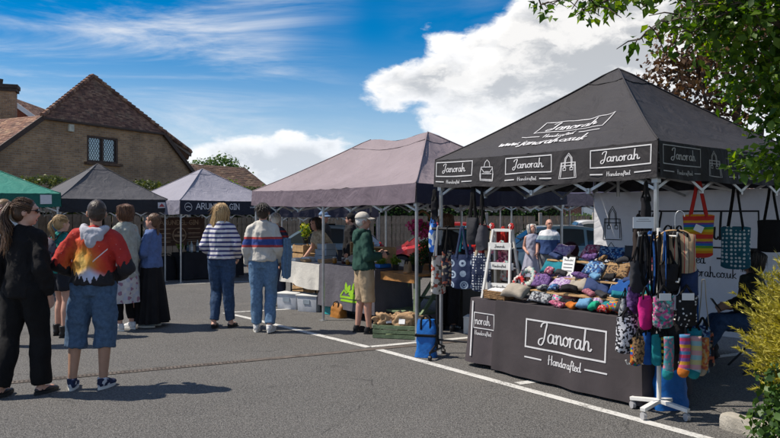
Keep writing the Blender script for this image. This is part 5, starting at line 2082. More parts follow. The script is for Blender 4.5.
# 3. girl with the backpack
p = Person('girl with blond ponytail, teal top and rucksack, behind the man in the print hoodie', -4.36, 9.3, -30, 1.6, 'fair', {'kneL': (-.10, .05, .50), 'ankL': (-.12, .02, .09), 'kneR': (.10, 0, .5), 'ankR': (.13, -.05, .09)}, head=(-10, 0), vox=.011)
p.trousers('shorts', cloth('dark_shorts', (0.02, 0.022, 0.03)), .32, .03)
p.top('t_shirt', cloth('teal_cotton', (0.02, 0.22, 0.20)), .90, .3, .02, .018)
p.shoes(BLACKLEATHER, SOLE_K, 'boot')
p.hair(H_BLOND, 'tied_short', 8)
def on_back(P, name, mat, strap_m, label):
    mb = MB()
    mb.ell((0, -.20, 1.20), (.14, .085, .20), 14, 10)
    mb.ell((0, -.25, 1.12), (.10, .06, .11), 12, 8)
    me = fuse(P.sc(mb), 'pack', mat, .013, 2)
    folds(me, .006, 3)
    # worn on the back but a thing of its own: top level, in the wearer's place
    b_ = thing(name, label, 'bag', P.root.location, P.root.rotation_euler.z)
    link('pack', me, b_)
    mb = MB()
    for e in (-1, 1):
        mb.tube(crom([(e * .08, -.16, 1.36), (e * .105, -.06, 1.475), (e * .12, .06, 1.44), (e * .125, .125, 1.30), (e * .13, .09, 1.12), (e * .12, -.12, 1.06)], 4), [(.022, .005)] * 21, 6)
    P.sc(mb).build('strap', strap_m, b_, smooth='all')
on_back(p, 'rucksack', patches('rucksack_print', [(0.16, 0.035, 0.06), (0.035, 0.035, 0.045), (0.10, 0.09, 0.11)], 18), BLACKCLOTH, 'dark red and grey rucksack worn by the girl with the blond ponytail')
# 4. curly haired woman
p = Person('woman with wavy brown hair in pale grey cardigan and floral skirt, facing left', -3.72, 9.8, 62, 1.75, 'pink', {'wrL': (-.15, .20, 1.02), 'elL': (-.22, .0, 1.12)}, head=(25, 0), vox=.011)
p.trousers('leggings', BLACKCLOTH, .93, .004)
p.skirt('skirt', patches('floral_skirt', [(0.50, 0.47, 0.45), (0.55, 0.52, 0.50), (0.42, 0.42, 0.48), (0.30, 0.16, 0.22), (0.50, 0.48, 0.46)], 22), 1.0, .38, .17, .235, 9, .014)
p.top('cardigan', cloth('sage_knit', (0.36, 0.37, 0.325), .95, .12, 20, .5, 30), .72, 1.0, .04, .022, 1.3, fold=.0130)
p.shoes(TRAINER_W, SOLE_W)
p.hair(H_CHEST, 'curly', 3)
# 5. girl in the long black skirt
p = Person('girl in blue jumper and long black skirt with braided brown hair, facing left', -3.44, 10.1, 80, 1.62, 'pink', {'elL': (-.21, .02, 1.12), 'wrL': (-.09, .21, 1.07), 'elR': (.21, .02, 1.12), 'wrR': (.08, .22, 1.05)}, head=(5, -8), vox=.011)
p.skirt('skirt', cloth('black_skirt', (0.012, 0.011, 0.012), .9, .2), 1.03, .07, .155, .30, 11, .028)
p.top('jumper', cloth('blue_jumper', (0.095, 0.145, 0.30), .95, .12, 20, .4, 26), .90, 1.0, .034, .026, 1.05, fold=.0130)
p.shoes(cloth('grey_trainer', (0.20, 0.25, 0.28)), SOLE_W)
p.hair(H_BROWN, 'braid', 3)
# 6. woman in the striped top
p = Person('woman in blue and white striped jumper and jeans with loose blond hair, walking away', -2.40, 9.98, -6, 1.765, 'fair', {'kneL': (-.09, .06, .50), 'ankL': (-.09, -.06, .10), 'kneR': (.09, .0, .50), 'ankR': (.11, .05, .09), 'elL': (-.25, -.05, 1.12), 'elR': (.25, -.04, 1.12), 'wrL': (-.19, .12, .98), 'wrR': (.20, .12, .96)}, head=(-28, 0), hands=(True, True))
p.trousers('jeans', DENIM_D, .98, .012, .012, .011)
p.top('jumper', stripes('navy_white_stripe', [(.034, (0.60, 0.59, 0.60)), (.028, (0.045, 0.05, 0.15))], .062, warp=.012), .92, .96, .045, .03, 1.02, fold=.0145)
p.shoes(BLACKLEATHER, SOLE_K, 'flat')
p.hair(H_BLOND, 'loose', 4, wind=-.17)
# 7. woman in the cream jumper
p = Person('woman with short dark hair in cream jumper with red and blue chest band and jeans', -1.74, 9.62, -2, 1.765, 'pink', {'kneL': (-.09, .0, .50), 'ankL': (-.10, .03, .09), 'kneR': (.09, .06, .50), 'ankR': (.10, -.07, .10), 'wrL': (-.225, .06, .88), 'elR': (.23, -.05, 1.12), 'wrR': (.215, .11, .93)}, head=(0, -6))
p.trousers('jeans', DENIM_L, .97, .013, .016, .011)
p.top('jumper', stripes('cream_band', [(1.165, (0.50, 0.475, 0.43)), (.035, (0.36, 0.05, 0.05)), (.075, (0.04, 0.07, 0.24)), (.03, (0.36, 0.05, 0.05)), (.695, (0.50, 0.475, 0.43))], 2.0, warp=.01), .93, .96, .045, .032, 1.0, fold=.0160)
p.shoes(TRAINER_W, SOLE_W)
p.hair(H_DARK, 'short', 6)
mb = MB()      # denim jacket hung over her arm
def jk(a, b):
    t = 2 * PI * a
    fold_ = .022 * math.sin(t * 3 + 1) + .012 * math.sin(t * 7)
    r = .085 + .02 * math.sin(b * PI)
    return Vector((.285 + (r * .55 + fold_ * .5) * math.cos(t), .07 + (r * 1.05 + fold_) * math.sin(t), 1.24 - .52 * b + .02 * math.sin(t * 2) * b))
mb.grid(jk, 46, 16, closed_u=True)
o = p.sc(mb).build('denim_jacket', DENIM_L, None, p.root.location, p.root.rotation_euler.z, smooth='all')
tag(o, 'pale blue denim jacket carried over the right arm of the woman in the cream jumper', 'jacket')
# 8. white-haired person beyond
p = Person('white haired person in navy and red striped top, half hidden behind the cream jumper', -2.06, 12.6, 8, 1.66, 'pink', vox=.012)
p.trousers('trousers', cloth('navy_chino', (0.03, 0.035, 0.06)), .97, .02)
p.top('polo_shirt', stripes('navy_red', [(.06, (0.03, 0.035, 0.07)), (.03, (0.30, 0.03, 0.03))], .09), .92, .35, .03, .02)
p.shoes(BLACKLEATHER, SOLE_K)
p.hair(H_GREY, 'short', 2)
# 9. man in cap at the middle stall
p = Person('man in dark green hoodie, khaki shorts and pale cap, standing before the middle stall', -0.36, 9.55, -72, 1.63, 'pink', {'kneL': (-.10, .0, .50), 'ankL': (-.10, -.06, .09), 'kneR': (.10, .04, .5), 'ankR': (.11, .05, .09), 'elL': (-.22, .02, 1.10), 'wrL': (-.13, .25, 1.12), 'elR': (.22, .0, 1.10), 'wrR': (.11, .24, 1.10)}, head=(-6, -4), build=1.05, slim=.96)
p.shorts_to('shorts', cloth('khaki_cotton', (0.40, 0.30, 0.19), .85, .12), .12, .022, .008)
p.top('hoodie', cloth('bottle_green', (0.022, 0.062, 0.048), .9, .15), .90, .97, .036, .026, 1.05, fold=.0145)
p.hood_part(cloth('bottle_green', (0.022, 0.062, 0.048)))
p.hair(H_GREY, 'crop', 2)
p.cap(cloth('pale_cap', (0.50, 0.46, 0.40), .8, .1))
p.shoes(cloth('black_trainer', (0.02, 0.02, 0.022)), SOLE_K)
PB = M('black_plastic', (0.015, 0.015, 0.017), .35, .2)
mb = MB()
mb.box((0, 0, 0), (.16, .10, .03))
mb.box((0, .02, .02), (.10, .05, .03))
q = p.root.matrix_basis if False else None
wp = Matrix.Rotation(R(-72), 4, 'Z') @ Vector((0, .31 * .96, 1.12 * .96)) + Vector((-0.36, 9.55, 0))
o = mb.build('card_reader', PB, None, wp, R(-72), bevel=.006, smooth=True)
tag(o, 'small black card reader held by the man in the pale cap', 'card reader')
# 10. woman leaning over the white table
kp = K(.46, 1.32)
p = Person('dark haired stallholder in beige top leaning over the white clothed table', kp.x, kp.y, 128, 1.66, 'pink', {'elL': (-.25, .14, 1.18), 'wrL': (-.22, .36, 1.06), 'elR': (.28, .10, 1.16), 'wrR': (.34, .34, 1.08)}, lean=34, head=(10, -26), vox=.012, foot=False)
p.trousers('trousers', DENIM_D, 1.0, .016)
p.top('blouse', patches('beige_print', [(0.42, 0.35, 0.25), (0.48, 0.41, 0.30), (0.36, 0.29, 0.20)], 30), .90, .3, .035, .02, 1.05)
p.shoes(BLACKLEATHER, SOLE_K)
p.hair(H_DARK, 'bob', 2)
# 11, 12 people behind the middle stall
p = Person('man in blue cap and dark top standing at the back of the middle stall', -1.38, 14.6, -120, 1.72, 'pink', vox=.012)
p.trousers('trousers', BLACKCLOTH, .98, .02)
p.top('fleece', cloth('charcoal_fleece', (0.03, 0.03, 0.033)), .90, 1.0, .035, .025)
p.cap(cloth('blue_cap', (0.13, 0.20, 0.32)))
p.hair(H_GREY, 'crop', 2)
p.shoes(BLACKLEATHER, SOLE_K)
p = Person('person in black bobble hat and black coat, beyond the wooden crates of the middle stall', -0.84, 14.9, 85, 1.68, 'pink', head=(0, 0), vox=.012)
p.trousers('trousers', BLACKCLOTH, .98, .02)
p.top('coat', cloth('black_wool', (0.015, 0.014, 0.015)), .80, 1.0, .05, .03, 1.2)
p.hair(H_DARK, 'crop', 4)
mb = MB()
mb.ell(p.h(0, -.012, 1.635), (.092, .104, .098), 16, 10)
mb.ell(p.h(0, -.012, 1.745), (.035, .035, .035), 12, 8)
link('knitted_hat', fuse(p.sc(mb), 'knitted_hat', cloth('black_knit', (0.014, 0.013, 0.014)), .011, 2), p.root)
p.shoes(BLACKLEATHER, SOLE_K)
# 13 browsing in black between the gazebos
p = Person('person in black coat and trousers, half hidden behind the hanging tote bags', 0.80, 9.75, -30, 1.62, 'pink', head=(-20, -10), vox=.012)
p.trousers('trousers', BLACKCLOTH, .98, .02)
p.top('coat', cloth('black_wool', (0.015, 0.014, 0.015)), .80, 1.0, .045, .03, 1.15)
p.hair(H_BROWN, 'bob', 4)
p.shoes(BLACKLEATHER, SOLE_K)
# 14 couple near the cars
p = Person('bald man in white and navy block polo shirt walking past the parked cars', 3.38, 14.9, 150, 1.57, 'pink', {'elR': (.24, .02, 1.10), 'wrR': (.22, .14, .90)}, head=(35, 0), build=1.1, shoulders=1.06, vox=.011, slim=1.0)
p.trousers('trousers', cloth('grey_chino', (0.16, 0.17, 0.19)), .98, .022)
p.top('polo_shirt', stripes('block_polo', [(.98, (0.03, 0.06, 0.16)), (.16, (0.03, 0.06, 0.16)), (.08, (0.25, 0.33, 0.38)), (.78, (0.62, 0.62, 0.64))], 2.0), .90, .4, .045, .028, 1.05)
p.shoes(TRAINER_W, SOLE_W)
p = Person('grey haired woman in pale lilac sleeveless dress beside the bald man', 3.07, 15.1, 165, 1.47, 'pink', {'wrL': (-.16, .18, 1.0), 'wrR': (.14, .18, 1.02)}, head=(25, -20), vox=.012)
p.skirt('dress_skirt', cloth('lilac_cotton', (0.34, 0.34, 0.42)), 1.06, .40, .15, .27, 9, .02)
p.top('dress_bodice', cloth('lilac_cotton', (0.34, 0.34, 0.42)), .98, 0.0, .018, .01)
p.hair(H_GREY, 'bob', 7)
p.shoes(TRAINER_W, SOLE_W, 'flat')
# 15 seated, hooded, behind the pouch table
jp = J(.42, 1.95)
SEAT = {'hipL': (-.09, 0, .50), 'hipR': (.09, 0, .50), 'kneL': (-.11, .42, .50), 'kneR': (.11, .42, .50), 'ankL': (-.11, .40, .09), 'ankR': (.11, .42, .09), 'wrL': (-.14, .24, .98), 'wrR': (.14, .24, .98)}
p = Person('person seated with back turned in a dark maroon hooded top, behind the pouch table', jp.x, jp.y, -10, 1.66, 'pink', SEAT, drop=.43, lean=8, vox=.012)
p.trousers('trousers', BLACKCLOTH, 1.0, .02)
p.top('hoodie', cloth('maroon_fleece', (0.055, 0.016, 0.026), .95, .15), .90, 1.0, .045, .03)
mb = MB()
mb.ell(p.h(0, -.03, 1.615), (.112, .122, .118), 16, 10)
mb.ell(p.h(0, -.045, 1.50), (.105, .10, .10), 14, 9)
link('hood', fuse(p.sc(mb), 'hood', cloth('maroon_fleece', (0.055, 0.016, 0.026)), .012, 3), p.root)
p.shoes(BLACKLEATHER, SOLE_K)
# 16 seated stallholder at the right, on her phone
jp2 = J(2.74, 2.12)
p = Person('stallholder seated at the right in an olive top, looking down at a phone', jp2.x, jp2.y, 82, 1.68, 'tan', {'hipL': (-.09, 0, .50), 'hipR': (.09, 0, .50), 'kneL': (-.11, .44, .52), 'kneR': (.11, .44, .50), 'ankL': (-.11, .70, .12), 'ankR': (.11, .62, .10), 'elL': (-.23, .06, 1.16), 'wrL': (-.07, .30, 1.18), 'elR': (.23, .06, 1.16), 'wrR': (.08, .30, 1.16)}, drop=.43, lean=14, head=(5, -28), vox=.012)
p.trousers('jeans', DENIM_D, 1.0, .02)
p.top('top', cloth('olive_top', (0.035, 0.034, 0.026)), .90, .92, .04, .026)
p.hair(H_DARK, 'bob', 9)
p.shoes(BLACKLEATHER, SOLE_K)
ph = MB()
ph.box((0, 0, 0), (.075, .012, .15))
wp = Matrix.Rotation(R(82), 4, 'Z') @ ((p.T @ Vector((0.0, .405, 1.225))) * p.k) + jp2
o = ph.build('mobile_phone', PB, None, wp, R(82), bevel=.004, smooth=True)
o.rotation_euler.x = R(-35)
tag(o, 'black mobile phone in the hands of the seated stallholder', 'phone')
# 17 man with sunglasses at the left edge
p = Person('sandy haired man in sunglasses and cream shirt at the left edge, facing the camera', -4.75, 8.6, 172, 1.80, 'pink', head=(-12, 0), vox=.011)
p.trousers('trousers', cloth('stone_chino', (0.30, 0.26, 0.20)), .98, .02)
p.top('shirt', cloth('cream_shirt', (0.52, 0.50, 0.44)), .88, .4, .04, .026)
p.hair(H_SANDY, 'crop', 3)
p.glasses(DARKGLASS)
p.shoes(BLACKLEATHER, SOLE_K)
# 18 in the charcoal gazebo
bp = FB(1.35, 1.25)
p = Person('stallholder in dark clothes standing under the plain charcoal gazebo', bp.x, bp.y, 150, 1.62, 'tan', vox=.013)
p.trousers('trousers', BLACKCLOTH, .98, .02)
p.top('jacket', cloth('maroon_jacket', (0.06, 0.02, 0.02)), .88, 1.0, .04, .028)
p.hair(H_DARK, 'bob', 2)
p.shoes(BLACKLEATHER, SOLE_K)
# ================================================================== tables and cloths
WOOD = M('pine_wood', (0.42, 0.26, 0.12), 0.7, 0.3, 7, .3, 40)
WOOD_D = M('orange_stained_wood', (0.40, 0.19, 0.06), 0.65, 0.3, 7, .3, 40)
GREENW = M('sage_green_paint', (0.15, 0.20, 0.11), 0.75, 0.25, 9, .3, 40)
PLAST_G = M('grey_plastic', (0.30, 0.31, 0.32), .5, .1)

def table(label, F, x0, x1, y0, y1, h, top_m=None, leg_m=None):
    c = F((x0 + x1) / 2, (y0 + y1) / 2)
    t = thing('folding_table', label, 'table', (c.x, c.y, gz(c.y)), F.a)
    w, d = x1 - x0, y1 - y0
    mb = MB()
    mb.box((0, 0, h - .0225), (w, d, .035))
    mb.build('table_top', top_m or PLAST_G, t, bevel=.006, smooth=True)
    for ix in (-1, 1):
        for iy in (-1, 1):
            mb = MB()
            x, y = ix * (w / 2 - .10), iy * (d / 2 - .06)
            mb.tube([(x, y, h - .045), (x, y, .30), (x + ix * .03, y, 0)], .014, 8)
            mb.build('leg', leg_m or BLACKMET, t, smooth=True)
        mb = MB()
        mb.tube([(ix * (w / 2 - .10), -d / 2 + .06, .30), (ix * (w / 2 - .10), d / 2 - .06, .30)], .011, 8)
        mb.build('brace', leg_m or BLACKMET, t, smooth=True)
    return t

class Cloth:
    """a cloth over a table: top, four hanging sides with folds"""
    def __init__(s, label, F, x0, x1, y0, y1, h, hem, mat, flare=.05, rip=.018, seed=1, cat='tablecloth', name='tablecloth', hem_var=.0):
        c = F((x0 + x1) / 2, (y0 + y1) / 2)
        s.w, s.d, s.h, s.hem, s.flare, s.rip, s.seed, s.hv = (x1 - x0) / 2 + .012, (y1 - y0) / 2 + .012, h + .004, hem, flare, rip, seed, hem_var
        s.x0c = (x0 + x1) / 2
        mb = MB()
        per = s.loop(180)
        n = len(per)
        rows = 16
        vs = []
        for r in range(rows + 1):
            for (p, q) in per:
                vs.append(s.pt(p, q, r / rows))
        fs = [(r * n + i, r * n + (i + 1) % n, (r + 1) * n + (i + 1) % n, (r + 1) * n + i) for r in range(rows) for i in range(n)]
        mb.add(vs, fs)
        mb.add([vs[i] for i in range(n)], [tuple(range(n - 1, -1, -1))])
        t = thing(name, label, cat, (c.x, c.y, gz(c.y)), F.a)
        s.o = mb.build('cloth', mat, t, smooth=50, weld=True)
        s.t = t
    def loop(s, n):
        out = []
        L = [(-s.w, -s.d), (s.w, -s.d), (s.w, s.d), (-s.w, s.d)]
        per = 4 * (s.w + s.d)
        for (a, b) in zip(L, L[1:] + L[:1]):
            ln = math.hypot(b[0] - a[0], b[1] - a[1])
            k = max(6, int(n * ln / per))
            for i in range(k):
                out.append((a[0] + (b[0] - a[0]) * i / k, a[1] + (b[1] - a[1]) * i / k))
        return out
    def pt(s, x, y, f, off=0.0):
        nx = 1 if x > s.w * .999 else (-1 if x < -s.w * .999 else 0)
        ny = 1 if y > s.d * .999 else (-1 if y < -s.d * .999 else 0)
        ln = math.hypot(nx, ny) or 1
        nx, ny = nx / ln, ny / ln
        u = x * 1.0 + y * 1.3
        rp = s.rip * f * (math.sin(u * 9.5 + s.seed) + .6 * math.sin(u * 17 + s.seed * 2) + 1.2 * nz((x, y, f * .6), 2.2, s.seed))
        o = .004 + s.flare * f ** 1.2 + rp + off
        hem = s.hem + s.hv * math.sin(u * 4 + s.seed)
        return Vector((x + nx * o, y + ny * o, s.h - f * (s.h - hem)))
    def S(s, x, z, off=.005):
        """front face: x along in the frame's axis, z height"""
        xx = max(-s.w, min(s.w, x - s.x0c))
        f = (s.h - z) / (s.h - s.hem)
        return s.pt(xx if abs(xx) < s.w * .998 else xx * .998, -s.d, f, off)

CHAR = cloth('charcoal_cotton', (0.052, 0.044, 0.047), .88, .1, 3, .18, 6)
table('folding table under the main black lettered tablecloth', J, 1.14, 2.77, -.10, .52, .73)
cA = Cloth('black tablecloth with boxed white script lettering on its front', J, 1.13, 2.79, -.12, .53, .735, .03, CHAR, .05, .014, 3)
pr = MB()
SA = lambda x, z: cA.S(x, z)
rect_line(pr, 1.55, .335, 2.47, .60, .016, SA)
write(pr, 'Janorah', 1.70, .405, .62, SA, .075, height=.185)
write(pr, 'Handcrafted', 1.83, .205, .40, SA, .10, height=.085, sub=4)
for a, b in ((1.55, 1.75), (2.27, 2.49)):
    ribbon(pr, subdiv([(a, .235), (b, .235)], .05), .014, SA)
pr.build('printed_lettering', PRINT_W, cA.o)
table('small folding table under the narrower black tablecloth left of the main one', J, .76, 1.10, -.06, .50, .72)
cB = Cloth('narrow black tablecloth with partly folded lettering, left of the main one', J, .74, 1.11, -.10, .52, .725, .05, cloth('charcoal_cotton_worn', (0.066, 0.055, 0.060), .88, .1, 3, .2, 6), .05, .020, 8)
pr = MB()
SB = lambda x, z: cB.S(x, z)
rect_line(pr, .80, .42, 1.08, .58, .010, SB)
write(pr, 'norah', .82, .46, .20, SB, .09, height=.10)
write(pr, 'Handcrafted', .82, .35, .22, SB, .10, height=.045, sub=3)
pr.build('printed_lettering', PRINT_W, cB.o)
st_ = MB()
st_.add([cB.S(.765, .70, .012), cB.S(.785, .70, .012), cB.S(.80, .12, .012), cB.S(.78, .12, .012)], [(0, 1, 2, 3)])
st_.build('pale_edge_strip', PRINT_W, cB.o)

# ---- stepped wooden display on the main table
ds = thing('stepped_display', 'stepped pine display stand carrying rows of zipped pouches', 'display stand', J(1.40, .0, .741), J.a)
STEP = [(.06, .12), (.19, .26), (.33, .42)]
for y, z in STEP:
    mb = MB()
    mb.box((.66, y + .07, z - .009), (1.32, .15, .018))
    mb.build('plank', WOOD, ds, bevel=.003)
for x in (.02, .66, 1.30):
    for y, z in STEP:
        mb = MB()
        mb.box((x, y + .07, (z - .018) / 2), (.018, .12, z - .02))
        mb.build('upright', WOOD, ds)

# ---- white ladder display on the small table
ld = thing('ladder_display', 'white wooden ladder stand with three lettered trays on the small table', 'display stand', J(.97, .12, .731), J.a + R(14))
WW = M('white_wood', (0.68, 0.67, 0.64), .55, .06)
for e in (-1, 1):
    for yy, k in ((-.15, 1), (.13, -1)):
        mb = MB()
        mb.bar((e * .165, yy, 0), (e * .105, yy * .12, .73), .022, .03)
        mb.build('side_rail', WW, ld)
for i, z in enumerate((.10, .32, .53)):
    w = .145 - .028 * i
    tr_ = MB()
    tr_.box((0, 0, z), (2 * w + .06, .15 - .02 * i, .012))
    tr_.box((0, -.08 + .01 * i, z + .025), (2 * w + .10, .012, .075))
    t_ = tr_.build('tray', WW, ld)
    pl = MB()
    write(pl, ['Handcrafted', 'a on the rack', 'Janorah'][i] if i != 1 else 'Handcrafted', -w * .7, z + .012, w * 1.4, lambda x, zz, i=i: Vector((x, -.0885 + .01 * i, zz)), .10, height=.03, sub=3)
    pl.build('printed_lettering', PRINT_K, t_)
mb = MB()
mb.box((0, 0, .725), (.25, .05, .03))
mb.build('top_bar', WW, ld)

# ================================================================== soft goods
def pillow(mb, w, d, h, X=None, lump=.12, seed=1, mi=0, base=True):
    """a soft filled pouch: boxy at its middle, pinched at its seams"""
    def f(a, b):
        t, e = 2 * PI * a, -PI / 2 + PI * b
        ce, se = math.cos(e), math.sin(e)
        ct, st = math.cos(t), math.sin(t)
        sg = lambda v, p: math.copysign(abs(v) ** p, v)
        x = w / 2 * sg(ct, .38) * (ce ** .38 if ce > 0 else 0)
        y = d / 2 * sg(st, .6) * (ce ** .5 if ce > 0 else 0)
        z = h / 2 * sg(se, .8)
        k = 1 + lump * 1.3 * nz((x, y, z), 14, seed) + lump * .8 * (.4 - abs(nz((x * 1.6, y, z * .7), 22, seed + 5)) * 2)
        edge = abs(x) / (w / 2)
        z *= 1 - .42 * edge ** 4
        z -= h * .06 * math.sin(x / w * 5 + seed) * (1 if se > 0 else 0)
        z = max(z, -h * .44)
        p = Vector((x * k, y * k, z * k + (h / 2 if base else 0)))
        return X @ p if X is not None else p
    mb.grid(f, 30, 16, closed_u=True, mi=mi)

ZIP = M('zip_metal', (0.25, 0.22, 0.16), .4, .2, metal=.6)
PR = {
 'teal': cloth('teal_print', (0.01, 0.16, 0.21)), 'purple': patches('purple_print', [(0.10, 0.05, 0.17), (0.16, 0.09, 0.24), (0.05, 0.025, 0.09)], 56),
 'pinkfl': patches('pink_floral', [(0.42, 0.10, 0.18), (0.30, 0.05, 0.10), (0.50, 0.30, 0.33), (0.12, 0.03, 0.06)], 62),
 'bluefl': patches('blue_floral', [(0.02, 0.05, 0.16), (0.03, 0.12, 0.30), (0.22, 0.33, 0.45), (0.02, 0.03, 0.09)], 62),
 'grey': cloth('dark_grey_felt', (0.035, 0.035, 0.04)), 'leop': patches('leopard_print', [(0.22, 0.13, 0.06), (0.05, 0.03, 0.02), (0.28, 0.17, 0.08)], 77),
 'dusty': stripes('dusty_pink_stripe', [(.6, (0.36, 0.14, 0.17)), (.4, (0.22, 0.07, 0.10))], .03, 0), 'navy': cloth('navy_cord', (0.03, 0.05, 0.13)),
 'royal': cloth('royal_blue_nylon', (0.01, 0.065, 0.24)), 'turq': cloth('turquoise', (0.01, 0.18, 0.20)), 'stone': cloth('stone_linen', (0.32, 0.28, 0.23)),
 'camo': patches('mixed_camo', [(0.35, 0.35, 0.36), (0.03, 0.03, 0.04), (0.20, 0.22, 0.24), (0.10, 0.11, 0.12)], 53),
 'bright': patches('bright_patchwork', [(0.45, 0.05, 0.03), (0.02, 0.25, 0.10), (0.5, 0.35, 0.02), (0.02, 0.10, 0.35), (0.45, 0.14, 0.02)], 56),
 'green': cloth('emerald_felt', (0.01, 0.30, 0.17)), 'red': patches('red_dots', [(0.40, 0.025, 0.02)], 62, dots=((0.6, 0.55, 0.5), .30)),
 'mag': cloth('magenta_cotton', (0.50, 0.015, 0.17)), 'pinkgrey': patches('pink_grey_floral', [(0.50, 0.06, 0.22), (0.25, 0.24, 0.27), (0.55, 0.35, 0.42), (0.10, 0.10, 0.12), (0.04, 0.25, 0.25)], 53),
 'paw': patches('black_paw', [(0.012, 0.012, 0.014)], 30, dots=((0.55, 0.55, 0.56), .26)), 'leobw': patches('black_white_spots', [(0.62, 0.61, 0.63), (0.02, 0.02, 0.025), (0.55, 0.55, 0.58), (0.015, 0.015, 0.02)], 58),
 'black': cloth('black_felt', (0.012, 0.011, 0.013)), 'lilac': patches('lilac_print', [(0.36, 0.26, 0.42), (0.24, 0.14, 0.30), (0.45, 0.38, 0.48)], 58), 'sky': cloth('sky_blue_cotton', (0.12, 0.26, 0.42)),
 'orange': cloth('orange_cotton', (0.48, 0.14, 0.02)),
}
def envelope(mb, w, L, t, X, seed):
    """a flat sewn purse: square seams, soft puckered middle, standing on its lower edge"""
    for sg in (-1, 1):
        def f(a, c):
            U, V = 2 * a - 1, 2 * c - 1
            x = w / 2 * U * (1 - .07 * (1 - V * V))
            z = L / 2 * (V * (1 - .08 * (1 - U * U)) + 1)
            full = max(0.0, (1 - abs(U) ** 5) * (1 - abs(V) ** 4)) ** .55
            pk = .35 * nz((x, sg, z), 11, seed) + .22 * (.5 - abs(nz((x * 1.4, sg, z), 26, seed + 3)) * 2) + .10 * nz((x, sg, z), 60, seed)
            y = sg * t / 2 * full * (1 + pk)
            y += .012 * math.sin(U * 2.2 + seed) + .10 * t * nz((x, 0, z), 9, seed + 8)
            return X @ Vector((x, y, z))
        o = len(mb.f)
        mb.grid(f, 16, 11)
        if sg > 0:
            mb.f[o:] = [q[::-1] for q in mb.f[o:]]

def pouch(label, pos, rz, w, d, h, m, seed, cat='pouch', grp=None, tilt=None, name='zipped_pouch'):
    t = thing(name, label, cat, pos, rz, grp)
    if tilt is None:
        tilt = -68 + 22 * math.sin(seed * 1.7)
    L = max(h, d) * 1.06
    th = max(.045, min(h, d) * .78)
    X = Matrix.Translation((0, -L * .45 * math.sin(R(-tilt)), th * .5 * math.sin(R(-tilt)) + .003)) @ Matrix.Rotation(R(tilt), 4, 'X')
    mb = MB()
    envelope(mb, w, L, th, X, seed)
    mb.build('pouch_body', PR[m], t, smooth='all', weld=True)
    mb = MB()
    pts = [X @ Vector((x * w * .42, -th * .16 + .012 * math.sin(x * 1.85 + seed), L * (.93 - .04 * (1 - x * x)))) for x in np.linspace(-1, 1, 9)]
    mb.tube(pts, [(.006, .0025)] * 9, 5)
    mb.tube([pts[-1], pts[-1] + Vector((.012, -.012, -.012))], .003, 5)
    mb.build('zip', ZIP, t, smooth='all')
    return t
# the photo's rows, from the top step down to the table edge
def jrow(items, y, z, seed, row):
    for i, (x, w, m, what) in enumerate(items):
        pouch(what, J(x, y + .05, z), J.a + R(random.uniform(-18, 18)), w * 1.12, .085, random.uniform(.155, .185), m, seed + i * 3.1, grp='zipped pouches on the stepped display', tilt=random.uniform(-52, -28))
b = .741 + .003
jrow([(1.50, .21, 'lilac', 'lilac print pouch at the left end of the top step'), (1.84, .20, 'pinkfl', 'pink floral pouch on the top step'), (2.10, .25, 'bluefl', 'blue floral pouch on the top step beside the pink one'), (2.42, .32, 'grey', 'large dark grey felt pouch on the top step')], .41, b + .42, 1, 'top')
jrow([(1.50, .25, 'teal', 'teal pouch at the left end of the second step'), (1.99, .25, 'bluefl', 'blue floral pouch on the second step beside the leopard one'), (2.26, .24, 'leop', 'brown leopard print pouch on the second step'), (2.57, .30, 'dusty', 'dusty pink striped pouch at the right end of the second step')], .27, b + .26, 2, 'mid')
jrow([(1.47, .23, 'purple', 'dark purple print pouch at the left end of the lowest step'), (1.72, .22, 'lilac', 'lilac print pouch on the lowest step'), (1.92, .19, 'stone', 'stone linen pouch on the lowest step'), (2.13, .23, 'navy', 'navy corduroy pouch on the lowest step'), (2.39, .27, 'royal', 'royal blue pouch on the lowest step'), (2.64, .20, 'turq', 'turquoise pouch at the right end of the lowest step')], .13, b + .12, 3, 'low')
front = [(1.30, .30, .17, .13, 'stone', 'beige folded linen bag at the left of the table front'), (1.62, .24, .13, .07, 'camo', 'flat black and grey camouflage pouch on the table front'), (1.86, .16, .10, .06, 'pinkfl', 'small pink floral purse on the table front'),
         (2.02, .11, .09, .06, 'orange', 'small orange purse on the table front'), (2.15, .16, .10, .09, 'sky', 'pale blue purse on the table front'), (2.27, .10, .09, .09, 'green', 'small emerald green purse on the table front'),
         (2.37, .11, .09, .08, 'red', 'small red spotted purse on the table front'), (2.50, .20, .11, .11, 'bright', 'bright patchwork pouch on the table front'), (2.64, .24, .14, .11, 'grey', 'dark grey pouch at the right of the table front'), (2.62, .16, .10, .10, 'camo', 'grey camouflage purse behind the bright patchwork pouch')]
for i, (x, w, d, h, m, lab) in enumerate(front):
    pouch(lab, J(x, -.045 + (.07 if 'behind' in lab else 0) + .012 * math.sin(i * 2.1), b), J.a + R(10 * math.sin(i * 1.7)), w, d, h, m, 30 + i, grp='pouches along the table front')
small = [(1.50, 'teal', 'small teal purse squeezed in front of the lowest step'), (1.62, 'purple', 'small purple purse in front of the lowest step'), (1.76, 'pinkgrey', 'small pink and grey purse in front of the lowest step'), (1.90, 'black', 'small black purse in front of the lowest step'), (2.01, 'bright', 'small patchwork purse in front of the lowest step'),
         (2.13, 'red', 'small red spotted purse in front of the lowest step'), (2.24, 'lilac', 'small lilac purse in front of the lowest step'), (2.36, 'turq', 'small turquoise purse in front of the lowest step'), (2.47, 'orange', 'small orange purse in front of the lowest step'), (2.58, 'camo', 'small camouflage purse in front of the lowest step'), (2.70, 'bluefl', 'small blue floral purse at the right corner of the table')]
for i, (x, m, lab) in enumerate(small):
    pouch(lab, J(x, .035 + .012 * math.sin(i * 3.3), b), J.a + R(25 * math.sin(i * 2.3)), .13, .075, .085 + .02 * math.sin(i * 1.3), m, 80 + i, grp='pouches along the table front')
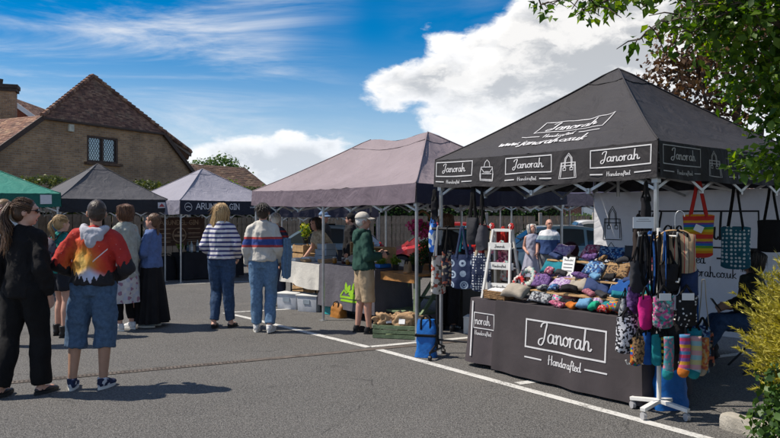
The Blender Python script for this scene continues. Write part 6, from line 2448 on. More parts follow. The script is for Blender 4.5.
cnames = {'teal': 'teal', 'purple': 'purple print', 'pinkfl': 'pink floral', 'bluefl': 'blue floral', 'grey': 'dark grey', 'leop': 'leopard print', 'navy': 'navy', 'royal': 'royal blue', 'stone': 'stone linen', 'camo': 'camouflage', 'bright': 'patchwork', 'black': 'black', 'lilac': 'lilac', 'dusty': 'dusty pink', 'mag': 'magenta', 'sky': 'pale blue'}
ords = ['leftmost', 'second from the left', 'third from the left', 'fourth from the left', 'fifth from the left', 'sixth from the left', 'rightmost']
for (yy, zz, seq, st_name) in ((.355, b + .42, ['navy', 'black', 'purple', 'leop', 'grey', 'royal', 'pinkfl'], 'top'), (.205, b + .26, ['pinkfl', 'grey', 'purple', 'sky', 'black', 'navy', 'lilac'], 'second'), (.075, b + .12, ['camo', 'bluefl', 'black', 'dusty', 'grey', 'teal', 'leop'], 'lowest')):
    for i, m in enumerate(seq):
        x = 1.52 + .19 * i + .03 * math.sin(i * 2.2 + zz * 9)
        pouch('small %s purse, %s in front on the %s step' % (cnames[m], ords[i], st_name), J(x, yy, zz), J.a + R(30 * math.sin(i * 1.9 + zz * 5)), .15 + .03 * math.sin(i * 4.1), .07, .065 + .02 * math.sin(i * 2.9 + zz), m, 120 + i + zz * 10, grp='small purses on the stepped display')
# extra small things: scrunchie rings, price cards, basket
def scrunchie(label, pos, rz, r, m, seed, tilt=70):
    mb = MB()
    X = Matrix.Rotation(R(tilt), 4, 'X')
    n = 40
    vs = []
    def f(a, b_):
        t, q = 2 * PI * a, 2 * PI * b_
        rr = r * .36 * (1 + .28 * math.sin(t * 13) * math.cos(q))
        p = Vector(((r + rr * math.cos(q)) * math.cos(t), (r + rr * math.cos(q)) * math.sin(t), rr * math.sin(q) * .9))
        return X @ p + Vector((0, 0, r * 1.25))
    mb.grid(f, 52, 10, closed_u=True)
    o = mb.build('scrunchie_ring', PR[m] if m in PR else m, None, pos, rz, smooth='all', weld=True)
    return tag(o, label, 'scrunchie', 'fabric scrunchie rings')
FL1 = patches('mint_pink_floral', [(0.45, 0.50, 0.46), (0.25, 0.42, 0.38), (0.50, 0.18, 0.22), (0.52, 0.50, 0.47)], 34)
FL2 = patches('red_white_floral', [(0.45, 0.03, 0.03), (0.55, 0.50, 0.47), (0.30, 0.02, 0.02)], 40)
scrunchie('large mint and pink fabric ring beside the stepped display', J(1.25, .20, .86), J.a, .085, FL1, 1)
scrunchie('red and white fabric ring in front of the mint one', J(1.27, .04, .85), J.a, .058, FL2, 2)
CARD = M('white_card', (0.70, 0.70, 0.70), .6, .04)
def price_card(label, pos, rz, w, h, tilt=14, lines=4, txt=None):
    t = thing('price_card', label, 'price card', pos, rz)
    X = Matrix.Rotation(R(-tilt), 4, 'X')
    mb = MB()
    mb.box((0, 0, h / 2), (w, .004, h), X=X)
    mb.build('card', CARD, t)
    mb = MB()
    for i in range(lines):
        z = h * (.80 - .17 * i)
        ww = w * (.7 if i else .5)
        S_ = lambda x, zz: X @ Vector((x, -.0045, zz))
        if txt and i == 0:
            write(mb, txt, -w * .36, z, w * .72, S_, .09, height=h * .10, sub=3)
        else:
            ribbon(mb, [Vector((-ww / 2, z, 0)), Vector((ww / 2, z, 0))], h * .03, S_)
    mb.build('printed_lettering', PRINT_K, t)
    return t
price_card('white price card standing among the pouches on the second step', J(1.70, .27, b + .26), J.a, .15, .20, txt='Handcrafted')
price_card('small white price card at the right end of the table', J(2.72, .12, b), J.a + R(-10), .09, .12)
BASK = M('wicker', (0.28, 0.16, 0.07), .8, .35, 40, .8, 90)
bk = thing('wicker_basket', 'brown wicker basket lined with white cloth at the foot of the ladder stand', 'basket', J(1.06, -.03, .741), J.a + R(5))
mb = MB()
for k in range(7):
    z = .008 + k * .012
    s_ = 1 + .015 * k
    pts = [Vector((x * s_, y * s_, z + .002 * ((i + k) % 2))) for i, (x, y) in enumerate([(-.13, -.075), (-.05, -.078), (.05, -.078), (.13, -.075), (.135, 0), (.13, .075), (.05, .078), (-.05, .078), (-.13, .075), (-.135, 0), (-.13, -.075)])]
    mb.tube(pts, .0075, 6, cap=False)
for x, y in [(-.13, -.075), (-.05, -.08), (.05, -.08), (.13, -.075), (.13, .075), (.05, .08), (-.05, .08), (-.13, .075)]:
    mb.tube([(x, y, 0), (x * 1.09, y * 1.09, .088)], .006, 6)
mb.box((0, 0, .006), (.26, .15, .008))
mb.build('weave', BASK, bk, smooth=True)
mb = MB()
pillow(mb, .25, .15, .07, None, .3, 4)
mb.v = [(p[0], p[1], p[2] + .04) for p in mb.v]
mb.build('lining', cloth('white_cotton', (0.62, 0.62, 0.62)), bk, smooth='all')

# ================================================================== hanging bags
def tote(label, pos, rz, w, h, m, strap_m, strap, depth=.07, seed=1, sway=0.0, name='tote_bag', strap_w=.014, cat='bag', grp=None, flare=.0, spread=.5, zipline=False):
    """pos is the point its straps hang from; the bag's mouth is `strap` below"""
    t = thing(name, label, cat, pos, rz, grp)
    mb = MB()
    def f(a, b_):
        q = 2 * PI * a
        e = b_
        ct, st = math.cos(q), math.sin(q)
        ww = w / 2 * (1 + flare * e) * (1 - .05 * math.sin(PI * e))
        dd = depth / 2 * (.25 + .75 * math.sin(PI * (.08 + .84 * e)) ** .7)
        x = ww * math.copysign(abs(ct) ** .5, ct)
        y = dd * math.copysign(abs(st) ** .9, st)
        k = .006 * math.sin(x * 42 + seed + e * 4) + .012 * nz((x, y, e), 6, seed)
        z = -strap - h * e - .012 * math.cos(q) ** 2 * (1 - e) + (.03 * (ct ** 2) * e ** 6)
        return Vector((x + sway * e, y + k, z))
    mb.grid(f, 36, 14, closed_u=True)
    # closed bottom
    n = 36
    o_ = len(mb.v) - n
    mb.f.append(tuple(range(o_ + n - 1, o_ - 1, -1)))
    mb.m.append(0)
    mb.build('bag_body', m, t, smooth=60)
    for yy in (-1, 1):
        mb = MB()
        y0 = yy * depth * .16
        pts = crom([(-w * spread * .5, y0, -strap - .10 * min(1, h)), (-w * spread * .48, y0 * 1.0, -strap), (-w * spread * .22, y0 * .6, -strap * .4), (-.012, y0 * .2, -.012), (0, 0, .004), (.012, y0 * .2, -.012), (w * spread * .22, y0 * .6, -strap * .4), (w * spread * .48, y0, -strap), (w * spread * .5, y0, -strap - .10 * min(1, h))], 4)
        pts = [p + Vector((0, yy * .012 * min(1, max(0, (-p.z - strap * .8) / (strap * .3 + 1e-6))), 0)) for p in pts]
        mb.tube(pts, [(strap_w, .003)] * len(pts), 6, ref=(0, 1, 0) if False else None)
        mb.build('strap', strap_m, t, smooth='all')
    return t

# black clothes rail with totes
rl0, rl1, RH = J(.20, -.14), J(.98, .26), 1.46
rail = thing('clothes_rail', 'black metal clothes rail hung with tote bags, left of the tables', 'rail', rl0, math.atan2(rl1.y - rl0.y, rl1.x - rl0.x))
RL = (rl1 - rl0).length
for x in (0, RL):
    mb = MB()
    mb.tube([(x, 0, .10), (x, 0, RH)], .014, 8)
    mb.build('upright', BLACKMET, rail, smooth=True)
    mb = MB()
    mb.tube([(x, 0, .30), (x, -.06, .14), (x, -.22, .085)], .012, 8)
    mb.tube([(x, 0, .30), (x, .06, .14), (x, .22, .085)], .012, 8)
    mb.tube([(x, -.22, .085), (x, .22, .085)], .012, 8)
    mb.build('foot', BLACKMET, rail, smooth=True)
    for yy in (-.21, .21):
        mb = MB()
        mb.tube([(x - .014, yy, .028), (x + .014, yy, .028)], .027, 12)
        mb.tube([(x, yy, .03), (x, yy, .085)], .008, 6)
        mb.build('castor', PB, rail, smooth=True)
mb = MB()
mb.tube([(-.06, 0, RH), (RL + .02, 0, RH)], .016, 8)
mb.build('hanging_bar', BLACKMET, rail, smooth=True)
mb = MB()
mb.tube([(0, 0, .20), (RL, 0, .20)], .012, 8)
mb.build('lower_bar', BLACKMET, rail, smooth=True)
ra = rail.rotation_euler.z
def on_rail(f, dz=0.018, dy=0.0):
    p = rl0.lerp(rl1, f)
    return p + Vector((-math.sin(ra) * dy, math.cos(ra) * dy, RH + dz))
BLOSSOM = patches('cream_blossom', [(0.55, 0.52, 0.47), (0.50, 0.47, 0.43), (0.38, 0.08, 0.05), (0.55, 0.52, 0.48), (0.12, 0.10, 0.08)], 30)
def medal_mat():
    m, t, bs = mat_new('navy_medallion')
    tc = t.node('ShaderNodeTexCoord').outputs['Object']
    v = t.node('ShaderNodeTexVoronoi', ins={'Scale': 7.5, 'Randomness': .25, 'Vector': t.vmath('MULTIPLY', tc, (1, .2, 1))})
    N_, P_ = (0.016, 0.030, 0.085), (0.34, 0.42, 0.52)
    c = t.ramp(v.outputs['Distance'], [(0, P_), (.07, N_), (.13, P_), (.19, N_), (.25, P_), (.36, N_)], 'CONSTANT')
    t.l.new(c, bs.inputs['Base Color'])
    bs.inputs['Roughness'].default_value = .85
    fabric_bump(t, bs, tc, .25)
    return m
MEDAL = medal_mat()
NDOT = patches('navy_white_dots', [(0.02, 0.03, 0.07)], 34, dots=((0.60, 0.62, 0.64), .36), jitter=.25)
DKFL = patches('dark_small_floral', [(0.02, 0.02, 0.03), (0.03, 0.03, 0.05), (0.35, 0.10, 0.06), (0.02, 0.02, 0.03), (0.30, 0.25, 0.18)], 45)
CREAM = cloth('cream_webbing', (0.46, 0.38, 0.27))
REDW = cloth('red_webbing', (0.45, 0.025, 0.02))
tote('cream tote with red blossom print at the left end of the rail', on_rail(.02), ra + R(60), .20, .44, BLOSSOM, cloth('grey_webbing', (0.42, 0.42, 0.43)), .32, .09, 2)
tote('narrow dark floral bag hanging on the rail beside the blossom tote', on_rail(.16), ra + R(45), .17, .40, DKFL, BLACKCLOTH, .26, .07, 3)
tote('navy tote with pale blue medallions hanging on the rail', on_rail(.36, dy=-.04), ra + R(10), .25, .38, MEDAL, cloth('navy_webbing', (0.025, 0.04, 0.09)), .30, .07, 4)
tote('navy tote with white dots and cream straps at the right of the rail', on_rail(.62, dy=-.05), ra + R(8), .23, .42, NDOT, CREAM, .28, .08, 5)
tote('red strapped dark bag behind the medallion tote on the rail', on_rail(.56, dy=.04), ra + R(15), .18, .30, PR['navy'], REDW, .30, .06, 6)
tote('turquoise strapped dark bag on the rail behind the blossom tote', on_rail(.34, dy=.05), ra + R(25), .16, .34, PR['black'], PR['turq'], .24, .06, 7)
tote('grey floral tote at the far right end of the rail', on_rail(.95, dy=.03), ra + R(20), .20, .34, patches('grey_floral', [(0.25, 0.24, 0.25), (0.36, 0.35, 0.35), (0.10, 0.09, 0.10), (0.35, 0.10, 0.10)], 36), REDW, .24, .06, 21)
tote('plain black tote behind the dark floral bag on the rail', on_rail(.10, dy=.05), ra + R(30), .18, .42, PR['black'], BLACKCLOTH, .20, .06, 22)
tote('purple print tote between the turquoise strapped and medallion bags on the rail', on_rail(.38, dy=.07), ra + R(15), .15, .30, PR['purple'], PR['sky'], .22, .05, 23)
tote('stone linen tote hanging low behind the dotted one on the rail', on_rail(.72, dy=.08), ra + R(5), .20, .36, PR['stone'], CREAM, .30, .06, 24)
tote('small pink floral bag near the right end of the rail', on_rail(.90, dy=-.05), ra + R(10), .12, .20, PR['pinkfl'], REDW, .18, .05, 25)
# charcoal rucksacks hung from the gazebo edge
tote('charcoal rucksack hanging by a long black strap from the gazebo edge', J(.62, .02, 1.93), J.a + R(20), .15, .30, PR['grey'], BLACKCLOTH, .34, .13, 8, name='hanging_rucksack')
tote('second charcoal rucksack hanging just right of the first at the gazebo edge', J(.74, .04, 1.93), J.a - R(10), .15, .28, cloth('slate_felt', (0.06, 0.06, 0.072)), BLACKCLOTH, .42, .12, 9, name='hanging_rucksack')
# blue ribbon-like bag on the front left post
tote('bright blue folded bag tied to the front left post of the black gazebo', J(.0, -.03, 1.66), J.a, .10, .34, patches('blue_white_flash', [(0.02, 0.10, 0.40), (0.03, 0.16, 0.50), (0.45, 0.5, 0.55)], 16), PR['royal'], .14, .08, 10)
tote('black strapped bag hanging high on the front left post', J(.05, -.05, 1.90), J.a + R(30), .08, .24, PR['black'], BLACKCLOTH, .10, .06, 11)
# from the right-hand bar
RB_ = stripes('rainbow_stripe', [(1, (0.50, 0.03, 0.02)), (1, (0.55, 0.22, 0.01)), (1, (0.55, 0.40, 0.02)), (1, (0.10, 0.26, 0.03)), (1, (0.02, 0.12, 0.34)), (.7, (0.16, 0.04, 0.20)), (1, (0.55, 0.28, 0.02)), (.8, (0.45, 0.04, 0.03))], .17, 2, warp=.02)
tote('rainbow striped tote with red straps hanging from the gazebo side', J(2.80, .78, 1.93), J.a + R(35), .27, .40, RB_, REDW, .30, .08, 12, strap_w=.016, flare=-.08)
tote('teal tote with white spots hanging from the gazebo side by the wall', J(2.80, 1.46, 1.93), J.a + R(20), .27, .42, patches('teal_white_spots', [(0.018, 0.10, 0.14)], 26, dots=((0.58, 0.62, 0.60), .33), jitter=.2), BLACKCLOTH, .42, .08, 13)
tote('black slouch bag hanging at the far right of the black gazebo', J(2.80, 2.20, 1.93), J.a + R(25), .26, .34, PR['black'], BLACKCLOTH, .36, .10, 14)
mb = MB()
mb.box((0, 0, 0), (.075, .003, .06))
o = mb.build('paper_tag', CARD, None, J(2.80, .76, 1.50) + Vector((-.02, -.075, 0)), J.a + R(35))
o.rotation_euler.y = R(25)
tag(o, 'small white paper tag on the rainbow striped tote', 'tag')

# ---- the white spinner rack of small goods
SRX, SRY = 2.19, 5.70
sr = thing('spinner_rack', 'white spinner rack on castors crowded with small bags, at the front right', 'display rack', (SRX, SRY, 0), R(12))
mb = MB()
mb.tube([(0, 0, .09), (0, 0, 1.52)], .018, 10)
mb.build('pole', WW, sr, smooth=True)
for k in range(4):
    a = R(28 + 90 * k)
    mb = MB()
    mb.bar((0, 0, .115), (.25 * math.cos(a), .25 * math.sin(a), .085), .045, .03)
    mb.build('base_leg', WW, sr, bevel=.004)
    mb = MB()
    x, y = .235 * math.cos(a), .235 * math.sin(a)
    mb.tube([(x - .014, y, .032), (x + .014, y, .032)], .031, 14)
    mb.tube([(x, y, .035), (x, y, .085)], .008, 6)
    mb.build('castor', M('clear_grey_wheel', (0.35, 0.35, 0.36), .3, .1), sr, smooth=True)
for z, L_ in ((.42, .27), (.80, .22), (1.10, .22), (1.46, .20)):
    for k in range(4):
        if z < .5 and k % 2:
            continue
        a = R(8 + 90 * k) if z > .5 else R(-6 + 90 * k)
        mb = MB()
        mb.tube([(0, 0, z), (L_ * math.cos(a), L_ * math.sin(a), z), (L_ * 1.04 * math.cos(a), L_ * 1.04 * math.sin(a), z + .03)], .007, 6)
        mb.build('hook_arm', WW, sr, smooth=True)
def sp(x, y, z):
    return Vector((SRX + x, SRY + y, z))
def hang(label, x, y, z, w, h, m, rz, strap=.05, depth=.05, seed=1, sm=None, name='hanging_bag', flare=0.0, card=False):
    t = tote(label, sp(x, y, z), R(rz), w, h, PR[m] if isinstance(m, str) else m, sm or BLACKCLOTH, strap, depth, seed, name=name, strap_w=.009, grp='small bags on the spinner rack', flare=flare, spread=.6)
    if card:
        mb = MB()
        mb.box((0, -depth * .55, -strap - .012), (w * .55, .003, .055))
        mb.build('header_card', CARD, t)
    return t
hang('pink and grey floral bag with white header card on the spinner rack', -.05, -.22, 1.07, .17, .26, 'pinkgrey', 4, .07, .06, 1, card=True)
hang('black bag with white paw prints and header card on the spinner rack', .14, -.20, 1.07, .17, .25, 'paw', -3, .07, .06, 2, card=True)
hang('plain magenta bag left of the pink floral one on the spinner rack', -.17, -.17, 1.05, .13, .27, 'mag', 20, .06, .05, 3)
hang('black and white spotted drawstring bag at the left of the spinner rack', -.29, -.10, .88, .17, .30, 'leobw', 10, .06, .08, 4, flare=.25)
hang('blue satin bag below the magenta one on the spinner rack', -.15, -.15, .75, .09, .26, 'royal', 15, .05, .05, 5)
hang('pale turquoise bag beside the blue satin one on the spinner rack', -.09, -.18, .74, .08, .25, 'turq', 0, .05, .05, 6)
hang('yellow and black striped bag next to the turquoise one on the spinner rack', -.03, -.17, .74, .06, .24, stripes('yellow_black', [(1, (0.5, 0.36, 0.03)), (1, (0.02, 0.02, 0.02))], .05, 2), 0, .05, .045, 7)
hang('plain black bag in the middle of the spinner rack', .07, -.14, .86, .15, .28, 'black', -8, .05, .09, 8)
hang('royal blue long bag at the right of the spinner rack', .27, -.05, 1.0, .06, .46, 'royal', -30, .05, .04, 9)
hang('dark floral bag on long cream straps at the right of the spinner rack', .34, -.05, 1.10, .15, .30, DKFL, -20, .40, .05, 10, sm=CREAM, flare=.15)
for (lab, x, y, z, w_, h_, m_, rz_, st_) in (('dark grey bag high on the left of the spinner rack', -.20, -.06, 1.36, .15, .26, 'grey', 25, .10), ('black felt bag high in the middle of the spinner rack', .02, -.16, 1.34, .15, .22, 'black', 5, .10), ('navy bag high on the right of the spinner rack', .22, -.06, 1.30, .14, .24, 'navy', -25, .10),
        ('purple print bag behind the magenta one on the spinner rack', -.22, -.05, 1.12, .14, .24, 'purple', 35, .06), ('leopard print bag low on the left of the spinner rack', -.22, -.16, .72, .11, .22, 'leop', 18, .05), ('dark grey bag low in the middle of the spinner rack', .04, -.12, .70, .13, .26, 'grey', -5, .05), ('teal bag at the right below the paw print one on the spinner rack', .22, -.16, .78, .11, .20, 'teal', -22, .05), ('blue floral bag at the far right of the spinner rack', .31, -.10, .80, .12, .26, 'bluefl', -35, .06), ('camouflage bag at the back left of the spinner rack', -.27, .02, 1.02, .14, .28, 'camo', 50, .06), ('bright patchwork bag at the left under the spotted one on the spinner rack', -.24, -.14, .66, .10, .18, 'bright', 20, .05)):
    hang(lab, x, y, z, w_, h_, m_, rz_, st_, .06, len(lab))
def sock(label, x, y, z, m, tip, rz, ln=.30, seed=1):
    t = thing('patterned_sock', label, 'sock', sp(x, y, z), R(rz), 'socks on the spinner rack')
    mb = MB()
    pts = crom([(0, 0, 0), (.004, 0, -ln * .4), (-.004, -.004, -ln * .75), (-.012, -.012, -ln * .92)], 4)
    mb.tube(pts, [(.042, .017)] * (len(pts) - 4) + [(.046, .02)] * 4, 12)
    mb.build('leg', m, t, smooth='all')
    mb = MB()
    mb.tube(crom([(-.012, -.012, -ln * .90), (-.022, -.02, -ln * 1.0), (-.032, -.024, -ln * 1.10)], 4), [(.046, .021), (.046, .022), (.046, .022), (.045, .022), (.043, .02), (.04, .02), (.034, .017), (.024, .012), (.01, .006)], 12)
    mb.build('toe', tip, t, smooth='all')
RS = stripes('sock_rainbow', [(1, (0.50, 0.10, 0.20)), (1, (0.5, 0.25, 0.03)), (1, (0.20, 0.08, 0.30)), (1, (0.50, 0.05, 0.12)), (1, (0.08, 0.22, 0.40))], .13, 2)
sock('turquoise and pink patterned sock, leftmost of the socks on the rack', -.02, -.25, .68, patches('sock_teal_pink', [(0.04, 0.28, 0.30), (0.45, 0.16, 0.22), (0.10, 0.20, 0.26)], 60), PR['turq'], 6)
sock('rainbow striped sock with orange toe on the rack', .10, -.26, .70, RS, PR['orange'], -4)
sock('pastel striped sock with turquoise toe on the rack', .20, -.23, .68, stripes('sock_pastel', [(1, (0.45, 0.42, 0.20)), (1, (0.22, 0.40, 0.45)), (1, (0.50, 0.28, 0.30))], .11, 2), PR['turq'], -18)
sock('orange flecked sock right of the pastel one on the rack', .28, -.18, .66, patches('sock_orange', [(0.5, 0.20, 0.05), (0.42, 0.30, 0.15), (0.35, 0.08, 0.05)], 60), PR['stone'], -30, .27)
# straps, lanyards and bigger bags at the rack's top
for i in range(24):
    a = i * 2.4
    m_ = (BLACKCLOTH, BLACKCLOTH, BLACKCLOTH, PR['royal'], BLACKCLOTH, cloth('charcoal_strap', (0.05, 0.05, 0.055)))[i % 6]
    r_ = .04 + .13 * ((i * 37) % 10) / 10
    lab = 'black webbing strap hanging at the top of the spinner rack' if m_ is not PR['royal'] else 'royal blue strap hanging at the top of the spinner rack'
    mb = MB()
    x, y = r_ * math.cos(a), r_ * math.sin(a) - .05
    ln = .36 + .22 * ((i * 53) % 10) / 10
    pts = crom([(0, 0, 0), (.02, .0, -.05), (.035, 0, -ln * .6), (.015, 0, -ln), (-.015, 0, -ln), (-.035, 0, -ln * .6), (-.02, 0, -.05), (0, 0, 0)], 5)
    mb.tube(pts, [(.013, .004)] * len(pts), 6)
    o = mb.build('hanging_strap', m_, None, sp(x, y, 1.49), a, smooth='all')
    tag(o, lab, 'strap', 'straps on the spinner rack')
hg = thing('coat_hanger', 'pale coat hanger hooked at the top of the spinner rack', 'hanger', sp(.10, -.08, 1.52), R(-12))
mb = MB()
mb.tube(crom([(0, 0, -.02), (0, 0, .10), (.03, 0, .14), (.065, 0, .12), (.07, 0, .09)], 4), .004, 6)
mb.build('hook', ALU, hg, smooth='all')
mb = MB()
mb.tube(crom([(-.16, 0, -.10), (-.08, 0, -.03), (0, 0, -.02), (.08, 0, -.03), (.16, 0, -.10)], 4), .008, 6)
mb.build('arms', WOOD, hg, smooth='all')
STR = stripes('brown_cream_stripe', [(3, (0.34, 0.24, 0.15)), (.5, (0.40, 0.05, 0.04)), (2, (0.42, 0.34, 0.24)), (.5, (0.10, 0.05, 0.03))], .075, 0)
tote('brown and cream striped bag hanging from the coat hanger', sp(.12, -.09, 1.50), R(-12), .26, .32, STR, BLACKCLOTH, .02, .08, 5, flare=.1)
tote('long dark brown bag hanging behind the white card at the rack top', sp(-.14, .08, 1.62), R(20), .10, .36, cloth('dark_brown_suede', (0.035, 0.025, 0.022)), BLACKCLOTH, .10, .07, 6)
tote('black handled bag hung on the front right post of the black gazebo', sp(-.04, .18, 1.90), R(30), .09, .42, PR['black'], BLACKCLOTH, .12, .07, 7)
price_card('white card sign fixed near the top of the spinner rack', sp(-.17, -.12, 1.52), R(4), .17, .09, 0, 2)
# black soft hat at the table's right end, blue storage bag under the rack
mb = MB()
mb.ell((0, 0, .07), (.11, .11, .08), 18, 10)
mb.lathe((0, 0, .01), [(.0, 0), (.16, 0), (.165, .015), (.10, .04)], 24)
me = fuse(mb, 'felt_hat', PR['black'], .010, 2)
folds(me, .008, 4)
o = link('felt_hat', me, None, J(2.62, .33, b + .28), 0)
o.location = J(2.70, .36, b + .265)
tag(o, 'black soft felt hat at the right end of the second display step', 'hat')
def sack(label, pos, rz, w, d, h, m, seed=1, name='shopping_bag', strap_m=None):
    t = thing(name, label, 'bag', pos, rz)
    mb = MB()
    def f(a, b_):
        q = 2 * PI * a
        ct, st = math.cos(q), math.sin(q)
        x = w / 2 * math.copysign(abs(ct) ** .5, ct) * (1 - .06 * b_ - .16 * b_ ** 5)
        y = d / 2 * math.copysign(abs(st) ** .5, st) * (1 - .15 * b_ - .55 * b_ ** 4)
        k = 1 + .13 * nz((x, y, b_ * h), 9, seed) + .03 * math.sin(b_ * 19 + q * 2) + .05 * (.4 - abs(nz((x, y, b_ * h * .6), 20, seed)) * 2)
        return Vector((x * k, y * k, .002 + h * b_ + .02 * nz((x, y, 1), 8, seed) * b_))
    mb.grid(f, 40, 12, closed_u=True)
    n = 40
    mb.f.append(tuple(range(n - 1, -1, -1)))
    mb.m.append(0)
    o_ = len(mb.v) - n
    mb.f.append(tuple(range(o_, o_ + n)))
    mb.m.append(0)
    mb.build('bag_body', m, t, smooth=60)
    for e in (-1, 1):
        mb = MB()
        mb.tube(crom([(-w * .22, e * d * .34, h * .75), (-w * .2, e * d * .30, h * 1.02), (0, e * d * .18, h * 1.12), (w * .2, e * d * .30, h * 1.02), (w * .22, e * d * .34, h * .75)], 5), [(.012, .003)] * 21, 6)
        mb.build('handle', strap_m or BLACKCLOTH, t, smooth='all')
    return t
NYL = M('bright_blue_nylon', (0.008, 0.12, 0.42), .4, .15, 9, .3, 25)
sack('bright blue storage bag standing behind the spinner rack', J(2.95, .06), R(8), .28, .16, .42, NYL, 2)
bt = sack('bright blue trolley bag with black band by the foot of the clothes rail', Vector((.415, 7.98, 0)), R(-14), .24, .15, .42, NYL, 3)
mb = MB()
mb.box((0, 0, .25), (.245, .155, .03))
mb.build('band', BLACKCLOTH, bt, bevel=.01)
mb = MB()
mb.tube(crom([(-.06, .085, .02), (-.06, .085, .35), (-.05, .07, .42)], 4), .008, 6)
mb.build('frame', BLACKMET, bt, smooth='all')
# bits and bags in the shade beside the seated stallholder
ca = thing('folding_chair', 'dark folding chair under the seated stallholder at the right', 'chair', J(2.74, 2.12), J.a + R(135))
for e in (-1, 1):
    mb = MB()
    mb.tube([(e * .22, -.24, 0), (e * .22, .20, .42)], .011, 8)
    mb.tube([(e * .22, .26, 0), (e * .22, -.14, .42), (e * .22, -.24, .85)], .011, 8)
    mb.build('frame', BLACKMET, ca, smooth=True)
mb = MB()
mb.grid(lambda a, c: Vector((-.22 + .44 * a, -.18 + .40 * c, .425 - .03 * math.sin(PI * a))), 10, 8)
mb.build('seat', PR['black'], ca, smooth='all', thick=.006)
mb = MB()
mb.grid(lambda a, c: Vector((-.22 + .44 * a, -.19 - .05 * c - .02 * math.sin(PI * a), .60 + .24 * c)), 10, 6)
mb.build('backrest', PR['black'], ca, smooth='all', thick=.006)
c2 = dup(ca, J(.42, 1.93), R(-10) + PI * 0, 'dark folding chair under the person in the maroon hood')
c2['group'] = ''
del c2['group']
sack('teal floral shopping bag on the ground beside the seated stallholder', J(2.30, 1.55), J.a + R(20), .34, .20, .34, patches('teal_floral', [(0.02, 0.10, 0.13), (0.03, 0.16, 0.18), (0.40, 0.35, 0.30), (0.30, 0.06, 0.08)], 28), 5)
sack('black holdall on the ground below the white wall cloth', J(1.9, 2.3), J.a + R(10), .50, .28, .30, PR['black'], 6, 'holdall')
sack('dark grey holdall on the ground under the main table', J(2.2, .75), J.a, .50, .25, .30, PR['grey'], 7, 'holdall')
# dark plant pots and things on the rear table corner, left of the steps
for i, (x, y, h_, lab) in enumerate(((1.16, .42, .20, 'tall dark brown lidded jar at the rear left of the main table'), (1.30, .45, .15, 'short dark brown lidded jar behind the mint fabric ring'))):
    t = thing('lidded_jar', lab, 'jar', J(x, y, .741), 0)
    mb = MB()
    mb.lathe((0, 0, 0), [(.05, 0), (.06, .03), (.06, h_ * .75), (.045, h_ * .85)], 18)
    mb.build('jar_body', M('dark_brown_glaze', (0.05, 0.03, 0.02), .3, .2), t, smooth=True)
    mb = MB()
    mb.lathe((0, 0, h_ * .85), [(.05, 0), (.05, .02), (.02, .03), (.015, .045)], 18)
    mb.build('lid', M('dark_lid', (0.02, 0.018, 0.015), .4), t, smooth=True)
# little flowers on the ladder
for i, (x, z, m_, lab) in enumerate(((-.12, .745, FL2, 'red fabric flower at the left of the ladder stand top'), (.115, .745, FL2, 'red fabric flower at the right of the ladder stand top'), (0, .56, FL1, 'mint fabric flower on the upper ladder tray'), (.05, .345, FL1, 'mint fabric flower on the middle ladder tray'), (-.06, .35, PR['pinkfl'], 'pink fabric flower on the middle ladder tray'))):
    mb = MB()
    for k in range(7):
        a = 2 * PI * k / 7
        mb.ell((.022 * math.cos(a), -.02, .02 + .022 * math.sin(a)), (.017, .009, .017), 8, 6)
    mb.ell((0, -.026, .02), (.012, .008, .012), 8, 6)
    ang = J.a + R(14)
    base = J(.97, .12, .731)
    pos = base + Vector((math.cos(ang) * x, math.sin(ang) * x, z))
    o = mb.build('fabric_flower', m_, None, pos, ang, smooth='all')
    tag(o, lab, 'fabric flower')
# ================================================================== the middle stall
def crate(label, pos, rz, w, d, h, m, slats=3, name='slatted_crate', bottom=True):
    t = thing(name, label, 'crate', pos, rz)
    sh = h / slats
    for k in range(slats):
        z = sh * (k + .5)
        for yy in (-d / 2, d / 2):
            mb = MB()
            mb.box((0, yy, z), (w, .014, sh * .80))
            mb.build('slat', m, t, bevel=.002)
        for xx in (-w / 2 + .008, w / 2 - .008):
            mb = MB()
            mb.box((xx, 0, z), (.014, d - .016, sh * .80))
            mb.build('slat', m, t, bevel=.002)
    for xx in (-1, 1):
        for yy in (-1, 1):
            mb = MB()
            mb.box((xx * (w / 2 - .03), yy * (d / 2 - .022), h / 2), (.03, .028, h))
            mb.build('corner_post', m, t)
    mb = MB()
    mb.box((0, 0, .012), (w - .04, d - .03, .014))
    mb.build('base_board', m, t)
    return t

table('folding table under the short white cloth', K, .35, 1.50, .47, 1.10, .80)
Cloth('short off white cloth over the left table of the middle stall', K, .33, 1.51, .45, 1.12, .805, .42, cloth('off_white_linen', (0.52, 0.50, 0.46), .9, .08), .05, .022, 5, hem_var=.035)
table('folding table under the grey cloth with the green emblem', K, 1.58, 3.02, .47, 1.10, .80)
cG = Cloth('grey tablecloth with lime green emblem on the middle stall', K, 1.56, 3.03, .45, 1.12, .805, .14, cloth('slate_cotton', (0.105, 0.10, 0.118), .9, .1), .03, .016, 6)
pr = MB()
SG = lambda x, z: cG.S(x, z)
LIME = M('lime_print', (0.26, 0.50, 0.015), .7, .1)
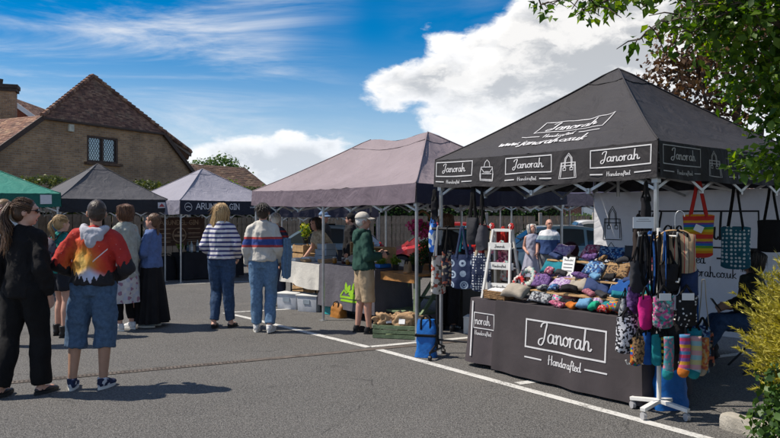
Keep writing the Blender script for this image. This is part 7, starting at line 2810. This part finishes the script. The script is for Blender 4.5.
# a leafy lime emblem: base bar, sprig of leaves, lettering bars
def leaf_shape(cx, cz, ln, wd, ang):
    c_, s_ = math.cos(ang), math.sin(ang)
    pts = [(0, 0), (.3, .5), (.7, .45), (1, 0), (.7, -.45), (.3, -.5)]
    vs = [SG(cx + (a * ln) * c_ - (bb * wd) * s_, cz + (a * ln) * s_ + (bb * wd) * c_) for a, bb in pts]
    pr.add(vs, [(0, 1, 2, 3, 4, 5)])
for k, (cx, cz, ln, wd, an) in enumerate(((2.36, .40, .16, .08, 1.0), (2.40, .38, .17, .08, .45), (2.34, .42, .15, .07, 1.7), (2.50, .44, .16, .07, 1.2), (2.44, .36, .18, .06, .1))):
    leaf_shape(cx, cz, ln, wd, an)
for z0, x0, x1 in ((.335, 2.20, 2.66), (.285, 2.22, 2.60)):
    ribbon(pr, subdiv([(x0, z0), (x1, z0)], .05), .035, SG)
ribbon(pr, subdiv([(2.2, .36), (2.28, .44), (2.34, .40)], .04), .03, SG)
pr.build('printed_emblem', LIME, cG.o)
# stock on the tables
GB_ = M('blue_grey_box', (0.26, 0.31, 0.36), .7, .12)
WB = M('white_box', (0.62, 0.62, 0.60), .6, .08)
KR = M('kraft_paper', (0.36, 0.23, 0.125), .85, .2, 12, .4, 25)
def carton(label, pos, rz, w, d, h, m, name='carton', lid=None):
    t = thing(name, label, 'box', pos, rz)
    mb = MB()
    mb.box((0, 0, h / 2), (w, d, h))
    mb.build('box_body', m, t, bevel=.004)
    mb = MB()
    mb.box((0, 0, h + .004), (w * 1.03, d * 1.03, .016))
    mb.build('lid', lid or m, t, bevel=.003)
    return t
zt = .812
for i, (x, y, z, w, d, h, m, lab) in enumerate(((1.05, .85, 0, .34, .24, .10, GB_, 'blue grey carton at the bottom of the stack on the white table'), (1.07, .85, .115, .30, .22, .09, GB_, 'blue grey carton in the middle of the stack on the white table'), (1.08, .86, .22, .26, .20, .08, GB_, 'blue grey carton on top of the stack on the white table'),
        (.72, .75, 0, .26, .20, .06, WB, 'low white box left of the stacked cartons'), (1.36, .70, 0, .20, .26, .05, KR, 'flat brown box at the right of the white table'), (.50, .62, 0, .20, .16, .04, WB, 'small white box at the left end of the white table'), (.86, .58, 0, .22, .12, .035, KR, 'flat kraft box at the front of the white table'))):
    q = K(x, y)
    carton(lab, K(x, y, zt + z + gz(q.y)), K.a + R((i * 37) % 20 - 10), w, d, h, m)
WOODC = M('crate_wood', (0.40, 0.25, 0.12), .75, .25, 8, .3, 40)
def open_crate(label, pos, rz, w, d, h):
    t = thing('display_crate', label, 'crate', pos, rz)
    for (c, s_) in (((-w / 2, 0, h / 2), (.016, d, h)), ((w / 2, 0, h / 2), (.016, d, h)), ((0, 0, .008), (w - .02, d, .016)), ((0, 0, h - .008), (w - .02, d, .016)), ((0, 0, h / 2), (w - .02, d * .98, .014)), ((0, d / 2 - .008, h / 2), (w - .02, .012, h - .04))):
        mb = MB()
        mb.box(c, s_)
        mb.build('board', WOODC, t)
    return t
q = K(2.15, .92)
open_crate('tall pine display crate at the left on the grey cloth', K(2.05, .92, zt + gz(q.y)), K.a + R(8), .34, .20, .36)
open_crate('tall pine display crate at the right on the grey cloth', K(2.62, .92, zt + gz(q.y)), K.a - R(4), .40, .20, .30)
for i in range(7):
    x, y = 1.70 + .19 * i, .62 + .05 * (i % 2)
    t = thing('honey_jar', ['amber jar at the left end of the row on the grey cloth', 'dark jar second from the left on the grey cloth', 'amber jar third from the left on the grey cloth', 'dark jar in the middle of the row on the grey cloth', 'amber jar third from the right on the grey cloth', 'dark jar second from the right on the grey cloth', 'amber jar at the right end of the row on the grey cloth'][i], 'jar', K(x, y, zt), 0, 'jars on the grey cloth')
    mb = MB()
    mb.lathe((0, 0, 0), [(.03, 0), (.036, .01), (.036, .075), (.03, .085)], 14)
    mb.build('glass', M('amber_jar', (0.30, 0.13, 0.02), .2, .2) if i % 2 == 0 else M('dark_jar', (0.06, 0.02, 0.02), .2, .2), t, smooth=True)
    mb = MB()
    mb.lathe((0, 0, .085), [(.034, 0), (.034, .018), (.02, .02)], 14)
    mb.build('lid', M('cream_lid', (0.5, 0.47, 0.4), .5), t, smooth=True)
pouch('pale tan cloth bundle on the grey cloth in front of the left crate', K(2.10, .68, zt), K.a, .26, .16, .12, 'stone', 61)
# plastic boxes and bags below
def plastic_box(label, pos, rz):
    t = thing('plastic_box', label, 'storage box', pos, rz, 'clear plastic boxes under the white table')
    m_ = M('cloudy_plastic', (0.46, 0.48, 0.52), .35, .12, 7)
    mb = MB()
    vs = []
    for z, k in ((0, .92), (.26, 1.0)):
        for a, c in ((-1, -1), (1, -1), (1, 1), (-1, 1)):
            vs.append((a * .20 * k, c * .15 * k, z))
    mb.add(vs, [(3, 2, 1, 0), (4, 5, 6, 7), (0, 1, 5, 4), (1, 2, 6, 5), (2, 3, 7, 6), (3, 0, 4, 7)])
    mb.build('tub', m_, t, bevel=.012, smooth=True)
    mb = MB()
    mb.box((0, 0, .272), (.43, .33, .022))
    mb.build('lid', WB, t, bevel=.008, smooth=True)
    mb = MB()
    mb.box((0, -.15, .17), (.13, .012, .07))
    mb.build('label', GB_, t)
plastic_box('cloudy plastic storage box at the left under the white table', Vector((-1.72, 12.15, gz(12.15))), K.a + R(28))
plastic_box('cloudy plastic storage box at the right under the white table', Vector((-1.32, 11.78, gz(11.78))), K.a + R(24))
sack('turquoise shopping bag under the grey clothed table', K(1.75, .55), K.a + R(10), .30, .20, .24, M('turq_nylon', (0.015, 0.25, 0.26), .5, .15, 9, .3, 25), 4)
sack('orange shopping bag under the grey clothed table', K(2.12, .42), K.a, .30, .18, .22, M('orange_nylon', (0.32, 0.13, 0.02), .5, .15, 9, .3, 25), 5)
# orange-topped bench with green legs
tb = thing('potting_bench', 'wooden bench with orange boards and green legs at the right of the middle stall', 'bench', K(3.40, .85), K.a)
for k in range(4):
    mb = MB()
    mb.box((0, -.24 + .16 * k, .76), (.86, .15, .03))
    mb.build('plank', WOOD_D, tb, bevel=.004)
mb = MB()
mb.box((0, -.30, .70), (.84, .025, .09))
mb.build('apron', WOOD_D, tb, bevel=.004)
for xx in (-1, 1):
    for yy in (-1, 1):
        mb = MB()
        mb.box((xx * .38, yy * .24, .365), (.06, .06, .73))
        mb.build('leg', GREENW, tb, bevel=.004)
    mb = MB()
    mb.bar((xx * .38, -.21, .12), (xx * .38, .21, .6), .04, .05)
    mb.build('brace', GREENW, tb)
mb = MB()
mb.box((0, 0, .20), (.70, .46, .025))
mb.build('lower_shelf', GREENW, tb)
# plants: pots with leafy tops
POT = M('black_pot', (0.02, 0.02, 0.02), .6, .2)
TERRA = M('terracotta_pot', (0.34, 0.13, 0.06), .8, .2)
def pot_plant(label, pos, r, h, lm, n, size, seed, potm=POT, sx=1.0, flower=None):
    t = thing('potted_plant', label, 'plant', pos, 0)
    mb = MB()
    mb.lathe((0, 0, 0), [(r * .7, 0), (r, r * 1.5), (r * 1.06, r * 1.5), (r * 1.06, r * 1.75), (r * .9, r * 1.75), (r * .88, r * 1.5)], 16)
    mb.build('pot', potm, t, smooth=True)
    rg = np.random.default_rng(seed)
    P_, N_ = blob_points([(0, 0, r * 1.9 + h * .45, r * 1.5 * sx, r * 1.5 * sx, h * .5)], n, rg, .3)
    link('foliage', leaves_mesh('foliage', P_, N_, size, lm, .5, .25, .2, rg), t)
    mb = MB()
    for k in range(5):
        a = k * 1.26
        mb.tube([(0, 0, r * 1.5), (r * .4 * math.cos(a), r * .4 * math.sin(a), r * 1.9 + h * .2), (r * math.cos(a), r * math.sin(a), r * 1.9 + h * .6)], .005, 5)
    mb.build('stem', M('green_stem', (0.05, 0.10, 0.02), .7), t)
    if flower:
        rg = np.random.default_rng(seed + 1)
        P_, N_ = blob_points([(0, 0, r * 1.9 + h * .5, r * 1.7 * sx, r * 1.7 * sx, h * .55)], n // 3, rg, .85)
        link('blossom', leaves_mesh('blossom', P_, N_, size * .9, flower, .95, .2, 0, rg), t)
    return t
petal_pink = leaf_mat('petal_pink', (0.42, 0.02, 0.14), (0.55, 0.05, 0.22), (0.62, 0.16, 0.34), .3)
petal_yel = leaf_mat('petal_yellow', (0.45, 0.40, 0.02), (0.50, 0.48, 0.05), (0.58, 0.55, 0.12), .3)
zb_ = .778
pot_plant('leafy seedling in a black pot at the left of the orange bench', K(3.08, .80, zb_), .05, .12, leaf_lime, 120, .05, 1)
pot_plant('leafy green plant in a black pot in the middle of the orange bench', K(3.34, .95, zb_), .055, .18, leaf_mid, 160, .055, 2)
pot_plant('dark leaved plant in a black pot at the right of the orange bench', K(3.62, .80, zb_), .06, .20, leaf_dark, 180, .055, 3)
pot_plant('tall dark plant in a black pot at the rear of the orange bench', K(3.66, 1.02, zb_), .06, .26, leaf_dark, 200, .06, 4)
sack('brown paper sack leaning on the bench between dark plants', K(3.48, .70, zb_), K.a, .12, .08, .16, KR, 9, 'paper_sack')
tr_ = thing('seed_tray', 'bright blue seed tray of green seedlings at the end of the grey cloth', 'tray', K(2.86, .66, zt + .002), K.a)
mb = MB()
mb.box((0, 0, .012), (.30, .20, .016))
for a, c, s1, s2 in ((0, -.1, .30, .012), (0, .1, .30, .012), (-.15, 0, .012, .20), (.15, 0, .012, .20)):
    mb.box((a, c, .035), (s1, s2, .05))
mb.build('tray_body', NYL, tr_)
P_, N_ = blob_points([(0, 0, .09, .13, .08, .05)], 260, np.random.default_rng(6), .2)
link('seedlings', leaves_mesh('seedlings', P_, N_, .045, leaf_lime, .5, .2, 0), tr_)
# hanging willow basket with pink flowers and a yellow posy beyond
hb = thing('hanging_basket', 'willow hanging basket of bright pink flowers above the orange bench', 'hanging basket', K(3.46, 1.0, 0), 0)
mb = MB()
for k in range(7):
    z = 1.30 + .022 * k
    r_ = .12 + .035 * math.sin(k / 6 * 1.5)
    pts = [(r_ * math.cos(a), r_ * math.sin(a), z + .006 * math.sin(a * 7 + k)) for a in np.linspace(0, 2 * PI, 22)]
    mb.tube(pts, .011, 6, cap=False)
mb.tube(crom([(-.14, 0, 1.42), (-.10, 0, 1.58), (0, 0, 1.66), (.10, 0, 1.58), (.14, 0, 1.42)], 5), .016, 7)
mb.lathe((0, 0, 1.29), [(.02, 0), (.12, .01), (.13, .03)], 16)
mb.build('basket', BASK, hb, smooth='all')
mb = MB()
mb.tube([(0, 0, 1.66), (0, 0, 2.0)], .003, 5)
mb.build('cord', BLACKCLOTH, hb)
rg = np.random.default_rng(8)
P_, N_ = blob_points([(-.08, -.10, 1.44, .13, .10, .10), (.04, -.13, 1.36, .13, .08, .09), (.12, -.06, 1.42, .08, .08, .08)], 520, rg, .5)
link('blossom', leaves_mesh('blossom', P_, N_, .05, petal_pink, .95, .2, 0, rg), hb)
P_, N_ = blob_points([(0, -.05, 1.42, .18, .15, .09)], 260, rg, .4)
link('foliage', leaves_mesh('foliage', P_, N_, .05, leaf_mid, .6, .2, .2, rg), hb)
pot_plant('yellow green flowering plant behind the leaning stallholder', K(-.25, 1.25, 1.09 + gz(13.4)), .07, .26, leaf_lime, 160, .06, 12, POT, 1.0, petal_yel)
st2 = crate('upturned wooden crate holding up the yellow flowering plant', K(-.25, 1.25, gz(13.4)), K.a, .40, .34, 1.08, WOODC, 7)
b2_ = dup(tb, K(2.55, 2.25), K.a, 'second wooden bench with orange boards at the back of the middle stall')
for i, (x, y, r_, h_, lm_, fl, lab) in enumerate(((2.22, 2.15, .07, .30, leaf_mid, None, 'bushy green plant at the left of the rear bench'), (2.42, 2.35, .06, .24, leaf_lime, None, 'pale green plant second along the rear bench'), (2.60, 2.12, .07, .28, leaf_mid, petal_pink, 'pink flowering plant in the middle of the rear bench'), (2.78, 2.34, .06, .30, leaf_dark, None, 'dark leaved plant on the rear bench'), (2.92, 2.12, .06, .22, leaf_lime, petal_yel, 'yellow flowering plant at the right of the rear bench'))):
    pot_plant(lab, K(x, y, zb_), r_, h_, lm_, 240, .065, 50 + i, TERRA if i % 2 else POT, 1.1, fl)
crate('pine crate of greens on the ground below the rear bench', K(3.75, 1.7), K.a + R(12), .5, .35, .30, WOODC, 4)
pot_plant('leafy salad plant standing in the pine crate of greens', K(3.75, 1.7, .03), .12, .30, leaf_lime, 320, .08, 71, POT, 1.2)
# green crate of paper bags on the ground
crate('sage green slatted crate on the ground beside the man in the pale cap', Vector((.12, 9.27, 0)), R(-14), .62, .38, .18, GREENW, 3)
mb = MB()
for i, (x, y, rz, lab) in enumerate(((-.17, -.06, 25, 'crumpled brown paper bag at the left of the green crate'), (.07, -.07, -10, 'brown paper bag with white label in the middle of the green crate'), (.22, .04, 15, 'brown paper bag at the right of the green crate'), (.0, .10, 60, 'brown paper bag at the back of the green crate'))):
    c_, s_ = math.cos(R(-14)), math.sin(R(-14))
    pos = Vector((.12 + x * c_ - y * s_, 9.27 + x * s_ + y * c_, .115))
    t = thing('paper_bag', lab, 'paper bag', pos, R(rz), 'paper bags in the green crate')
    mb = MB()
    pillow(mb, .26, .18, .19, Matrix.Rotation(R(8), 4, 'Y'), .35, i * 3 + 1)
    mb.build('bag_body', KR, t, smooth='all')
    mb = MB()
    X = Matrix.Rotation(R(58), 4, 'X')
    mb.box((0, 0, 0), (.08, .10, .003), X=X)
    o = mb.build('label', CARD, t)
    o.location = (.0, -.088, .125)
    mb = MB()
    mb.tube(crom([(-.12, 0, .09), (-.155, .0, .12), (-.17, 0, .11)], 3), [(.05, .012)] * 7, 8)
    mb.build('folded_top', KR, t, smooth='all')
# small handbag on the ground behind, boxes near rail person
carton('white lidded box on the ground behind the clothes rail', Vector((1.20, 9.55, 0)), R(-20), .34, .26, .22, WB)
carton('black equipment box behind the orange bench', K(3.9, 1.35, 0), K.a, .5, .4, .55, M('black_flightcase', (0.02, 0.02, 0.022), .5, .2))

# ================================================================== gin stall
table('folding table under the black cloth of the gin stall', FG, .55, 2.30, .75, 1.35, .72)
Cloth('black tablecloth on the gin stall table', FG, .53, 2.32, .73, 1.37, .725, .04, cloth('gin_black_cloth', (0.018, 0.017, 0.021)), .03, .016, 7)
BOT = M('bottle_glass', (0.30, 0.36, 0.38), .12, .1, spec=.6)
BOTD = M('dark_bottle_glass', (0.03, 0.05, 0.04), .12, .1, spec=.6)
spots = [(.75, .95), (.90, 1.02), (1.04, .95), (1.18, 1.05), (1.30, .96), (1.44, 1.04), (1.60, .97), (1.78, 1.03), (1.96, .96)]
for i, (x, y) in enumerate(spots):
    q = FG(x, y)
    t = thing('gin_bottle', 'glass bottle in the row on the gin stall table', 'bottle', (q.x, q.y, gz(FG(1.4, 1.05).y) + .732), 0, 'bottles on the gin stall')
    mb = MB()
    hh = .17 + .03 * (i % 3)
    mb.lathe((0, 0, 0), [(.036, 0), (.04, .01), (.04, hh), (.03, hh + .03), (.014, hh + .05), (.014, hh + .10)], 12)
    mb.build('glass', BOT if i % 3 else BOTD, t, smooth=True)
    mb = MB()
    mb.lathe((0, 0, hh + .10), [(.017, 0), (.017, .025), (.012, .03)], 10)
    mb.build('stopper', PB, t, smooth=True)
    mb = MB()
    mb.lathe((0, 0, .04), [(.0412, 0), (.0412, hh * .55)], 12)
    mb.build('label', CARD if i % 2 else M('navy_label', (0.03, 0.05, 0.10), .6), t)
for i, (x, lab) in enumerate(((.66, 'green plant at the left end of the gin stall table'), (1.88, 'green plant at the right end of the gin stall table'))):
    q = FG(x, 1.18)
    pot_plant(lab, (q.x, q.y, gz(FG(1.4, 1.05).y) + .732), .05, .16, leaf_lime, 120, .055, 30 + i)
sgn = thing('stall_signboard', 'brown wooden signboard with cream lettering behind the gin stall table', 'sign', FG(.30, 2.05, gz(19.3)), FG.a)
SBR = M('signboard_brown', (0.085, 0.042, 0.028), .7, .25, 6, .2)
for k in range(5):
    mb = MB()
    mb.box((.80, 0, .95 + .16 * k), (1.6, .03, .154))
    mb.build('board', SBR, sgn, bevel=.003)
for x in (.06, 1.54):
    mb = MB()
    mb.box((x, .045, .85), (.07, .05, 1.70))
    mb.build('post', WOODBR, sgn)
pr = MB()
CRM = M('cream_print', (0.42, 0.30, 0.20), .7, .1)
Ss = lambda x, z: Vector((x, -.0195, z))
write(pr, 'ARUNDEL GIN', .20, 1.46, 1.2, Ss, .12, table=CAPS, height=.125)
pts = [Vector((.80 + .20 * math.cos(a), 1.17 + .20 * math.sin(a), 0)) for a in np.linspace(0, 2 * PI, 30)]
ribbon(pr, pts, .022, Ss)
ribbon(pr, [Vector((.66, 1.15, 0)), Vector((.94, 1.15, 0))], .05, Ss)
ribbon(pr, [Vector((.75, 1.25, 0)), Vector((.85, 1.25, 0))], .03, Ss)
for z in (1.34, 1.22, 1.10, .98):
    for a_, b2 in ((.15, .52), (1.08, 1.45)):
        ribbon(pr, [Vector((a_, z, 0)), Vector((b2, z, 0))], .018, Ss)
pr.build('printed_lettering', CRM, sgn)
sack('black equipment bag on the ground at the left of the gin stall', FG(.25, 1.2, gz(18.2)), FG.a, .5, .4, .62, PR['black'], 3, 'holdall')
# charcoal gazebo and navy stall tables
table('folding table under the dark cloth of the plain charcoal gazebo', FB, .3, 2.2, .55, 1.1, .74)
Cloth('dark tablecloth under the plain charcoal gazebo', FB, .28, 2.22, .53, 1.12, .745, .05, cloth('dark_stall_cloth', (0.02, 0.019, 0.022)), .03, .016, 9)
q = FB(.8, .8)
carton('brown carton on the table under the plain charcoal gazebo', (q.x, q.y, gz(17) + .752), FB.a, .4, .3, .22, KR)
table('folding table under the dark cloth of the small navy gazebo', FM, .3, 2.1, .5, 1.1, .74)
Cloth('dark tablecloth under the small navy gazebo', FM, .28, 2.12, .48, 1.12, .745, .05, cloth('dark_stall_cloth', (0.02, 0.019, 0.022)), .03, .016, 10)
sg2 = thing('hanging_banner', 'black banner with white script at the back of the small navy gazebo', 'banner', FM(.1, 2.2, gz(21)), FM.a)
mb = MB()
mb.grid(lambda a, c: Vector((1.1 * a, .01 * math.sin(a * 14), .75 + .75 * c)), 20, 6)
s_o = mb.build('cloth', PR['black'], sg2, smooth='all')
for x in (0.0, 1.1):
    mb = MB()
    mb.tube([(x, .01, 0), (x, .01, 1.55)], .012, 8)
    mb.build('pole', ALU, sg2, smooth=True)
pr = MB()
write(pr, 'Handcrafted', .12, 1.15, .8, lambda x, z: Vector((x, -.02 + .01 * math.sin(x / 1.1 * 14), z)), .1, height=.16)
pr.build('printed_lettering', PRINT_W, s_o)
# small blue notice on the green gazebo's corner post
qn = GE.F(2.92, -.03, 1.38)
nb = thing('notice_board', 'small blue and green notice on the corner post of the green gazebo', 'sign', qn, FE.a)
mb = MB()
mb.box((-.02, 0, 0), (.22, .012, .26))
mb.build('panel', M('dark_blue_panel', (0.015, 0.07, 0.13), .5, .2), nb, bevel=.003)
mb = MB()
mb.box((-.02, -.0095, .03), (.16, .004, .08))
mb.build('picture', M('green_blue_picture', (0.03, 0.22, 0.20), .5, .4, 14), nb)

# ================================================================== parked cars
TYRE = M('tyre_rubber', (0.018, 0.018, 0.019), .8, .2)
RIM = M('alloy_rim', (0.40, 0.41, 0.42), .35, .1, metal=.7)
CARGLASS, gt_, gb_ = mat_new('car_glass')
gb_.inputs['Base Color'].default_value = (0.05, 0.065, 0.07, 1)
gb_.inputs['Roughness'].default_value = 0.05
gb_.inputs['Specular IOR Level'].default_value = 0.8
LAMP_R = M('red_lamp', (0.30, 0.01, 0.01), .2, .1)
LAMP_W = M('clear_lamp', (0.55, 0.56, 0.58), .15, .1)
def car(label, x, y, rz, paint, L=4.0, H=1.48, W=1.74, suv=False):
    """seen in side view: local x along the car, nose at -x"""
    t = thing('parked_car', label, 'car', (x, y, gz(y)), R(rz))
    pm = M(label[:24].replace(' ', '_') + '_paint', paint, .28, .03, 2, coat=.6, spec=.5)
    h1 = H * (.60 if not suv else .62)
    g = .20 if not suv else .26
    def prof(u):
        """top of lower body at u in 0..1 from the nose"""
        return [(0, .50), (.03, .62), (.10, .72), (.26, .90), (.30, .93), (.86, .97), (.96, .93), (1, .78)]
    low = [(0, g + .12), (.01, g + .02), (.10, g), (.9, g), (.985, g + .04), (1, g + .16)]
    N = 26
    def shoulder(u):
        P_ = prof(u)
        for (a, za), (c, zc) in zip(P_, P_[1:]):
            if a <= u <= c:
                f = (u - a) / (c - a)
                f = f * f * (3 - 2 * f)
                return (za + (zc - za) * f) * (H / 1.48)
        return P_[-1][1]
    def under(u):
        for (a, za), (c, zc) in zip(low, low[1:]):
            if a <= u <= c:
                return za + (zc - za) * (u - a) / (c - a)
        return g
    mb = MB()
    wheels = (.19, .80)
    wr = .315 if not suv else .35
    sect = []
    us = sorted(set([i / N for i in range(N + 1)] + [w_ + d_ * (wr + .03) / L for w_ in wheels for d_ in (-1, -.8, -.5, 0, .5, .8, 1)]))
    for u in us:
        zt_, zb2 = shoulder(u), under(u)
        arch = 0
        for w_ in wheels:
            dx = abs(u - w_) * L
            if dx < wr + .03:
                arch = max(arch, math.sqrt(max(0, (wr + .04) ** 2 - dx ** 2)) + wr)
        zs = max(zb2, arch)
        wd = W / 2 * (1 - .16 * (abs(u - .5) * 2) ** 4)
        X = (u - .5) * L
        mid = zb2 + (zt_ - zb2) * .55
        ring = [(X, -wd * .93, zs), (X, -wd, max(zs + .01, mid)), (X, -wd * .985, zt_ - .10), (X, -wd * .90, zt_ - .02), (X, -wd * .5, zt_ + .015), (X, 0, zt_ + .02),
                (X, wd * .5, zt_ + .015), (X, wd * .90, zt_ - .02), (X, wd * .985, zt_ - .10), (X, wd, max(zs + .01, mid)), (X, wd * .93, zs)]
        sect.append(ring)
    m_ = len(sect[0])
    vs = [p for r_ in sect for p in r_]
    fs = [(i * m_ + k, i * m_ + k + 1, (i + 1) * m_ + k + 1, (i + 1) * m_ + k) for i in range(len(sect) - 1) for k in range(m_ - 1)]
    fs += [tuple(range(m_)), tuple((len(sect) - 1) * m_ + k for k in range(m_ - 1, -1, -1))]
    mb.add(vs, fs)
    mb.build('body', pm, t, smooth=35)
    # cabin: roof skin, pillars, glass
    if suv:
        cab = [(.24, .96), (.38, H - .06), (.50, H), (.78, H - .01), (.93, H - .06), (.99, 1.02)]
    else:
        cab = [(.22, .90), (.40, H - .08), (.52, H), (.70, H - .02), (.86, H - .16), (.96, .98)]
    s_ = H / 1.48
    cw = W / 2 * .90
    rw = W / 2 * .72
    def side(u, z):
        f = (z - .93) / (H - .93)
        return cw + (rw - cw) * max(0, min(1, f))
    roof = MB()
    pts = [((u - .5) * L, z) for u, z in cab]
    rp = crom([(a, c, 0) for a, c in pts], 5)
    vs, fs = [], []
    for p_ in rp:
        wv = side(0, p_.y)
        for k in (-1, -.6, 0, .6, 1):
            vs.append((p_.x, wv * k, p_.y + .03 * (1 - k * k)))
    for i in range(len(rp) - 1):
        for k in range(4):
            fs.append((i * 5 + k, (i + 1) * 5 + k, (i + 1) * 5 + k + 1, i * 5 + k + 1))
    roof.add(vs, fs)
    roof.build('roof', pm, t, smooth=40)
    sh_ = MB()
    for e in (-1, 1):      # side shells
        base = [(p_.x, e * side(0, .93), .90) for p_ in rp]
        topv = [(p_.x, e * side(0, p_.y), p_.y) for p_ in rp]
        n = len(rp)
        sh_.add(base + topv, [(i, i + 1, n + i + 1, n + i) for i in range(n - 1)])
    sh_.build('side_frame', pm, t, smooth=40)
    # windows stand slightly proud of the shell
    us_ = [(.30, .50), (.52, .70), (.72, .84)] if not suv else [(.31, .52), (.54, .74), (.76, .91)]
    def topz(X):
        for a, c in zip(rp, rp[1:]):
            if a.x <= X <= c.x:
                return a.y + (c.y - a.y) * (X - a.x) / (c.x - a.x + 1e-9)
        return .95
    for (a, c) in us_:
        for e in (-1, 1):
            wmb = MB()
            X0, X1 = (a - .5) * L, (c - .5) * L
            k = 6
            vs = []
            for i in range(k + 1):
                X = X0 + (X1 - X0) * i / k
                z1 = max(1.0, topz(X) - .07)
                z0 = .965 * s_
                vs += [(X, e * (side(0, z0) + .008), z0), (X, e * (side(0, z1) + .008), max(z1, z0 + .01))]
            wmb.add(vs, [(2 * i, 2 * i + 2, 2 * i + 3, 2 * i + 1) for i in range(k)])
            wmb.build('window', CARGLASS, t)
    for (i0, i1, nm) in ((1, 5, 'windscreen'), (len(rp) - 6, len(rp) - 2, 'rear_window')):
        wmb = MB()
        vs = []
        for p_ in rp[i0:i1 + 1]:
            wv = side(0, p_.y) * .88
            up = Vector((-.012 if i0 == 1 else .012, 0, .012))
            for k in (-1, 0, 1):
                vs.append(Vector((p_.x, wv * k, p_.y + .03 * (1 - k * k))) + up)
        n = i1 - i0
        wmb.add(vs, [(i * 3 + k, (i + 1) * 3 + k, (i + 1) * 3 + k + 1, i * 3 + k + 1) for i in range(n) for k in range(2)])
        wmb.build(nm, CARGLASS, t)
    for w_ in wheels:
        for e in (-1, 1):
            X, Y = (w_ - .5) * L, e * (W / 2 - .11)
            wmb = MB()
            prof_ = [(wr * .66, -.10), (wr * .95, -.095), (wr, -.06), (wr, .06), (wr * .95, .095), (wr * .66, .10)]
            n = 24
            vs = [(X + r_ * math.cos(2 * PI * k / n), Y + yy, wr + r_ * math.sin(2 * PI * k / n)) for r_, yy in prof_ for k in range(n)]
            fs = [(i * n + k, i * n + (k + 1) % n, (i + 1) * n + (k + 1) % n, (i + 1) * n + k) for i in range(len(prof_) - 1) for k in range(n)]
            wmb.add(vs, fs)
            wo = wmb.build('wheel', TYRE, t, smooth=40)
            rm = MB()
            yo = Y + e * .07
            rm.tube([(X, yo - e * .02, wr), (X, yo, wr)], wr * .20, 12)
            for k in range(5):
                a = 2 * PI * k / 5 + .3
                rm.bar((X, yo, wr), (X + wr * .62 * math.cos(a), yo + e * .01, wr + wr * .62 * math.sin(a)), .05, .02, up=(0, 1, 0))
            rm.tube([(X, yo - e * .06, wr), (X, yo - e * .05, wr)], wr * .66, 20)
            rim_pts = [(X + wr * .64 * math.cos(a), yo + e * .01, wr + wr * .64 * math.sin(a)) for a in np.linspace(0, 2 * PI, 25)]
            rm.tube(rim_pts, .014, 6, cap=False)
            rm.build('rim', RIM, wo, smooth=True)
    for e in (-1, 1):
        lm_ = MB()
        lm_.ell((-L / 2 + .16, e * W * .37, .66 * s_), (.14, .10, .07), 12, 8)
        lm_.build('headlight', LAMP_W, t, smooth='all')
        lm_ = MB()
        lm_.ell((L / 2 - .08, e * W * .38, .82 * s_), (.08, .09, .12), 12, 8)
        lm_.build('tail_light', LAMP_R, t, smooth='all')
        lm_ = MB()
        lm_.ell((-L * .5 + L * .30, e * (W / 2 + .06), 1.0 * s_), (.06, .09, .065), 10, 7)
        lm_.build('door_mirror', pm, t, smooth='all')
        for u in (.47, .68):
            hm_ = MB()
            hm_.box(((u - .5) * L, e * (W / 2 * 1.0 + .004), .84 * s_), (.18, .02, .028))
            hm_.build('door_handle', pm, t, bevel=.006)
    return t
car('light blue hatchback parked beyond the couple, behind the pouch table', 4.15, 18.6, 4, (0.24, 0.40, 0.50), 3.9, 1.44)
car('white estate car parked at the right beside the far brick house', 7.15, 19.6, 176, (0.62, 0.62, 0.62), 4.5, 1.58, 1.82, True)
car('red car parked behind the hanging tote bags', 1.55, 20.2, 0, (0.45, 0.02, 0.018), 4.0, 1.52)
car('pale blue car parked far behind the middle stall', -2.2, 21.2, 3, (0.30, 0.42, 0.52), 4.0, 1.44)
